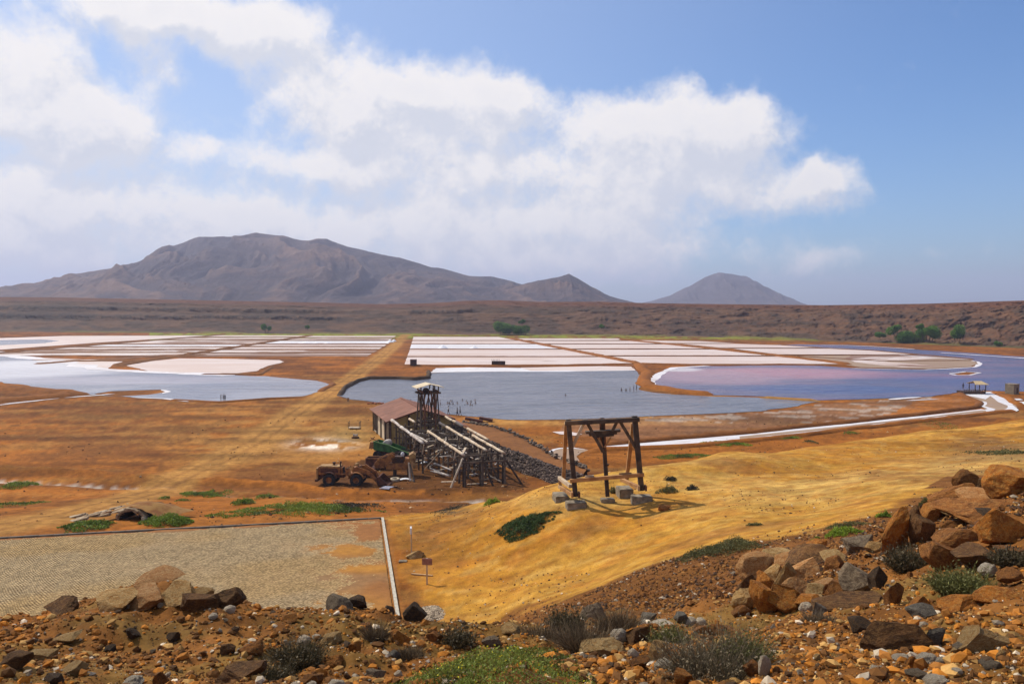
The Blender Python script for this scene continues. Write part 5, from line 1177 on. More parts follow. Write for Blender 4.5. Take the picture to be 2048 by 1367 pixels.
# ------------------------------------------------------------------ embankment with dry stone face
def embankment():
    near = [((880,847),138), ((905,852),133), ((935,868),124), ((965,880),118), ((1000,894),112.5), ((1045,912),106), ((1085,927),101.5), ((1120,938),97.5), ((1165,944),95)]
    far = [((925,838),141), ((955,846),136), ((990,856),130), ((1020,866),125), ((1050,880),118.5), ((1080,895),112), ((1110,910),106), ((1145,925),101), ((1175,930),99)]
    zt = [1.3, 1.7, 2.0, 2.1, 2.1, 2.0, 1.9, 1.9, 1.6]
    A = np.array([[(p[0]-1024)/FOC*d*1.0, d, 0] for p, d in near]); B = np.array([[(p[0]-1024)/FOC*d, d, 0] for p, d in far])
    n = 90; T = np.linspace(0, 1, n)*(len(A)-1); ii = np.arange(len(A))
    ip = lambda arr: np.interp(T, ii, arr)
    a = np.stack([ip(A[:, 0]), ip(A[:, 1])], 1); b = np.stack([ip(B[:, 0]), ip(B[:, 1])], 1); z = ip(zt)
    rows = []; cols = []
    for s in (-.05, .0, .2, .4, .6, .8, 1.0, 1.12, 1.25):
        q = a+(b-a)*s; q = q+(fbm(q[:, 0]*.4, q[:, 1]*.4, 3, 5)[:, None]-.5)*.3
        zz = np.where(s < 0, z*0-.1, z*(1.0 if s <= 1.0 else (.5 if s < 1.2 else -.05)))+(fbm(q[:, 0]*.5, q[:, 1]*.5, 3, 6)-.5)*.2*(0 < s)
        rows.append(np.concatenate([q, zz[:, None]], 1)); cols.append(np.tile(RED*1.05*(.9 if s < 1 else .8)+np.array([.03, .02, .01]), (n, 1))*(.8+.5*fbm(q[:, 0]*.3, q[:, 1]*.3, 4, 9)[:, None]))
    V = np.stack(rows, 0).reshape(-1, 3); C = np.stack(cols, 0).reshape(-1, 3)
    link('earth_ramp', mesh('earth_ramp', V, grid_faces(len(rows), n)[:, ::-1].copy(), [M_BANK], True, C), kind='structure')
    # dark stones of the wall, piled against the near edge
    N = 3600; t = rng.random(N)*(n-1); h = rng.random(N); i0 = t.astype(int); f = t-i0; i1 = np.minimum(i0+1, n-1)
    P = a[i0]*(1-f)[:, None]+a[i1]*f[:, None]; zz = (z[i0]*(1-f)+z[i1]*f); nr = a-b; nr = nr/np.linalg.norm(nr, axis=1)[:, None]; nr = nr[i0]
    out_ = (1-h)*1.2+.05; px = P+nr*out_[:, None]; pz = zz*h*1.08
    C = np.tile(np.array([.075, .062, .052]), (N, 1))*(.5+1.1*rng.random((N, 1))); C[:, 0] *= 1.1
    lt = rng.random(N) < .12; C[lt] = C[lt]*1.9+np.array([.05, .035, .02])
    st = stones(np.concatenate([px, pz[:, None]], 1), rng.uniform(.16, .34, N), C)
    root = thing('dry_stone_wall', 'dark dry stone retaining wall running down right of the loading trestle', 'stone wall', (0, 0, 0))
    link('wall_stones', st, root, kind='stuff')
    # broken line of stones on the far edge
    N = 420; t = rng.random(N)*(n-1); i0 = t.astype(int); P = b[i0]+(rng.random((N, 2))-.5)*.9; pz = z[i0]*(.8+.35*rng.random(N))
    C = np.tile(np.array([.13, .10, .075]), (N, 1))*(.5+1.4*rng.random((N, 1)))
    st = stones(np.concatenate([P, pz[:, None]], 1), rng.uniform(.14, .34, N), C)
    root = thing('stone_row', 'broken row of loose stones along the far edge of the earth ramp', 'stone row', (0, 0, 0)); link('row_stones', st, root, kind='stuff')
    # step and slab at head of ramp
    for (x, y, w, lb) in ((948, 845, 3.4, 'dark fallen slab at the head of the stone ramp, left one'), (972, 843, 2.6, 'dark broken slab at the head of the stone ramp, right one')):
        p = place_px(x, y); m = MB(); m.box(p+Vector((0, 0, .5)), (w, 1.0, .5), Matrix.Rotation(.2, 3, 'Y')); o = m.build('stone_slab', RUSTD, None, bevel=.06); o['label'] = lb; o['category'] = 'slab'
ICO = None
def stones(P, s, C, low=False):
    """many small angular stones as one mesh: octahedral pebbles (8 faces) or icosahedral ones"""
    global ICO
    if ICO is None:
        b = bmesh.new(); bmesh.ops.create_icosphere(b, subdivisions=1, radius=1); ICO = (np.array([v.co[:] for v in b.verts]), np.array([[v.index for v in f.verts] for f in b.faces])); b.free()
    if low: V0 = np.array([(1, 0, 0), (-1, 0, 0), (0, 1, 0), (0, -1, 0), (0, 0, 1), (0, 0, -1)], float); F0 = np.array([(0, 2, 4), (2, 1, 4), (1, 3, 4), (3, 0, 4), (2, 0, 5), (1, 2, 5), (3, 1, 5), (0, 3, 5)])
    else: V0, F0 = ICO
    n = len(P); k = len(V0); V = V0[None]*(1+.55*(rng.random((n, k, 1))-.5))*np.stack([rng.uniform(.8, 1.25, n), rng.uniform(.65, 1.1, n), rng.uniform(.45, .85, n)], 1)[:, None]
    an = rng.random(n)*6.28; c, sn = np.cos(an)[:, None], np.sin(an)[:, None]; x = V[..., 0]*c-V[..., 1]*sn; y = V[..., 0]*sn+V[..., 1]*c
    tl = (rng.random(n)-.5)*.9; c, sn = np.cos(tl)[:, None], np.sin(tl)[:, None]; z = V[..., 2]*c+x*sn; x = x*c-V[..., 2]*sn
    V = np.stack([x, y, z], -1)*np.asarray(s)[:, None, None]+P[:, None]
    F = (np.arange(n)[:, None, None]*k+F0[None]).reshape(-1, 3)
    return mesh('stones', V.reshape(-1, 3), np.ascontiguousarray(F), [M_STONE], False, np.repeat(C, k, 0))
M_STONE = attr_mat('loose_stone', n1=6, n2=40, var=.4, bump=.4, bdist=.02)
embankment()
# ------------------------------------------------------------------ signs beside the court
def signs():
    p = place_px(823, 1111); r = thing('thin_sign', 'thin wooden post with narrow edge-on white sign, rear one by the court kerb', 'sign', tuple(p)); 
    m = MB(); m.beam(p-Vector((0, 0, .1)), p+Vector((0, 0, 1.95)), .07, .06); m.build('post', WOODP, r)
    m = MB(); m.box(p+Vector((-.02, -.05, 1.75)), (.12, .5, .42), Matrix.Rotation(.15, 3, 'Z')); m.build('board', WHITEM, r, bevel=.01)
    p = place_px(854, 1167); r = thing('reddish_sign', 'wooden signpost with weathered reddish board, front one right of the court kerb', 'sign', tuple(p))
    m = MB(); m.beam(p-Vector((0, 0, .1)), p+Vector((0, 0, 1.62)), .09, .08); m.build('post', WOODP, r)
    m = MB(); m.box(p+Vector((.02, -.05, 1.42)), (.62, .05, .40), Matrix.Rotation(-.1, 3, 'Z')); m.build('board', simple('weathered_red_board', (.36, .17, .12), (.25, .12, .085), 4, .8), r, bevel=.01)
    a = place_px(823, 1147); b = place_px(865, 1150); m = MB(); m.beam(a+Vector((0, 0, .06)), b+Vector((0, 0, .06)), .1, .07); o = m.build('fallen_post', WOODO, None); o['label'] = 'ochre wooden post lying on the sand behind the reddish sign'; o['category'] = 'post'
    p = place_px(806, 1123); m = MB(); m.box(p+Vector((0, 0, .02)), (.55, .35, .1)); o = m.build('pale_slab', CONC, None, bevel=.02); o['label'] = 'small pale slab lying against the side kerb of the court'; o['category'] = 'slab'
    for k, (x, y, s) in enumerate(((826, 1119, .55), (850, 1122, .42), (842, 1130, .35), (868, 1126, .3), (836, 1107, .4))):
        pass
signs()
# ------------------------------------------------------------------ far things on the flat
def small_far():
    # black container and roofless dark hut
    p = on_plane(827, 731); r = thing('black_tank', 'small black square tank box on the pan edge left of the hut', 'tank', (p[0], p[1], 0)); m = MB()
    s = p[1]/FOC; m.box((0, 0, 12*s/2), (12*s, 2.2, 12*s)); _lb(m, 'tank_body', IRON, r, bevel=.05); m = MB(); m.box((0, 0, 12*s+.06), (12.6*s, 2.4, .12)); _lb(m, 'lid', RUSTD, r)
    p = on_plane(997, 730.5); r = thing('roofless_hut', 'dark roofless hut with upright stakes at the edge of the salt pans', 'hut', (p[0], p[1], 0)); s = p[1]/FOC
    W2 = 26*s; H2 = 8.5*s
    for a, b in (((-W2/2, -1.5), (W2/2, -1.5)), ((W2/2, -1.5), (W2/2, 1.5)), ((W2/2, 1.5), (-W2/2, 1.5)), ((-W2/2, 1.5), (-W2/2, -1.5))):
        m = MB(); m.beam((a[0], a[1], H2/2), (b[0], b[1], H2/2), .2, H2); _lb(m, 'wall', IRON, r)
    for k in range(8): m = MB(); m.beam((-W2/2+W2*k/9, -1.6, 0), (-W2/2+W2*k/9, -1.6, H2+(.9 if k < 6 else .3)), .12); _lb(m, 'stake', WOODD, r)
    # salt heaps
    HP = [(610, 686.5, 16, 4.2), (632, 686.5, 9, 3), (655, 686.8, 10, 3.6), (886, 696.5, 12, 8), (948, 696.5, 10, 6), (780, 684, 9, 5.5), (788, 682.5, 6, 5)]
    LB = ['long low white salt heap leftmost in the far left pan', 'small white salt heap between the two larger ones in the far left pan', 'round white salt heap right in the far left pan', 'tallest pointed white salt heap in the pan right of the track', 'second smaller salt heap right of the tallest one', 'bright salt pile heaped against the left side of the track', 'small salt pile on the track edge beyond the bright one']
    SM = simple('heaped_salt', (.84, .84, .86), (.76, .76, .78), 1.5, .8, .5, bdist=.2)
    for (x, y, w, h), lb in zip(HP, LB):
        p = on_plane(x, y); s = p[1]/FOC; m = bmesh.new(); bmesh.ops.create_icosphere(m, subdivisions=3, radius=1)
        for v in m.verts:
            rr_ = math.hypot(v.co.x, v.co.y); z = max(0, (1-rr_)**1.0) if v.co.z > 0 else -.02
            v.co = Vector((v.co.x*w*s*.9, v.co.y*w*s*.9, z*h*s+random.uniform(-.1, .1)*(z > .02)))
        me = bpy.data.meshes.new('salt_heap'); m.to_mesh(me); m.free(); me.materials.append(SM)
        for f in me.polygons: f.use_smooth = True
        link('salt_heap', me, None, (p[0], p[1], .03), label=lb, category='salt heap', group='salt heaps in the pans')
    # wooden steps/frame on the flat left of the shed
    p = place_px(709, 857); r = thing('wooden_cart_frame', 'low wooden platform with four upright sticks on the open ground left of the shed', 'cart', tuple(p)); 
    for k in range(5): m = MB(); m.box((0, -.6+k*.3, .25), (2.0, .26, .08)); _lb(m, 'plank', WOODP, r)
    for x in (-.95, .95):
        for y in (-.6, .6): m = MB(); m.beam((x, y, 0), (x*1.05, y, 1.35), .08); _lb(m, 'post', WOODG, r)
        m = MB(); m.beam((x, -.6, 1.1), (x, .6, 1.2), .06); _lb(m, 'side_rail', WOODG, r)
    p = place_px(711, 876); r = thing('small_winch', 'small rusty winch lump with pale drum on bare ground left of the shed', 'winch', tuple(p)); m = MB(); m.box((0, 0, .15), (1.2, .5, .2)); _lb(m, 'base_plate', RUSTD, r)
    m = MB(); m.lathe((0, 0, .5), (1, 0, 0), [(0, -.35), (.28, -.35), (.28, -.28), (.16, -.25), (.16, .25), (.28, .28), (.28, .35), (0, .35)], 14); _lb(m, 'drum', DRIFT, r)
    p = place_px(696, 802); r = thing('litter_bin', 'small ochre bin standing on the lake shore beside the track', 'bin', tuple(p)); m = MB(); m.box((0, 0, .35), (.45, .45, .7), None, 0, 1.1); _lb(m, 'bin_body', WOODO, r); m = MB(); m.box((0, 0, .73), (.52, .52, .06)); _lb(m, 'rim', WOODG, r)
    p = place_px(752, 808); 
    for k in range(5):
        m = MB(); q = p+Vector((-1.6+k*.75, (k % 2)*.6, .2)); m.box(q, (.8, .45, .3), Matrix.Rotation(k, 3, 'Z')); o = m.build('orange_bag', simple('orange_sack', (.42, .13, .05), (.3, .1, .05), 3), None, bevel=.08)
        o['label'] = 'rust-orange sack on the shore behind the shed, '+['leftmost of five', 'second from left', 'in the middle of five', 'fourth from left', 'rightmost of five'][k]; o['category'] = 'sack'; o['group'] = 'sacks piled on the lake shore'
    # jetty posts right side of middle lake
    # pavilion and concrete block
    p = on_plane(1950, 787); r = thing('lakeside_pavilion', 'small open pavilion with tan roof on a dark railed deck at the pink lake', 'pavilion', (p[0], p[1], .1)); s = p[1]/FOC
    m = MB(); m.box((-1.0, 0, .35), (42*s, 3.6, .5)); _lb(m, 'deck', IRON, r)
    for k in range(10): m = MB(); m.beam((-21*s+k*4.5*s-1, -1.7, .5), (-21*s+k*4.5*s-1, -1.7, 1.1), .08); _lb(m, 'railing_post', WOODD, r)
    m = MB(); m.beam((-21*s-1, -1.7, 1.1), (20*s-1, -1.7, 1.1), .08); _lb(m, 'handrail', WOODD, r)
    for x in (-6*s, 15*s):
        for y in (-1.3, 1.3): m = MB(); m.beam((x, y, .5), (x, y, 2.5), .16); _lb(m, 'post', WOODG, r)
    m = MB(); RF = simple('tan_roofing', (.55, .41, .22), (.45, .33, .17), 2)
    m.poly([(-9*s, -2.0, 2.4), (18*s, -2.0, 2.4), (12*s, 0, 3.1), (-4*s, 0, 3.1)], .08); m.poly([(18*s, 2.0, 2.4), (-9*s, 2.0, 2.4), (-4*s, 0, 3.1), (12*s, 0, 3.1)], .08); _lb(m, 'roof', RF, r)
    p = on_plane(2024, 787); r = thing('concrete_pump_house', 'bare square grey concrete block house at the right edge beside the pink lake', 'concrete block', (p[0], p[1], 0)); s = p[1]/FOC
    m = MB(); m.box((0, 0, 1.15), (19*s, 2.2, 2.5), Matrix.Rotation(.5, 3, 'Z')); _lb(m, 'wall', CONC, r, bevel=.03); m = MB(); m.box((0, 0, 2.45), (19.6*s, 2.3, .12), Matrix.Rotation(.5, 3, 'Z')); _lb(m, 'roof_slab', CONC, r)
    m = MB(); rt = Matrix.Rotation(.5, 3, 'Z'); m.box(rt@Vector((.3, -1.11, .9)), (.7, .06, 1.5), rt); _lb(m, 'doorway', IRON, r)
    # culvert under the track
    c = place_px(262, 1040); root = thing('stone_culvert', 'low stone culvert with a dark arched opening under the dirt track, left of the court', 'culvert', tuple(c))
    ST = simple('culvert_stone', (.34, .24, .14), (.20, .13, .075), 2.5, .95, .5, 9, c3=(.46, .36, .24), bdist=.05); DK = simple('tunnel_shade', (.05, .03, .018), (.03, .018, .01), 2, .95)  # near-black lining paints the shade inside the culvert opening
    N = 12; ax = Vector((.25, .97, 0))
    sd = Vector((.97, -.25, 0)); rx, rz_ = 1.15, .82
    arc = [(math.cos(t), math.sin(t)) for t in np.linspace(0, math.pi, N+1)]
    m = MB(); V = []; 
    for dpt in (0.0, 3.4):
        for (cx_, cz_) in arc: V.append(c+ax*dpt+sd*(rx*cx_)+Vector((0, 0, rz_*cz_-.1)))
    F = [(i, i+1, N+2+i, N+1+i) for i in range(N)]; m.add(V, F); m.add(V[N+1:], [tuple(range(N+1))]); m.build('tunnel', DK, root)
    for i in range(N):
        t = math.pi*(i+.5)/N; m = MB(); q = Matrix.Rotation(-.25, 3, 'Z')@Matrix.Rotation(-t+math.pi/2, 3, 'Y')
        m.box(c+sd*((rx+.16)*math.cos(t)+random.uniform(-.06, .06))+Vector((0, 0, (rz_+.14)*math.sin(t)-.1+random.uniform(-.05, .05)))+ax*random.uniform(.0, .35), (random.uniform(.3, .5), .5, random.uniform(.16, .34)), q@Matrix.Rotation(random.uniform(-.3, .3), 3, 'Y')); m.build('arch_stone', ST, root, bevel=.03)
    # layered slabs left of the mouth, stepping down
    for k in range(26):
        t = random.random(); px_ = 150+t*95; py_ = 1037-t*19+random.uniform(-4, 6); g = place_px(px_, py_)
        m = MB(); m.box(g+Vector((0, 0, .05)), (random.uniform(.6, 1.5), random.uniform(.4, .7), random.uniform(.12, .28)), Matrix.Rotation(random.uniform(.1, .5), 3, 'Z')@Matrix.Rotation(-.2, 3, 'Y')); m.build('facing_stone', ST, root, bevel=.03)
    mb = MB(); n = 9
    # earth mound that the arch carries
    V = []; A_ = np.linspace(-3.2, 3.2, 15); Bv = np.linspace(.12, 3.8, 8)
    for b in Bv:
        for a in A_:
            hgt = 1.12*math.exp(-(a/2.6)**2)*(1-.5*max(0, (b-2.2)/1.6)); p = c+sd*a+ax*b; V.append((p.x, p.y, max(Hs(p.x, p.y)-.1, c.z+hgt-.05+random.uniform(-.06, .06))))
    mb.add(V, [(j*15+i, j*15+i+1, (j+1)*15+i+1, (j+1)*15+i) for j in range(7) for i in range(14)]); mb.build('earth_cover', simple('cover_soil', tuple(TAN*.9), tuple(RED), 1.0, .95, .5), root, smooth_=True)
small_far()
# ================================================================== FOREGROUND ROCKS
def rock_mat(name, a, b, c, pit=0.0):
    m, nt, bs = base_mat(name); tc = nt.nodes.new('ShaderNodeTexCoord'); oi = nn(nt, 'ShaderNodeObjectInfo')
    v = vmt(nt, 'ADD', tc.outputs['Object'], oi.outputs['Location']); 
    f = smooth(nt, noise(nt, v, 2.2, 8, .66, .4), .40, .62); g2 = smooth(nt, noise(nt, v, 7.0, 6, .7), .46, .62)
    col = mixc(nt, f, a, b); col = mixc(nt, mth(nt, 'MULTIPLY', g2, .75), col, c)
    col = mixc(nt, 1.0, col, mixc(nt, smooth(nt, noise(nt, v, 38, 4, .7), .35, .65), (.62, .60, .58), (1.25, 1.22, 1.2)), 'MULTIPLY')
    col = mixc(nt, 1.0, col, mixc(nt, oi.outputs['Random'], (.82, .84, .86), (1.18, 1.14, 1.1)), 'MULTIPLY')
    lk(nt, col, bs.inputs['Base Color']); bs.inputs['Roughness'].default_value = .92; bs.inputs['Specular IOR Level'].default_value = .2
    h = mth(nt, 'ADD', noise(nt, v, 9, 9, .72), mth(nt, 'MULTIPLY', noise(nt, v, 55, 4, .7), .35))
    if pit:
        vo = nn(nt, 'ShaderNodeTexVoronoi'); vo.inputs['Scale'].default_value = 34; lk(nt, v, vo.inputs['Vector']); h = mth(nt, 'ADD', h, mth(nt, 'MULTIPLY', smooth(nt, vo.outputs['Distance'], .1, .35), pit))
    bp = nn(nt, 'ShaderNodeBump'); bp.inputs['Strength'].default_value = 1.0; bp.inputs['Distance'].default_value = .06
    lk(nt, h, bp.inputs['Height']); lk(nt, bp.outputs[0], bs.inputs['Normal']); return m
RM = {
 'rust': rock_mat('rust_rock', (.33, .125, .026), (.17, .066, .017), (.42, .20, .055), .3),
 'orange': rock_mat('orange_rock', (.52, .185, .024), (.30, .10, .016), (.54, .28, .07), .4),
 'pink': rock_mat('salmon_rock', (.50, .245, .085), (.56, .32, .13), (.36, .14, .032)),
 'tan': rock_mat('tan_rock', (.48, .30, .115), (.36, .19, .055), (.54, .39, .18)),
 'brown': rock_mat('brown_rock', (.17, .080, .028), (.095, .048, .02), (.27, .145, .05)),
 'grey': rock_mat('grey_rock', (.23, .170, .105), (.145, .105, .066), (.31, .245, .155)),
 'blue': rock_mat('blue_grey_rock', (.20, .172, .130), (.13, .112, .084), (.31, .27, .20)),
 'white': rock_mat('white_rock', (.70, .60, .44), (.56, .44, .29), (.78, .71, .57), .9),
 'dark': rock_mat('dark_rock', (.080, .052, .030), (.045, .032, .022), (.15, .08, .03)),
}
from mathutils import noise as mn
def make_rock(seed, sub=4, planes=9, rough=.06, cut=.70, name='rock'):
    rg = random.Random(seed); b = bmesh.new(); bmesh.ops.create_icosphere(b, subdivisions=sub, radius=1)
    pl = []
    for k in range(planes):
        n = Vector((rg.gauss(0, 1), rg.gauss(0, 1), rg.gauss(0, .8))).normalized(); pl.append((n, rg.uniform(cut-.16, cut+.14)))
    off = Vector((seed*3.7, seed*1.3, 0))
    for v in b.verts:
        p = v.co.copy()
        for n, d in pl:
            e = p.dot(n)-d
            if e > 0: p -= n*e*.97
        q = p*1.7+off; r = mn.fractal(q, 1.0, 2.1, 5)*rough*1.5
        r += abs(mn.noise(p*4.3+off))*rough*-.9
        v.co = p+p.normalized()*r
    me = bpy.data.meshes.new(name); b.to_mesh(me); b.free()
    co = np.array([v.co[:] for v in me.vertices]); mn_, mx = co.min(0), co.max(0)
    sc = 2/(mx-mn_); 
    for v in me.vertices: v.co = Vector(((v.co.x-mn_[0])*sc[0]-1, (v.co.y-mn_[1])*sc[1]-1, (v.co.z-mn_[2])*sc[2]-1))
    for f in me.polygons: f.use_smooth = False
    return me
def put_rock(x0, y0, x1, y1, kind, label, seed, dpt=.8, cat='rock', sink=.22, tilt=0.0, name=None, group=None, sub=4, rz=None, mesh_=None, **kw):
    cx = (x0+x1)/2; g = ground_full(cx, y1-min(4, (y1-y0)*.12)); d = g[1]
    w = (x1-x0)*d/FOC; h = (y1-y0)*d/FOC
    # seen from above: part of the picture height is the rock's own depth
    th = math.atan2(EYE-g[2], math.hypot(g[0], g[1])); dep = w*dpt; hh = max((h-dep*math.sin(th)*.55)/math.cos(th), h*.45)
    hh = hh/(1-sink*.9)*1.18; w *= 1.10; dep *= 1.1
    if 120 <= seed <= 127: hh *= .74
    if 20 <= seed <= 34 or 201 <= seed <= 207: w *= 1.14; hh *= 1.12; dep *= 1.1
    me = mesh_ or make_rock(seed, sub, **kw)
    if mesh_ is None: me.materials.append(RM[kind])
    o = link(name or ('boulder' if w > .55 else 'stone'), me, None, (g[0], g[1]+dep*.25, Hs(g[0], g[1])+hh*.5*(1-2*sink)), (tilt*.5+(.30 if seed and (seed <= 34 or 120 <= seed <= 127) else (.12 if seed else 0)), tilt-(.12 if seed else 0), random.Random(seed).uniform(-.35, .35) if rz is None else rz))
    o.scale = (w/2*1.04, dep/2, hh/2); o['label'] = label; o['category'] = cat
    if group: o['group'] = group
    return o
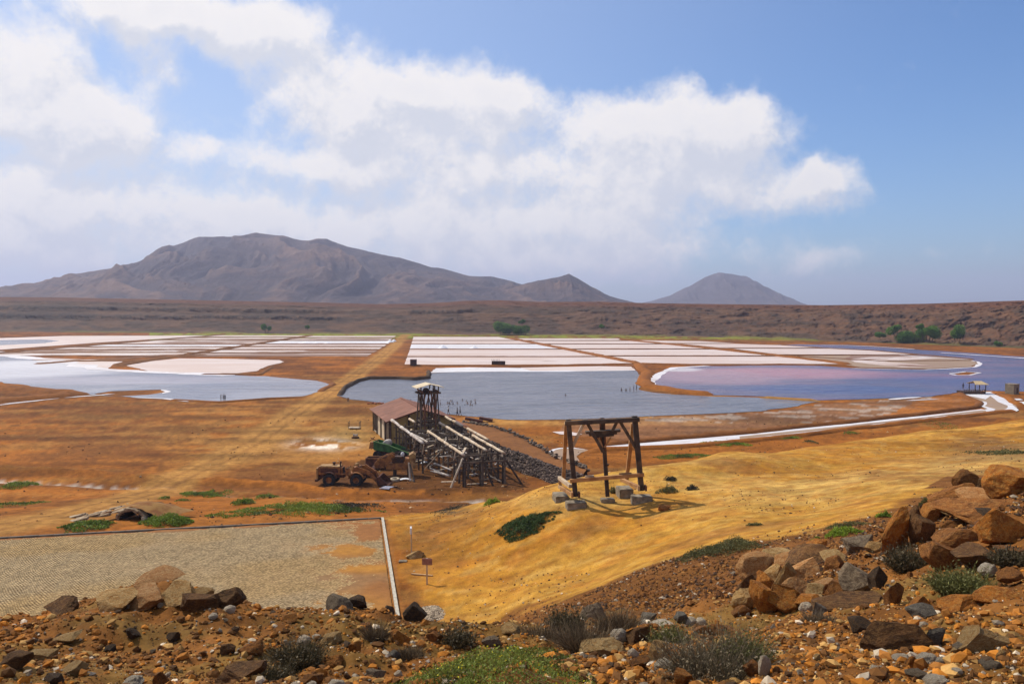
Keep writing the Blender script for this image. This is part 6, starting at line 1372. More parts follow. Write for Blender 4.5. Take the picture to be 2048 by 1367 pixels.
BO = [
 # right rise
 (1985,936,2075,990,'orange','big square orange block with pale flat top at the right edge, highest in the rubble',1,.9),
 (1915,949,1962,985,'rust','jagged rust rock left of the big square orange block',2,.9),
 (1958,957,1987,988,'brown','dark hollowed rock touching the left side of the square orange block',3,.9),
 (1868,978,1960,1008,'rust','long low rust ledge below the jagged rock on the skyline',4,.6),
 (1930,986,2010,1006,'pink','flat pinkish slab under the square orange block',5,.7),
 (1768,1022,1822,1108,'orange','tall orange slab standing on end, brightest upright rock at right',6,.55),
 (1812,1018,1846,1072,'brown','dark striped boulder behind the tall orange slab',7,.8),
 (1826,1030,1872,1086,'brown','dark folded boulder with pale left edge beside the tall slab',8,.8),
 (1840,1014,1893,1046,'orange','flat-topped orange boulder with pointed right corner',9,.9),
 (1888,1011,1946,1032,'tan','pale ochre rock with dark underside right of the pointed boulder',10,.8),
 (1890,1040,1932,1058,'rust','low rust stone among pale chips below the ochre rock',11,.8),
 (1962,1021,2056,1092,'orange','massive orange boulder at the right edge with yellowish left face',12,.85),
 (1952,1020,2000,1040,'dark','dark cap stone resting on the massive orange boulder',13,.9),
 (1857,1094,1925,1150,'rust','rounded rust-brown boulder with pitted face, below the dark folded one',14,.85),
 (1913,1104,2002,1146,'brown','broad dull brown boulder right of the rounded rust one',15,.8),
 (1698,1084,1752,1110,'grey','flat grey-brown boulder half buried left of the tall slab',16,.8),
 (1735,1090,1768,1110,'tan','smaller pale stone against the flat grey-brown boulder',17,.9),
 (2005,1090,2060,1120,'rust','rust boulder at the right edge under the massive orange one',18,.8),
 # outcrop in the middle right
 (1536,1101,1592,1128,'tan','pale tan slab at the top of the split salmon outcrop',20,.9),
 (1586,1097,1662,1136,'brown','dark faceted block with shadowed face on top of the split outcrop',21,.8),
 (1590,1085,1630,1106,'rust','small rust slab behind the dark faceted block, left piece',22,.8),
 (1622,1083,1660,1102,'orange','small orange slab behind the dark faceted block, right piece',23,.8),
 (1490,1124,1548,1168,'pink','large salmon slab on the left shoulder of the split outcrop',24,.9),
 (1536,1126,1580,1160,'tan','ochre slab wedged in the middle of the split outcrop',25,.9),
 (1552,1124,1592,1182,'tan','pale lichened wedge running down the centre of the outcrop',26,.7),
 (1584,1124,1648,1160,'pink','cracked salmon slab right of the pale wedge',27,.9),
 (1560,1152,1622,1192,'pink','smooth salmon face below the cracked slab',28,.8),
 (1475,1156,1512,1196,'brown','brown weathered stone at the left foot of the outcrop',29,.8),
 (1470,1184,1520,1224,'tan','grey-tan slab at the lower left corner of the outcrop',30,.7),
 (1510,1168,1556,1224,'orange','rust-orange leaning wedge with deep shadow at the foot of the outcrop',31,.8),
 (1545,1176,1600,1220,'orange','broken bright orange face at the lower middle of the outcrop',32,.8),
 (1603,1186,1650,1206,'tan','flat sandy slab right of the outcrop foot',33,.8),
 (1690,1131,1758,1184,'grey','angular grey boulder lit on the left with black right side',34,.85),
 (1742,1140,1778,1186,'dark','dark reddish boulder in the shade of the angular grey one',35,.85),
 (1640,1194,1768,1222,'brown','long smooth brown ledge behind the white stones',36,.6),
 (1600,1214,1628,1236,'white','blunt cream stone with blue-grey end, left of the round white one',37,.8),
 (1630,1212,1660,1240,'blue','blue-grey forked stone under the round white one',38,.8),
 (1646,1204,1672,1226,'white','round white stone on the brown ledge',39,.9),
 (1520,1150,1556,1182,'orange','orange chunk between the salmon shoulder slab and the rust wedge',201,.9),
 (1630,1150,1668,1178,'pink','salmon chunk at the right foot of the cracked slab',202,.9),
 (1596,1186,1640,1212,'orange','orange chunk right of the broken bright orange face',203,.9),
 (1556,1108,1592,1132,'pink','salmon piece between the pale top slab and the dark faceted block',204,.9),
 (1468,1206,1502,1228,'rust','rust chunk at the extreme lower left of the outcrop',205,.9),
 (1654,1124,1686,1150,'rust','rust chunk right below the dark faceted block',206,.9),
 (1620,1168,1652,1192,'tan','tan chunk between the smooth salmon face and the gravel',207,.9),
 (1900,1000,2060,1034,'rust','broad rust mass joining the rocks below the square orange block',35,.8),
 (1650,1150,1700,1186,'rust','rust boulder between the outcrop and the angular grey boulder',62,.9),
 (1880,1060,1966,1100,'rust','half-buried rust boulder between the tall slab group and the massive orange boulder',63,.8),
 (1650,1112,1700,1136,'tan','tan boulder above the angular grey one',64,.8),
 (1960,1180,2050,1222,'orange','long orange boulder at the right edge above the sandy ledge',65,.8),
 # lower right
 (1823,1221,1872,1252,'blue','blue-grey flat-topped rock alone on red soil',40,.85),
 (1774,1172,1810,1214,'rust','upright rust rock with black right side above the blue-grey rock',41,.8),
 (1826,1198,1862,1224,'orange','orange stone just above the blue-grey rock',42,.8),
 (1705,1240,1750,1270,'dark','dark square block with a white stone at its foot',43,.8),
 (1738,1243,1852,1304,'brown','long dark brown boulder sloping to the right in the lower right rubble',44,.7),
 (1856,1262,1892,1296,'blue','green-grey triangular rock with sharp shadow',45,.8),
 (1898,1252,2022,1298,'tan','long sandy ledge with black overhung front, lower right',46,.6),
 (1888,1204,1966,1234,'orange','bright orange ridge-shaped boulder above the sandy ledge',47,.7),
 (1912,1285,1946,1306,'grey','small grey angular rock below the sandy ledge',48,.8),
 (1818,1340,1860,1359,'grey','flat grey-green cobble near the bottom right',49,.8),
 (1738,1265,1754,1277,'white','white stone at the foot of the dark square block',50,.9),
 (1788,1308,1820,1324,'white','cream flat stone, leftmost of the three below the long brown boulder',51,.8),
 (1838,1309,1876,1326,'white','large cream pitted stone below the long brown boulder',52,.8),
 (1874,1315,1894,1330,'white','cream stone with dark side right of the large pitted one',53,.8),
 (1738,1332,1758,1346,'white','oval white stone lying alone near the bottom right',54,.8),
 (1855,1352,1898,1372,'white','knobbly cream stone cut by the bottom edge, lower right',55,.8),
 (1817,1314,1834,1337,'orange','upright orange wedge between the two flat cream stones',56,.8),
 (1905,1338,1926,1352,'white','white angular stone right of the grey-green cobble',57,.8),
 (1994,1302,2014,1322,'tan','pale speckled stone at the far lower right',58,.8),
 (1968,1322,2004,1337,'grey','flat grey stone below the pale speckled one',59,.8),
 (1964,1132,1996,1156,'white','white stone with blue-black right side on the right slope',60,.9),
 (2005,1150,2052,1180,'rust','rust boulder at the right edge beyond the white and black stone',61,.8),
 # centre
 (1222,1250,1256,1280,'white','tall creamy white block in the centre foreground',70,.9),
 (1282,1234,1314,1252,'blue','blue-black rock resting on white stones, centre',71,.9),
 (1278,1244,1304,1262,'white','white stone supporting the blue-black rock',72,.9),
 (1300,1248,1346,1258,'white','row-like flat white stone right of the blue-black rock',73,.8),
 (1350,1229,1378,1252,'blue','blue-grey boulder beside a white rounded one, centre right',74,.9),
 (1370,1232,1394,1250,'white','white rounded stone touching the blue-grey boulder',75,.9),
 (1390,1229,1413,1245,'white','white knobbly stone at the edge of the red mound',76,.9),
 (1258,1252,1302,1282,'brown','brown hook-shaped rock casting a black shadow, centre',77,.8),
 (1298,1272,1342,1322,'tan','tan pyramid rock left of the big dry bush',78,.8),
 (1257,1296,1278,1312,'white','small cream stone left of the tan pyramid',79,.8),
 (1290,1302,1314,1318,'white','cream rubble stone at the foot of the tan pyramid',80,.8),
 (1312,1318,1348,1342,'white','large white stone beside the big dry bush',81,.8),
 (1352,1342,1386,1375,'orange','pale-topped orange stone cut by the bottom edge in the centre',82,.9),
 (1519,1317,1543,1356,'white','upright white pitted stone right of the big dry bush',83,.8),
 (1492,1328,1524,1358,'rust','rust round stone touching the upright white pitted one',84,.8),
 (1378,1222,1500,1268,'rust','broad low red-brown mound of rock behind the big dry bush',85,.6),
 (1150,1214,1212,1252,'grey','smooth green-grey boulder between dry bushes, centre',86,.8),
 (1000,1254,1040,1276,'tan','smooth tan boulder left of the centre bushes',87,.8),
 (966,1274,1002,1296,'grey','grey-tan stone above the green flowering plant',88,.8),
 (975,1288,1012,1304,'rust','flat rust stone just above the green flowering plant',89,.8),
 (1164,1276,1250,1310,'tan','broad sandy rock right of the green flowering plant',90,.7),
 (1260,1316,1300,1340,'rust','dark-mouthed rust stone in the centre foreground',91,.8),
 # centre left
 (650,1203,706,1240,'grey','large grey-brown boulder on the crest above the court corner',100,.85),
 (690,1214,730,1238,'dark','dark shaded boulder right of the grey-brown one on the crest',101,.8),
 (778,1255,818,1288,'orange','bright orange pyramid stone left of the green plant',102,.85),
 (698,1279,724,1308,'orange','pitted orange stone in the shade of the centre left bushes',103,.8),
 (640,1299,684,1326,'orange','wide orange stone with black underside, centre left',104,.85),
 (775,1286,800,1304,'blue','blue-grey tilted stone below the orange pyramid',105,.8),
 (734,1307,770,1334,'grey','grey pointed stone left of the green plant',106,.85),
 (650,1340,686,1364,'white','large cream stone near the bottom, left of the green plant',107,.85),
 (574,1348,600,1368,'white','rounded cream stone at the bottom edge, left of the larger cream one',108,.85),
 (612,1350,632,1366,'white','small cream stone between two cream stones at the bottom edge',109,.85),
 (598,1328,642,1360,'rust','red-brown pyramid stone at the bottom, centre left',110,.8),
 (766,1214,788,1234,'dark','thin dark upright splinter of rock on the crest by the court kerb',111,.6),
 (808,1216,852,1252,'dark','dark leaning boulder at the near end of the court kerb',112,.7),
 (594,1268,620,1288,'white','pale double stone sitting in the dark bush, centre left',113,.9),
 (684,1230,698,1238,'white','small white stone in the shadow of the crest boulder',114,.9),
 (640,1268,680,1292,'tan','tan rounded rock at the edge of the dark bush',115,.8),
 (718,1256,742,1272,'rust','rust stone on the slope below the crest boulder',116,.8),
 (852,1264,884,1290,'rust','rust upright stone above the left end of the green plant',117,.8),
 (560,1240,592,1256,'orange','orange stone on the slope left of the crest boulder',118,.8),
 # left outcrop on the crest
 (182,1190,262,1230,'tan','low tan end of the crest outcrop, left part',120,.8),
 (238,1168,330,1222,'pink','broad sandy-pink rock, main body of the crest outcrop at left',121,.85),
 (272,1159,362,1186,'pink','flat cap rock, highest stone of the crest outcrop at left',122,.8),
 (318,1168,402,1224,'tan','pale folded rock right of the cap on the crest outcrop',123,.85),
 (362,1186,428,1232,'brown','dark fronted block leaning on the right of the crest outcrop',124,.7),
 (412,1182,482,1230,'brown','rounded dark brown boulder ending the crest outcrop on the right',125,.8),
 (376,1176,424,1204,'tan','small weathered hump between the folded rock and the dark block',126,.8),
 (82,1200,152,1236,'brown','lone brown striped boulder on the crest, far left',127,.8),
 (98,1270,152,1292,'tan','pale tan sloping slab in the left rubble',128,.8),
 (56,1288,108,1314,'tan','yellowish slab below and left of the pale sloping one',129,.8),
 (304,1324,336,1358,'rust','small cube-like rust block standing alone, lower left',130,.85),
 (418,1310,520,1354,'brown','long flat brown slab with shadowed right end, lower left',131,.7),
 (478,1286,522,1314,'rust','red-brown block above the long flat slab',132,.85),
 (244,1354,282,1374,'white','white rock cut by the bottom edge, lower left',133,.85),
 (446,1222,468,1238,'white','white stone below the dark brown boulder of the crest outcrop',134,.9),
 (416,1243,434,1254,'white','smaller white stone below the white one by the crest outcrop',135,.9),
 (314,1210,326,1220,'white','small square white stone under the crest outcrop',136,.9),
 (248,1254,274,1274,'dark','dark pointed stone in the left rubble under the outcrop',137,.8),
 (328,1260,358,1282,'dark','dark pointed stone right of its twin in the left rubble',138,.8),
 (204,1276,228,1292,'dark','small black stone left of the two dark pointed ones',139,.8),
 (440,1290,468,1310,'brown','brown faceted stone left of the red-brown block',140,.8),
 (0,1322,58,1350,'brown','dark brown slab at the lower left corner',141,.7),
 (84,1350,120,1372,'dark','dark rock cut by the bottom edge at far left',142,.8),
 (122,1326,168,1350,'tan','ochre flat stone in the lower left rubble',143,.8),
 # others
 (1318,1009,1342,1022,'rust','small brown stone block with pale top on the yellow sand right of the timber frame',150,.8),
 (812,1102,846,1118,'tan','broken dark earth ledge stone behind the reddish sign',151,.6),
]
for bo in BO:
    x0, y0, x1, y1, k, lab, sd = bo[:7]; dp = bo[7]
    big = (x1-x0) > 60; rnd = k == 'white'
    put_rock(x0, y0, x1, y1, k, lab, sd, dp, sub=5 if big else (4 if x1-x0 > 28 else 3), planes=(6 if rnd else 15), rough=(.10 if rnd else .040), cut=(.85 if rnd else .56), sink=(.36 if 120 <= sd <= 127 else .24), rz=random.Random(sd).uniform(-.4, .4))
# countable smaller stones of the near slope
KINDS = [('rust', .38), ('brown', .16), ('tan', .14), ('orange', .12), ('white', .09), ('grey', .03), ('dark', .02)]
vari = {}
for k, _ in KINDS:
    for j in range(3):
        me = make_rock(900+j*13+len(k)*7, 3, planes=12, rough=.05, cut=.58, name='stone_'+k); me.materials.append(RM[k]); vari[(k, j)] = me
AD = {'rust': 'rust-brown', 'brown': 'dull brown', 'tan': 'sandy tan', 'orange': 'orange', 'white': 'chalky white', 'grey': 'grey', 'dark': 'blackish'}
rg = random.Random(5); cnt = 0; used_lab = {}
def short(l):
    w = l.replace(',', ' ,').split(); o = []
    for q in w:
        if q in (',', 'with', 'at', 'below', 'of', 'on', 'near', 'in', 'right', 'left', 'behind', 'touching', 'under', 'beside', 'against', 'above', 'alone', 'casting', 'cut', 'that', 'wedged', 'running', 'lying', 'resting', 'supporting', 'half', 'ending', 'among', 'standing', 'leaning', 'and', 'sloping') and len(o) >= 3: break
        if q != ',': o.append(q)
    return ' '.join(o[:6])
def near_label(px, py, ad):
    c = sorted(BO, key=lambda b: math.hypot((b[0]+b[2])/2-px, (b[1]+b[3])/2-py))
    for b in c[:6]:
        dx = px-(b[0]+b[2])/2; dy = py-b[3]+6
        pos = ('right of' if dx > 0 else 'left of') if abs(dx) > abs(dy)*1.2 else ('in front of' if dy > 0 else 'behind')
        L = ad+' stone loose '+pos+' the '+short(b[5])
        if L not in used_lab: used_lab[L] = 1; return L
    return L
while cnt < 175:
    px = rg.uniform(-10, 2058); lowb = np.interp(px, [0, 480, 1000, 1150, 1400, 1780, 2048], [1250, 1240, 1262, 1262, 1265, 1120, 1020]); py = rg.uniform(lowb, 1364)
    if 745 < px < 1175 and py > 1300-0*px: continue
    k = rg.choices([q for q, _ in KINDS], [w for _, w in KINDS])[0]; w = rg.uniform(6.5, 15)*(1.15 if py > 1300 else .9)*(1.5 if rg.random() < .08 else 1)
    o = put_rock(px-w/2, py-w*rg.uniform(.6, .85), px+w/2, py, k, near_label(px, py, ('small ' if w < 11 else '')+AD[k]), 0, .8, 'stone', .25, rg.uniform(-.3, .3), 'loose_stone', AD[k]+' stones loose on the near slope', mesh_=vari[(k, rg.randrange(3))], rz=rg.uniform(0, 6)); cnt += 1

# ------------------------------------------------------------------ gravel, uncountable
PG = ground_full(962, 1392)
def scatter(n, r0, r1, a0, a1, smin, smax, pal, wts, low, keep=None, zoff=.2, seed=1, power=1.0):
    g_ = np.random.default_rng(seed); r = np.exp(g_.uniform(math.log(r0), math.log(r1), n)); a = np.radians(g_.uniform(a0, a1, n)); x = r*np.sin(a); y = r*np.cos(a)
    s = smin*(smax/smin)**(g_.random(n)**1.8)
    if keep is not None:
        z = H(x, y); k = keep(x, y, z, r) > g_.random(n); x, y, s, r = x[k], y[k], s[k], r[k]
    ok = ((x-PG[0])/.85)**2+((y-PG[1]-.1)/.6)**2 > 1; x, y, s = x[ok], y[ok], s[ok]
    z = H(x, y); P = np.stack([x, y, z+s*zoff], 1); ci = g_.choice(len(pal), len(x), p=np.array(wts)/sum(wts)); C = np.array(pal)[ci]*(.65+.7*g_.random((len(x), 1)))
    return stones(P, s, C, low)
PALN = [(.29, .115, .022), (.14, .062, .018), (.42, .24, .075), (.44, .165, .022), (.60, .50, .36), (.21, .17, .12), (.07, .042, .022)]
link('gravel', scatter(62000, 4.4, 24, -38, 38, .007, .030, PALN, [5, 4, 3, 2.0, .8, .6, 1], True, zoff=.25, seed=11), kind='stuff')
link('gravel', scatter(22000, 4.4, 22, -38, 38, .018, .068, PALN, [5, 4, 3, 2, .8, .7, .6], False, zoff=.2, seed=12,
     keep=lambda x, y, z, r: .25+.9*sstep(fbm(x*.6, y*.6, 3, 44), .42, .62)), kind='stuff')
for a0, a1, sd_ in ((38, 62, 21), (-62, -38, 22)):   # the same rubble goes on beyond the picture's sides
    link('gravel', scatter(9000, 4.4, 30, a0, a1, .008, .035, PALN, [5, 4, 3, 2, .8, .6, 1], True, zoff=.25, seed=sd_), kind='stuff')
    link('gravel', scatter(2600, 4.4, 30, a0, a1, .03, .16, PALN, [5, 4, 3, 2, .6, .4, .8], False, zoff=.2, seed=sd_+5), kind='stuff')
def in_grav(x, y, z, r):
    gb, sg = dpoly(x, y, GRAVB); v = (sg < 0)*sstep(gb+(fbm(x*.3, y*.3, 3, 50)-.5)*5, -.3, 1.6); return v*(.45+.9*sstep(fbm(x*.35, y*.35, 3, 45), .4, .6))*(r > 17)
link('gravel', scatter(34000, 16, 52, -2, 36, .022, .095, [(.20, .080, .020), (.115, .050, .018), (.30, .145, .04), (.08, .048, .03), (.42, .34, .24)], [5, 5, 3, 3, .6], True, in_grav, .3, 13), kind='stuff')
def on_hill(x, y, z, r):
    hb, sd = dpoly(x, y, HILLB); px, py = project(x, y, z); cl = sstep(fbm(x*.12, y*.12, 3, 46), .52, .66)+.9*np.exp(-(((px-860)/80)**2+((py-1080)/40)**2))+.5*np.exp(-(((px-1300)/90)**2+((py-985)/25)**2))+.8*sstep(px, 1850, 1960)*(py < 945)
    return (sd < 0)*cl*.8+.02
link('pebbles', scatter(16000, 34, 118, -10, 36, .02, .09, [(.26, .12, .04), (.14, .065, .03), (.42, .26, .10), (.10, .06, .035), (.56, .48, .36)], [4, 4, 3, 3, 1], True, on_hill, .25, 14, ), kind='stuff')
def on_flat(x, y, z, r):
    px, py = project(x, y, z); q = court_mask(x, y); return (q < .3)*(z < 4.5)*(r < 175)*(1-inpoly(px, py, [(678,795),(700,750),(1280,740),(1700,800),(1300,836),(900,830)])*1.)*(.03+.35*sstep(fbm(x*.1, y*.1, 3, 47), .5, .7)+.5*inpoly(px, py, [(640,930),(1060,930),(1060,990),(640,990)]))*(1-inpoly(px, py, [(0,700),(670,760),(650,805),(0,805)])*1.)
link('pebbles', scatter(15000, 62, 175, -34, 30, .05, .22, [(.12, .05, .02), (.07, .04, .025), (.30, .15, .05), (.45, .34, .2)], [5, 4, 3, 1], True, on_flat, .2, 15), kind='stuff')
# pile of pale pebbles by the near end of the court kerb
g0 = place_px(862, 1232); n = 1200; r_ = rng.random(n)**.5; a_ = rng.random(n)*6.28; hx = r_*np.cos(a_)*.95; hy = r_*np.sin(a_)*1.5
P = np.stack([g0.x+hx, g0.y+hy, g0.z+.22*(1-r_)+.03], 1); C = np.tile(np.array([.46, .37, .26]), (n, 1))*(.35+.95*rng.random((n, 1)))
r = thing('pebble_heap', 'small heap of pale and dark pebbles beside the near end of the court kerb', 'gravel heap', tuple(g0)); V = stones(P-np.array(g0)[None], rng.uniform(.03, .09, n), C); link('heaped_pebbles', V, r, kind='stuff')

# ================================================================== PLANTS
def leaf_mat(name, tr=.25, rough=.6):
    m, nt, b = base_mat(name); at = nn(nt, 'ShaderNodeVertexColor', layer_name='Col'); lk(nt, at.outputs[0], b.inputs['Base Color'])
    b.inputs['Roughness'].default_value = rough; b.inputs['Specular IOR Level'].default_value = .2
    t = nn(nt, 'ShaderNodeBsdfTranslucent'); lk(nt, at.outputs[0], t.inputs[0]); mx = nn(nt, 'ShaderNodeMixShader'); mx.inputs[0].default_value = tr
    lk(nt, b.outputs[0], mx.inputs[1]); lk(nt, t.outputs[0], mx.inputs[2]); lk(nt, mx.outputs[0], nt.nodes['Material Output'].inputs[0]); return m
M_LEAF = leaf_mat('leaves'); M_TWIG = leaf_mat('dry_twigs', .1, .8)
def leaves(P, size, C, up=.35, asp=.45):
    """one pointed leaf (a bent quad) at each point"""
    n = len(P); d = rng.normal(size=(n, 3)); d[:, 2] = np.abs(d[:, 2])*.7+up; d /= np.linalg.norm(d, axis=1)[:, None]
    t = np.cross(d, rng.normal(size=(n, 3))); t /= np.linalg.norm(t, axis=1)[:, None]+1e-9
    s = np.asarray(size)[:, None] if np.ndim(size) else size
    a = P; b = P+d*s*.5+t*s*asp*.5; c = P+d*s; e = P+d*s*.5-t*s*asp*.5
    V = np.stack([a, b, c, e], 1).reshape(-1, 3); F = np.arange(n*4).reshape(n, 4)
    return V, F, np.repeat(C, 4, 0)
def twigs(n, root_r, height, spread, w, C0, C1, seed, lean=(0, 0)):
    g_ = np.random.default_rng(seed); a = g_.random(n)*6.28; r = root_r*np.sqrt(g_.random(n)); P0 = np.stack([r[:]*np.cos(a), r*np.sin(a)*.8, np.zeros(n)], 1)
    dirv = np.stack([np.cos(a)*spread*(r/root_r)*g_.uniform(.3, 1.3, n)+g_.normal(0, .35, n)+lean[0], np.sin(a)*spread*(r/root_r)*g_.uniform(.3, 1.3, n)+g_.normal(0, .35, n), np.ones(n)], 1)
    dirv /= np.linalg.norm(dirv, axis=1)[:, None]; L = height*g_.uniform(.35, 1.1, n); Vs = []; Cs = []; seg = 4
    side = np.cross(dirv, g_.normal(size=(n, 3))); side /= np.linalg.norm(side, axis=1)[:, None]+1e-9
    cur = g_.normal(0, .30, (n, 3)); cur[:, 2] -= .18; c = (C0[None]+(C1-C0)[None]*g_.random((n, 1)))*(.5+.9*g_.random((n, 1)))
    for k in range(seg):
        t = k/(seg-1); p = P0+dirv*(L*t)[:, None]+cur*(L*t*t*.7)[:, None]; ww = (w*(1-.75*t))
        Vs += [p-side*ww, p+side*ww]; Cs += [c*(.75+.4*t)]*2
    V = np.stack(Vs, 1).reshape(-1, 3); C = np.stack(Cs, 1).reshape(-1, 3); F = []
    i = np.arange(n)*seg*2
    F = np.concatenate([np.stack([i+2*k, i+2*k+1, i+2*k+3, i+2*k+2], 1) for k in range(seg-1)])
    return V, F, C
def shrub(px, py, w, h, kind, label, seed, n=None, name='dry_shrub', cat='shrub', group=None):
    """a twiggy clump with its foot at the surveyed point"""
    g = ground_full(px, py); d = g[1]; W = w*d/FOC; Hh = h*d/FOC*.95; W *= .88
    pal = {'dry': ((.22, .155, .085), (.085, .06, .035)), 'grey': ((.23, .18, .105), (.075, .062, .038)), 'dark': ((.105, .08, .04), (.06, .055, .025)), 'olive': ((.17, .165, .05), (.09, .095, .03)), 'greygreen': ((.17, .17, .10), (.09, .10, .055))}[kind]
    n = n or int(900+w*9); r = thing(name, label, cat, (g[0], g[1], Hs(g[0], g[1])-.02), group=group)
    tw = max(.0022, .00042*d*1.0)
    V, F, C = twigs(n, W*.40, Hh, .9, tw, np.array(pal[0]), np.array(pal[1]), seed)
    if kind != 'dry':
        k = n; g_ = np.random.default_rng(seed+1); idx = g_.integers(0, len(V), k*2); P = V[idx]+g_.normal(0, W*.02, (k*2, 3)); lv, lf, lc = leaves(P, g_.uniform(.7, 1.4, k*2)*tw*9, np.array(pal[0])[None]*(.5+.9*g_.random((k*2, 1))))
        link('foliage', mesh('foliage', lv, lf, [M_LEAF], False, lc), r)
    link('stems', mesh('stems', V, F, [M_TWIG], False, C), r, kind='stuff'); return r
SH = [(1432,1362,200,108,'grey','big dry grey-brown bush in the centre foreground with tangled stalks'),(1490,1330,90,70,'olive','olive tuft growing at the right side of the big dry bush'),
 (1170,1300,110,62,'dry','dry brown bush right above the green flowering plant'),(1240,1262,100,48,'dry','thin brown brush behind the tall white block'),(1085,1280,90,44,'dry','dry brush left of the smooth green-grey boulder'),
 (1130,1262,70,40,'dark','dark upright tuft between the two dry bushes'),(918,1290,46,36,'dark','small dark bush above the middle of the green plant'),(1338,1282,64,42,'olive','greenish grass tuft behind the tan pyramid rock'),
 (1920,1184,120,44,'olive','wiry olive bush on the right slope'),(1818,1138,76,50,'dark','dark bush under the tall orange slab'),(596,1320,90,60,'dark','dark green bush holding the pale double stone'),
 (540,1345,70,56,'dark','dark bush at the right end of the long flat slab'),(752,1282,50,34,'dry','dry bush left of the orange pyramid stone'),
 (1980,1212,60,30,'dry','dry tuft at the far right above the sandy ledge'),
 (1640,1256,80,30,'dry','low dry grass under the white stones'),(2020,1135,60,34,'dark','dark brown bush at the right edge'),(820,1300,60,24,'dry','dry brush at the left end of the green plant')]
for i, (px, py, w, h, k, lb) in enumerate(SH): shrub(px, py, w, h, k, lb, 300+i)
def mat_plant(px, py, w, h, cols, label, seed, n, name='low_bush', cat='bush', lsz=None, hgt=None, flat=False, dense=False, group=None, kind=None, flowers=0, stems=True):
    """a low cushion of leaves following the ground inside an uneven outline"""
    g_ = np.random.default_rng(seed); top = ground_full(px, py-h/2); bot = ground_full(px, py+h/2); c = (top[:2]+bot[:2])/2; d = c[1]; W = w*d/FOC/2; D = abs(top[1]-bot[1])/2
    hgt = hgt if hgt is not None else h*d/FOC*.35
    if not flat: D = min(D, W*.9)
    n0 = n; n = int(n*1.5); a = g_.random(n)*6.28; r = np.sqrt(g_.random(n)); edge = .72+.5*vn(a*1.6+seed, a*0+seed, seed); edge[a > 5.9] = edge[a > 5.9]*.0+.9
    x = c[0]+W*r*np.cos(a)*edge; y = c[1]+D*r*np.sin(a)*edge; lump = fbm(x*2.2/max(W, .4), y*2.2/max(W, .4), 3, seed)
    kp = np.ones(n, bool) if dense else (r < .30+1.25*lump) & (fbm(x*5/max(W, .6), y*9/max(W, .6), 2, seed+3) > (.16+.34*r)); x, y, r, a, lump = x[kp][:n0], y[kp][:n0], r[kp][:n0], a[kp][:n0], lump[kp][:n0]; n = len(x)
    dome = np.clip(1-r**2.4, 0, 1)*(.10+1.5*lump*fbm(x*7/max(W, .6), y*9/max(W, .6), 2, seed+5)*1.6); zz = H(x, y)+hgt*dome*np.sqrt(g_.random(n)*.9+.1)
    P = np.stack([x-c[0], y-c[1], zz], 1); z0 = Hs(c[0], c[1]); P[:, 2] -= z0
    cl = np.array(cols); ci = sstep(lump+.25*(g_.random(n)-.5), .35, .62); C = cl[0][None]*(1-ci[:, None])+cl[1][None]*ci[:, None]; C = C*(.55+.8*g_.random((n, 1)))
    s = (lsz or max(.012, d*.0016))*g_.uniform(.6, 1.5, n)
    V, F, CC = leaves(P, s, C)
    if kind == 'stuff': o = link(name, mesh(name, V, F, [M_LEAF], False, CC), None, (c[0], c[1], z0), kind='stuff'); return o
    o = thing(name, label, cat, (c[0], c[1], z0), group=group); link('foliage', mesh('foliage', V, F, [M_LEAF], False, CC), o)
    if stems:
        k = max(200, n//14); idx = g_.integers(0, n, k); B = P[idx]; A = B*np.array([.75, .75, 0])+np.array([0, 0, -.02])
        A[:, 2] = H(A[:, 0]+c[0], A[:, 1]+c[1])-z0; sd = np.tile(np.array([[s.mean()*.12, 0, 0]]), (k, 1)); Vv = np.stack([A-sd, A+sd, B+sd*.4, B-sd*.4], 1).reshape(-1, 3); link('stems', mesh('stems', Vv, np.arange(k*4).reshape(k, 4), [M_TWIG], False, np.tile(np.array([.16, .13, .05]), (k*4, 1))), o, kind='stuff')
    if flowers:
        idx = g_.integers(0, n, flowers); V, F, CC = leaves(P[idx]+np.array([0, 0, s.mean()*1.2]), s[idx]*.8, np.tile(np.array([.75, .62, .03]), (flowers, 1)), .1, .9); link('flowers', mesh('flowers', V, F, [M_LEAF], False, CC), o, kind='stuff')
    return o
GRF = ((.075, .085, .018), (.20, .245, .04)); GR = ((.07, .11, .018), (.20, .27, .035)); GRB = ((.12, .19, .015), (.26, .36, .03)); GRD = ((.025, .05, .014), (.075, .12, .035)); OLV = ((.09, .09, .03), (.16, .15, .05)); DKM = ((.035, .032, .02), (.08, .07, .04))
mat_plant(962, 1404, 440, 178, GRF, 'large bright green plant dotted with yellow flowers at the bottom centre', 400, 34000, 'flowering_plant', 'plant', .019, .13, dense=True, flat=True, flowers=420)
mat_plant(1050, 1055, 136, 42, GRD, 'dark green cushion bush spread over the yellow sand left of the timber frame', 401, 15000, 'cushion_bush', 'bush', .085, .5, flat=True)
mat_plant(904, 1019, 66, 24, DKM, 'flat dead grey mat of vegetation on the sand behind the dark green bush', 402, 2200, 'dead_mat', 'bush', .09, .12, flat=True)
mat_plant(985, 1006, 34, 15, GRB, 'small bright green bush at the top of the sandy rise, left of the frame', 403, 1500, lsz=.09, hgt=.45)
mat_plant(1181, 947, 42, 14, GRB, 'bright green bush behind the left legs of the timber frame', 404, 1500, lsz=.10, hgt=.4)
mat_plant(1335, 984, 46, 14, OLV, 'grey-green bush right behind the right footing of the frame', 405, 1600, lsz=.08, hgt=.42)
mat_plant(1383, 979, 28, 9, DKM, 'dark small bush farther right of the grey-green one', 406, 900, lsz=.08, hgt=.3)
mat_plant(1341, 960, 28, 11, DKM, 'dark brownish tuft beyond the two bushes right of the frame', 407, 900, lsz=.08, hgt=.35)
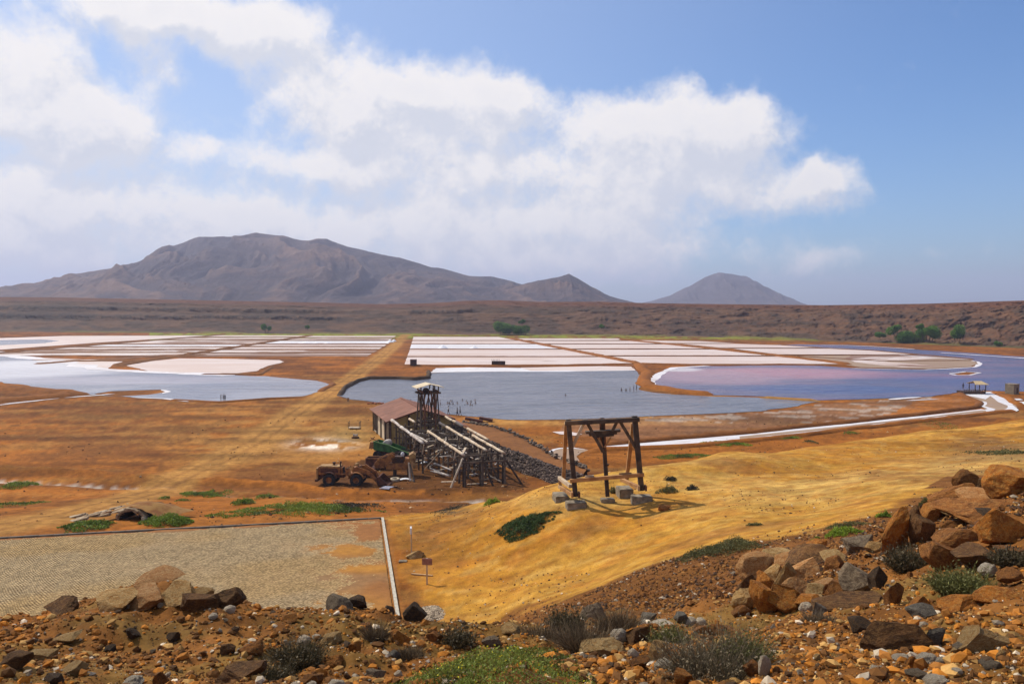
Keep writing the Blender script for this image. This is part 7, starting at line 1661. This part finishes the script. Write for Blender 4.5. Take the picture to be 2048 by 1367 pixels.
mat_plant(1226, 985, 22, 16, OLV, 'thin olive tuft behind the centre footing of the frame', 408, 600, lsz=.08, hgt=.4)
mat_plant(1440, 1103, 200, 32, OLV, 'broad dark olive brush along the lower edge of the yellow sand', 409, 9000, lsz=.06, hgt=.45)
mat_plant(1684, 1069, 82, 20, GRB, 'vivid green bush on the red gravel left of the tall slab', 410, 5000, lsz=.05, hgt=.32)
mat_plant(1690, 1053, 90, 10, OLV, 'flat brownish brush just behind the vivid green bush', 411, 2500, lsz=.05, hgt=.2)
mat_plant(1632, 1078, 18, 9, GRB, 'tiny green tuft left of the vivid green bush', 412, 500, lsz=.05, hgt=.2)
mat_plant(1770, 1033, 36, 10, GRB, 'yellow-green bush on the slope edge above the tall slab', 413, 1500, lsz=.05, hgt=.28)
mat_plant(1850, 1012, 34, 8, OLV, 'low olive tuft left of the long rust ledge', 414, 900, lsz=.06, hgt=.2)
mat_plant(1996, 946, 26, 7, GRB, 'green tuft in front of the square orange block', 415, 700, lsz=.06, hgt=.2)
mat_plant(1508, 1050, 34, 7, OLV, 'brownish tuft on open yellow sand', 416, 700, lsz=.06, hgt=.15)
# ground cover nobody could count
for i, (px, py, w, h, c, n, hg) in enumerate([(620,1022,340,30,GR,15000,.6),(700,1015,120,16,DKM,3000,.5),(335,1046,116,22,GR,5000,.5),(172,1056,118,20,GR,4500,.5),(410,988,92,18,GR,4200,.45),(487,1006,46,12,GR,1800,.4),(540,996,42,8,GR,1200,.3),
    (40,973,68,13,GR,2600,.4),(40,1011,92,8,GR,2000,.3),(1450,888,116,10,GRB,4200,.35),(1575,876,60,6,GRB,1400,.3),(1380,914,150,11,GR,4200,.35),(1700,866,40,5,GR,700,.3),(1996,841,86,12,GR,4200,.6),(2030,906,70,14,OLV,2400,.3),(1620,884,30,6,GRD,500,.4),(330,996,14,5,GR,300,.3),(365,1002,20,4,GR,300,.25)]):
    mat_plant(px, py, w, h, c, '', 450+i, n, 'ground_cover', '', max(.05, .0016*90), hg, True, kind='stuff')
# trees and bushes at the foot of the far rim
def rim_tree(px, py, w, h, label, seed, nm='acacia_tree', ct='tree', gr=None):
    b = on_plane(px, 668); s0 = None
    # stand it on the talus at the height the picture gives
    g_ = np.random.default_rng(seed); d = float(np.interp(px, [0, 500, 1000, 1400, 1700, 2048], [EYE*FOC/(q-610) for q in (663, 666.5, 669.5, 673, 683, 696)]))+float(np.interp(px, [0, 2048], [8, 6])); x = (px-1024)/FOC*d; z = EYE-(py-610)/FOC*d; W = w*d/FOC; Hh = h*d/FOC
    zb = 0.0; r = thing(nm, label, ct, (x, d-6, max(0, z-0.0)), group=gr); base = Vector((x, d-6, max(0, z)))
    m = MB(); k = max(2, int(W/3))
    for i in range(k):
        ox = (i-(k-1)/2)*W/k*.8; m.tube([(ox*.6, 0, -.6), (ox*.8, 0, Hh*.25), (ox, 0, Hh*.6)], [.22, .16, .08], 6); 
    _lb(m, 'trunk', WOODD, r)
    P = []; lumps = [(g_.uniform(-.36, .36)*W, g_.uniform(-.2, .2)*W, Hh*g_.uniform(.22, .62), g_.uniform(.16, .27)*W) for _ in range(max(4, int(W/2.2)))]
    for (lx, ly, lz, lr) in lumps:
        n = int(900*(lr/2)**1.2)+250; v = g_.normal(size=(n, 3)); v /= np.linalg.norm(v, axis=1)[:, None]; q = v*(g_.uniform(.55, 1.08, (n, 1)))*np.array([lr, lr, min(lr, Hh*.42)])+np.array([lx, ly, lz]); P.append(q)
    P = np.concatenate(P); P[:, 2] = np.clip(P[:, 2], .05, Hh*1.05); n = len(P); c = np.array([.065, .16, .018])[None]*(.45+1.2*g_.random((n, 1))); k2 = sstep(fbm(P[:, 0]*.5, P[:, 2]*.7, 3, seed), .42, .6)[:, None]; c = c*(1-k2)+np.array([.13, .26, .03])[None]*k2*(.6+.7*g_.random((n, 1)))
    V, F, C = leaves(P, g_.uniform(.28, .65, n), c, .0, .6); link('crown', mesh('crown', V, F, [M_LEAF], False, C), r)
for i, (px, py, w, h, lb) in enumerate([(538,663,22,19,'lone round green tree at the foot of the far crater wall, left'),(617,657,11,9,'tiny green bush right of the lone round tree'),(1010,666,42,25,'broad green tree, left half of the pair at the middle of the crater wall'),(1042,667,42,20,'green tree, right half of the pair at the middle of the crater wall'),
    (1042,646,15,8,'small yellowish bush above the green pair'),(1203,656,13,9,'small green bush alone on the scree right of the pair'),(1754,673,26,11,'low green bush, leftmost of the right-hand group on the crater wall'),(1785,669,34,24,'rounded green tree second from left in the right-hand group'),
    (1812,684,56,30,'largest green tree of the right-hand group'),(1846,678,46,28,'green tree sloping up at the right of the largest one'),(1830,656,16,10,'small green bush above the largest tree'),(1906,676,44,27,'separate rounded green tree right of the group'),(1984,690,20,9,'small low green bush farthest right on the crater wall')]):
    rim_tree(px, py, w, h, lb, 600+i)

# ================================================================== PEOPLE
def skin_body(name, J, E, sub=1):
    me = bpy.data.meshes.new(name); me.from_pydata([j[0] for j in J], E, []); o = bpy.data.objects.new(name, me); COL.objects.link(o)
    md = o.modifiers.new('s', 'SKIN'); sv = me.skin_vertices[0].data if me.skin_vertices else None
    if sv is None:
        bm = bmesh.new(); bm.from_mesh(me); bm.verts.layers.skin.verify(); bm.to_mesh(me); bm.free(); sv = me.skin_vertices[0].data
    for i, j in enumerate(J): sv[i].radius = (j[1], j[2] if len(j) > 2 else j[1]); sv[i].use_root = (i == 0)
    md.use_smooth_shade = True; ss = o.modifiers.new('u', 'SUBSURF'); ss.levels = sub; ss.render_levels = sub
    dg = bpy.context.evaluated_depsgraph_get(); r = bpy.data.meshes.new_from_object(o.evaluated_get(dg)); r.name = name; bpy.data.objects.remove(o); return r
def body(stride=.22, arm=.15, face=0):
    J = [((0, 0, .95), .135, .10), ((0, 0, 1.15), .125, .09), ((0, .0, 1.38), .155, .10), ((0, 0, 1.50), .055, .055), ((0, .01, 1.58), .075, .085), ((0, .015, 1.68), .088, .10),
         ((-.19, 0, 1.42), .055), ((-.24, arm*.4, 1.14), .043), ((-.23, arm, .90), .032), ((-.22, arm*1.2, .80), .036),
         ((.19, 0, 1.42), .055), ((.24, -arm*.4, 1.14), .043), ((.23, -arm, .90), .032), ((.22, -arm*1.2, .80), .036),
         ((-.09, 0, .88), .095), ((-.10, stride*.7, .50), .062), ((-.10, stride, .09), .042), ((-.10, stride+.15, .035), .035),
         ((.09, 0, .88), .095), ((.10, -stride*.3, .50), .062), ((.10, -stride*1.2, .10), .042), ((.10, -stride*1.2+.15, .05), .035)]
    E = [(0, 1), (1, 2), (2, 3), (3, 4), (4, 5), (2, 6), (6, 7), (7, 8), (8, 9), (2, 10), (10, 11), (11, 12), (12, 13), (0, 14), (14, 15), (15, 16), (16, 17), (0, 18), (18, 19), (19, 20), (20, 21)]
    return skin_body('body', J, E, 1)
SKIN = simple('skin', (.22, .12, .07), (.19, .10, .06), 3, .6, 0); SKIN2 = simple('tanned_skin', (.42, .24, .15), (.36, .2, .12), 3, .6, 0)
HAIR = simple('dark_hair', (.02, .015, .012), (.03, .02, .015), 8, .8, 0); CL_D = simple('dark_cloth', (.03, .035, .045), (.02, .02, .03), 3, .9, 0); CL_B = simple('blue_cloth', (.10, .14, .22), (.07, .10, .16), 3, .9, 0); CL_W = simple('pale_cloth', (.6, .58, .52), (.5, .48, .44), 3, .9, 0)
bA = body(.24, .16); bB = body(.05, .05); bC = body(.0, -.25)
def person(loc, rz, label, bm_, skin, top=None, short=None, sc=1.0, group=None, bag=False):
    r = thing('person', label, 'person', tuple(loc), rz, group=group); r.scale = (sc, sc, sc)
    me = bm_.copy(); me.materials.clear(); me.materials.append(skin); me.materials.append(short or CL_D); me.materials.append(top or skin)
    for p in me.polygons:
        z = p.center.z; x = abs(p.center.x); p.material_index = 1 if (.58 < z < 1.0 and x < .2) else (2 if (1.0 <= z < 1.47 and x < .24) else 0); p.use_smooth = True
    link('body', me, r)
    b = bmesh.new(); bmesh.ops.create_icosphere(b, subdivisions=2, radius=.108, matrix=Matrix.Translation((0, -.012, 1.70)))
    bmesh.ops.delete(b, geom=[v for v in b.verts if v.co.y > .035 and v.co.z < 1.73 or v.co.z < 1.60], context='VERTS'); hm_ = bpy.data.meshes.new('hair'); b.to_mesh(hm_); b.free(); hm_.materials.append(HAIR); link('hair', hm_, r)
    if bag:
        m = MB(); m.box((.33, -.05, .72), (.14, .3, .36), None, 0, .8); _lb(m, 'bag', CL_D, r, bevel=.03)
p = place_px(897, 828.5); person(p, R(100), 'person in shorts walking along the shore, left of the couple', bA, SKIN, CL_W, CL_D)
p = place_px(914.5, 832); person(p, R(-80), 'person in dark clothes walking by the shore with a bag, left of the pair', bA, SKIN, CL_D, CL_D, bag=True)
p = place_px(917.5, 832); person(p+Vector((.2, 1.0, 0)), R(-80), 'person in blue walking beside the one with the bag', bA, SKIN, CL_B, CL_D, 1.03)
BA = [(788,801,.7),(794,800,.4),(810,802,.5),(821,801,.5),(847,807,.9),(855,812,.5),(876,808,.6),(880,804,.7),(881,809,.5),(895,807,.7),(898.5,807,.8),(901.5,803,.6),(904,803,.6),(906,808,.6),(914.5,807,.7),(925,801,.6),(932.5,803,.5),(935,807.5,.7),(942,803.5,.6),(941,810,.7),(945,811,.5),(950,801,.6),(951,807,.7),(930,809.5,.25),(900,809,.4)]
ORD = ['first', 'second', 'third', 'fourth', 'fifth', 'sixth', 'seventh', 'eighth', 'ninth', 'tenth', 'eleventh', 'twelfth', 'thirteenth', 'fourteenth', 'fifteenth', 'sixteenth', 'seventeenth', 'eighteenth', 'nineteenth', 'twentieth', 'twenty-first', 'twenty-second', 'twenty-third', 'twenty-fourth', 'twenty-fifth']
BA.sort()
rp = random.Random(3)
for i, (px, py, up) in enumerate(BA):
    p = on_plane(px, py); dz = -(1.75-1.75*min(1, up*.36)); person((p[0], p[1], .03+dz), rp.uniform(0, 6.28), ORD[i]+' bather from the left standing deep in the middle lake', rp.choice([bB, bC, bB]), rp.choice([SKIN, SKIN2, SKIN]), None, rp.choice([CL_D, CL_B]), 1.0, 'bathers in the middle lake')
for (px, py, up, lb, st) in ((1243,781,.45,'bather leftmost of those near the earth spit',0),(1252,781,.4,'bather second from left near the earth spit',0),(1260,780,.5,'bather third from left near the earth spit, closest to the bank',0),(1267.5,783.5,1,'person standing at the water edge by the earth spit, nearer one',1),(1273,781.5,1,'person standing on the earth spit at its bend, farther one',1),(1131,791,.3,'lone swimmer far out in the middle of the lake',0),
    (442,803,1,'person at the left lake shore, leftmost of three',1),(446.5,803,1,'person in the middle of three at the left lake shore',1),(450,803,.95,'person rightmost of three at the left lake shore',1),(1926,784,1,'person standing on the pavilion deck at its left end',2)):
    p = on_plane(px, py); z = {0: -(1.75-1.75*up), 1: .03, 2: .7}[st]; person((p[0], p[1], z), rp.uniform(0, 6.28), lb, bB, SKIN, CL_D if st else None, CL_D, .95)
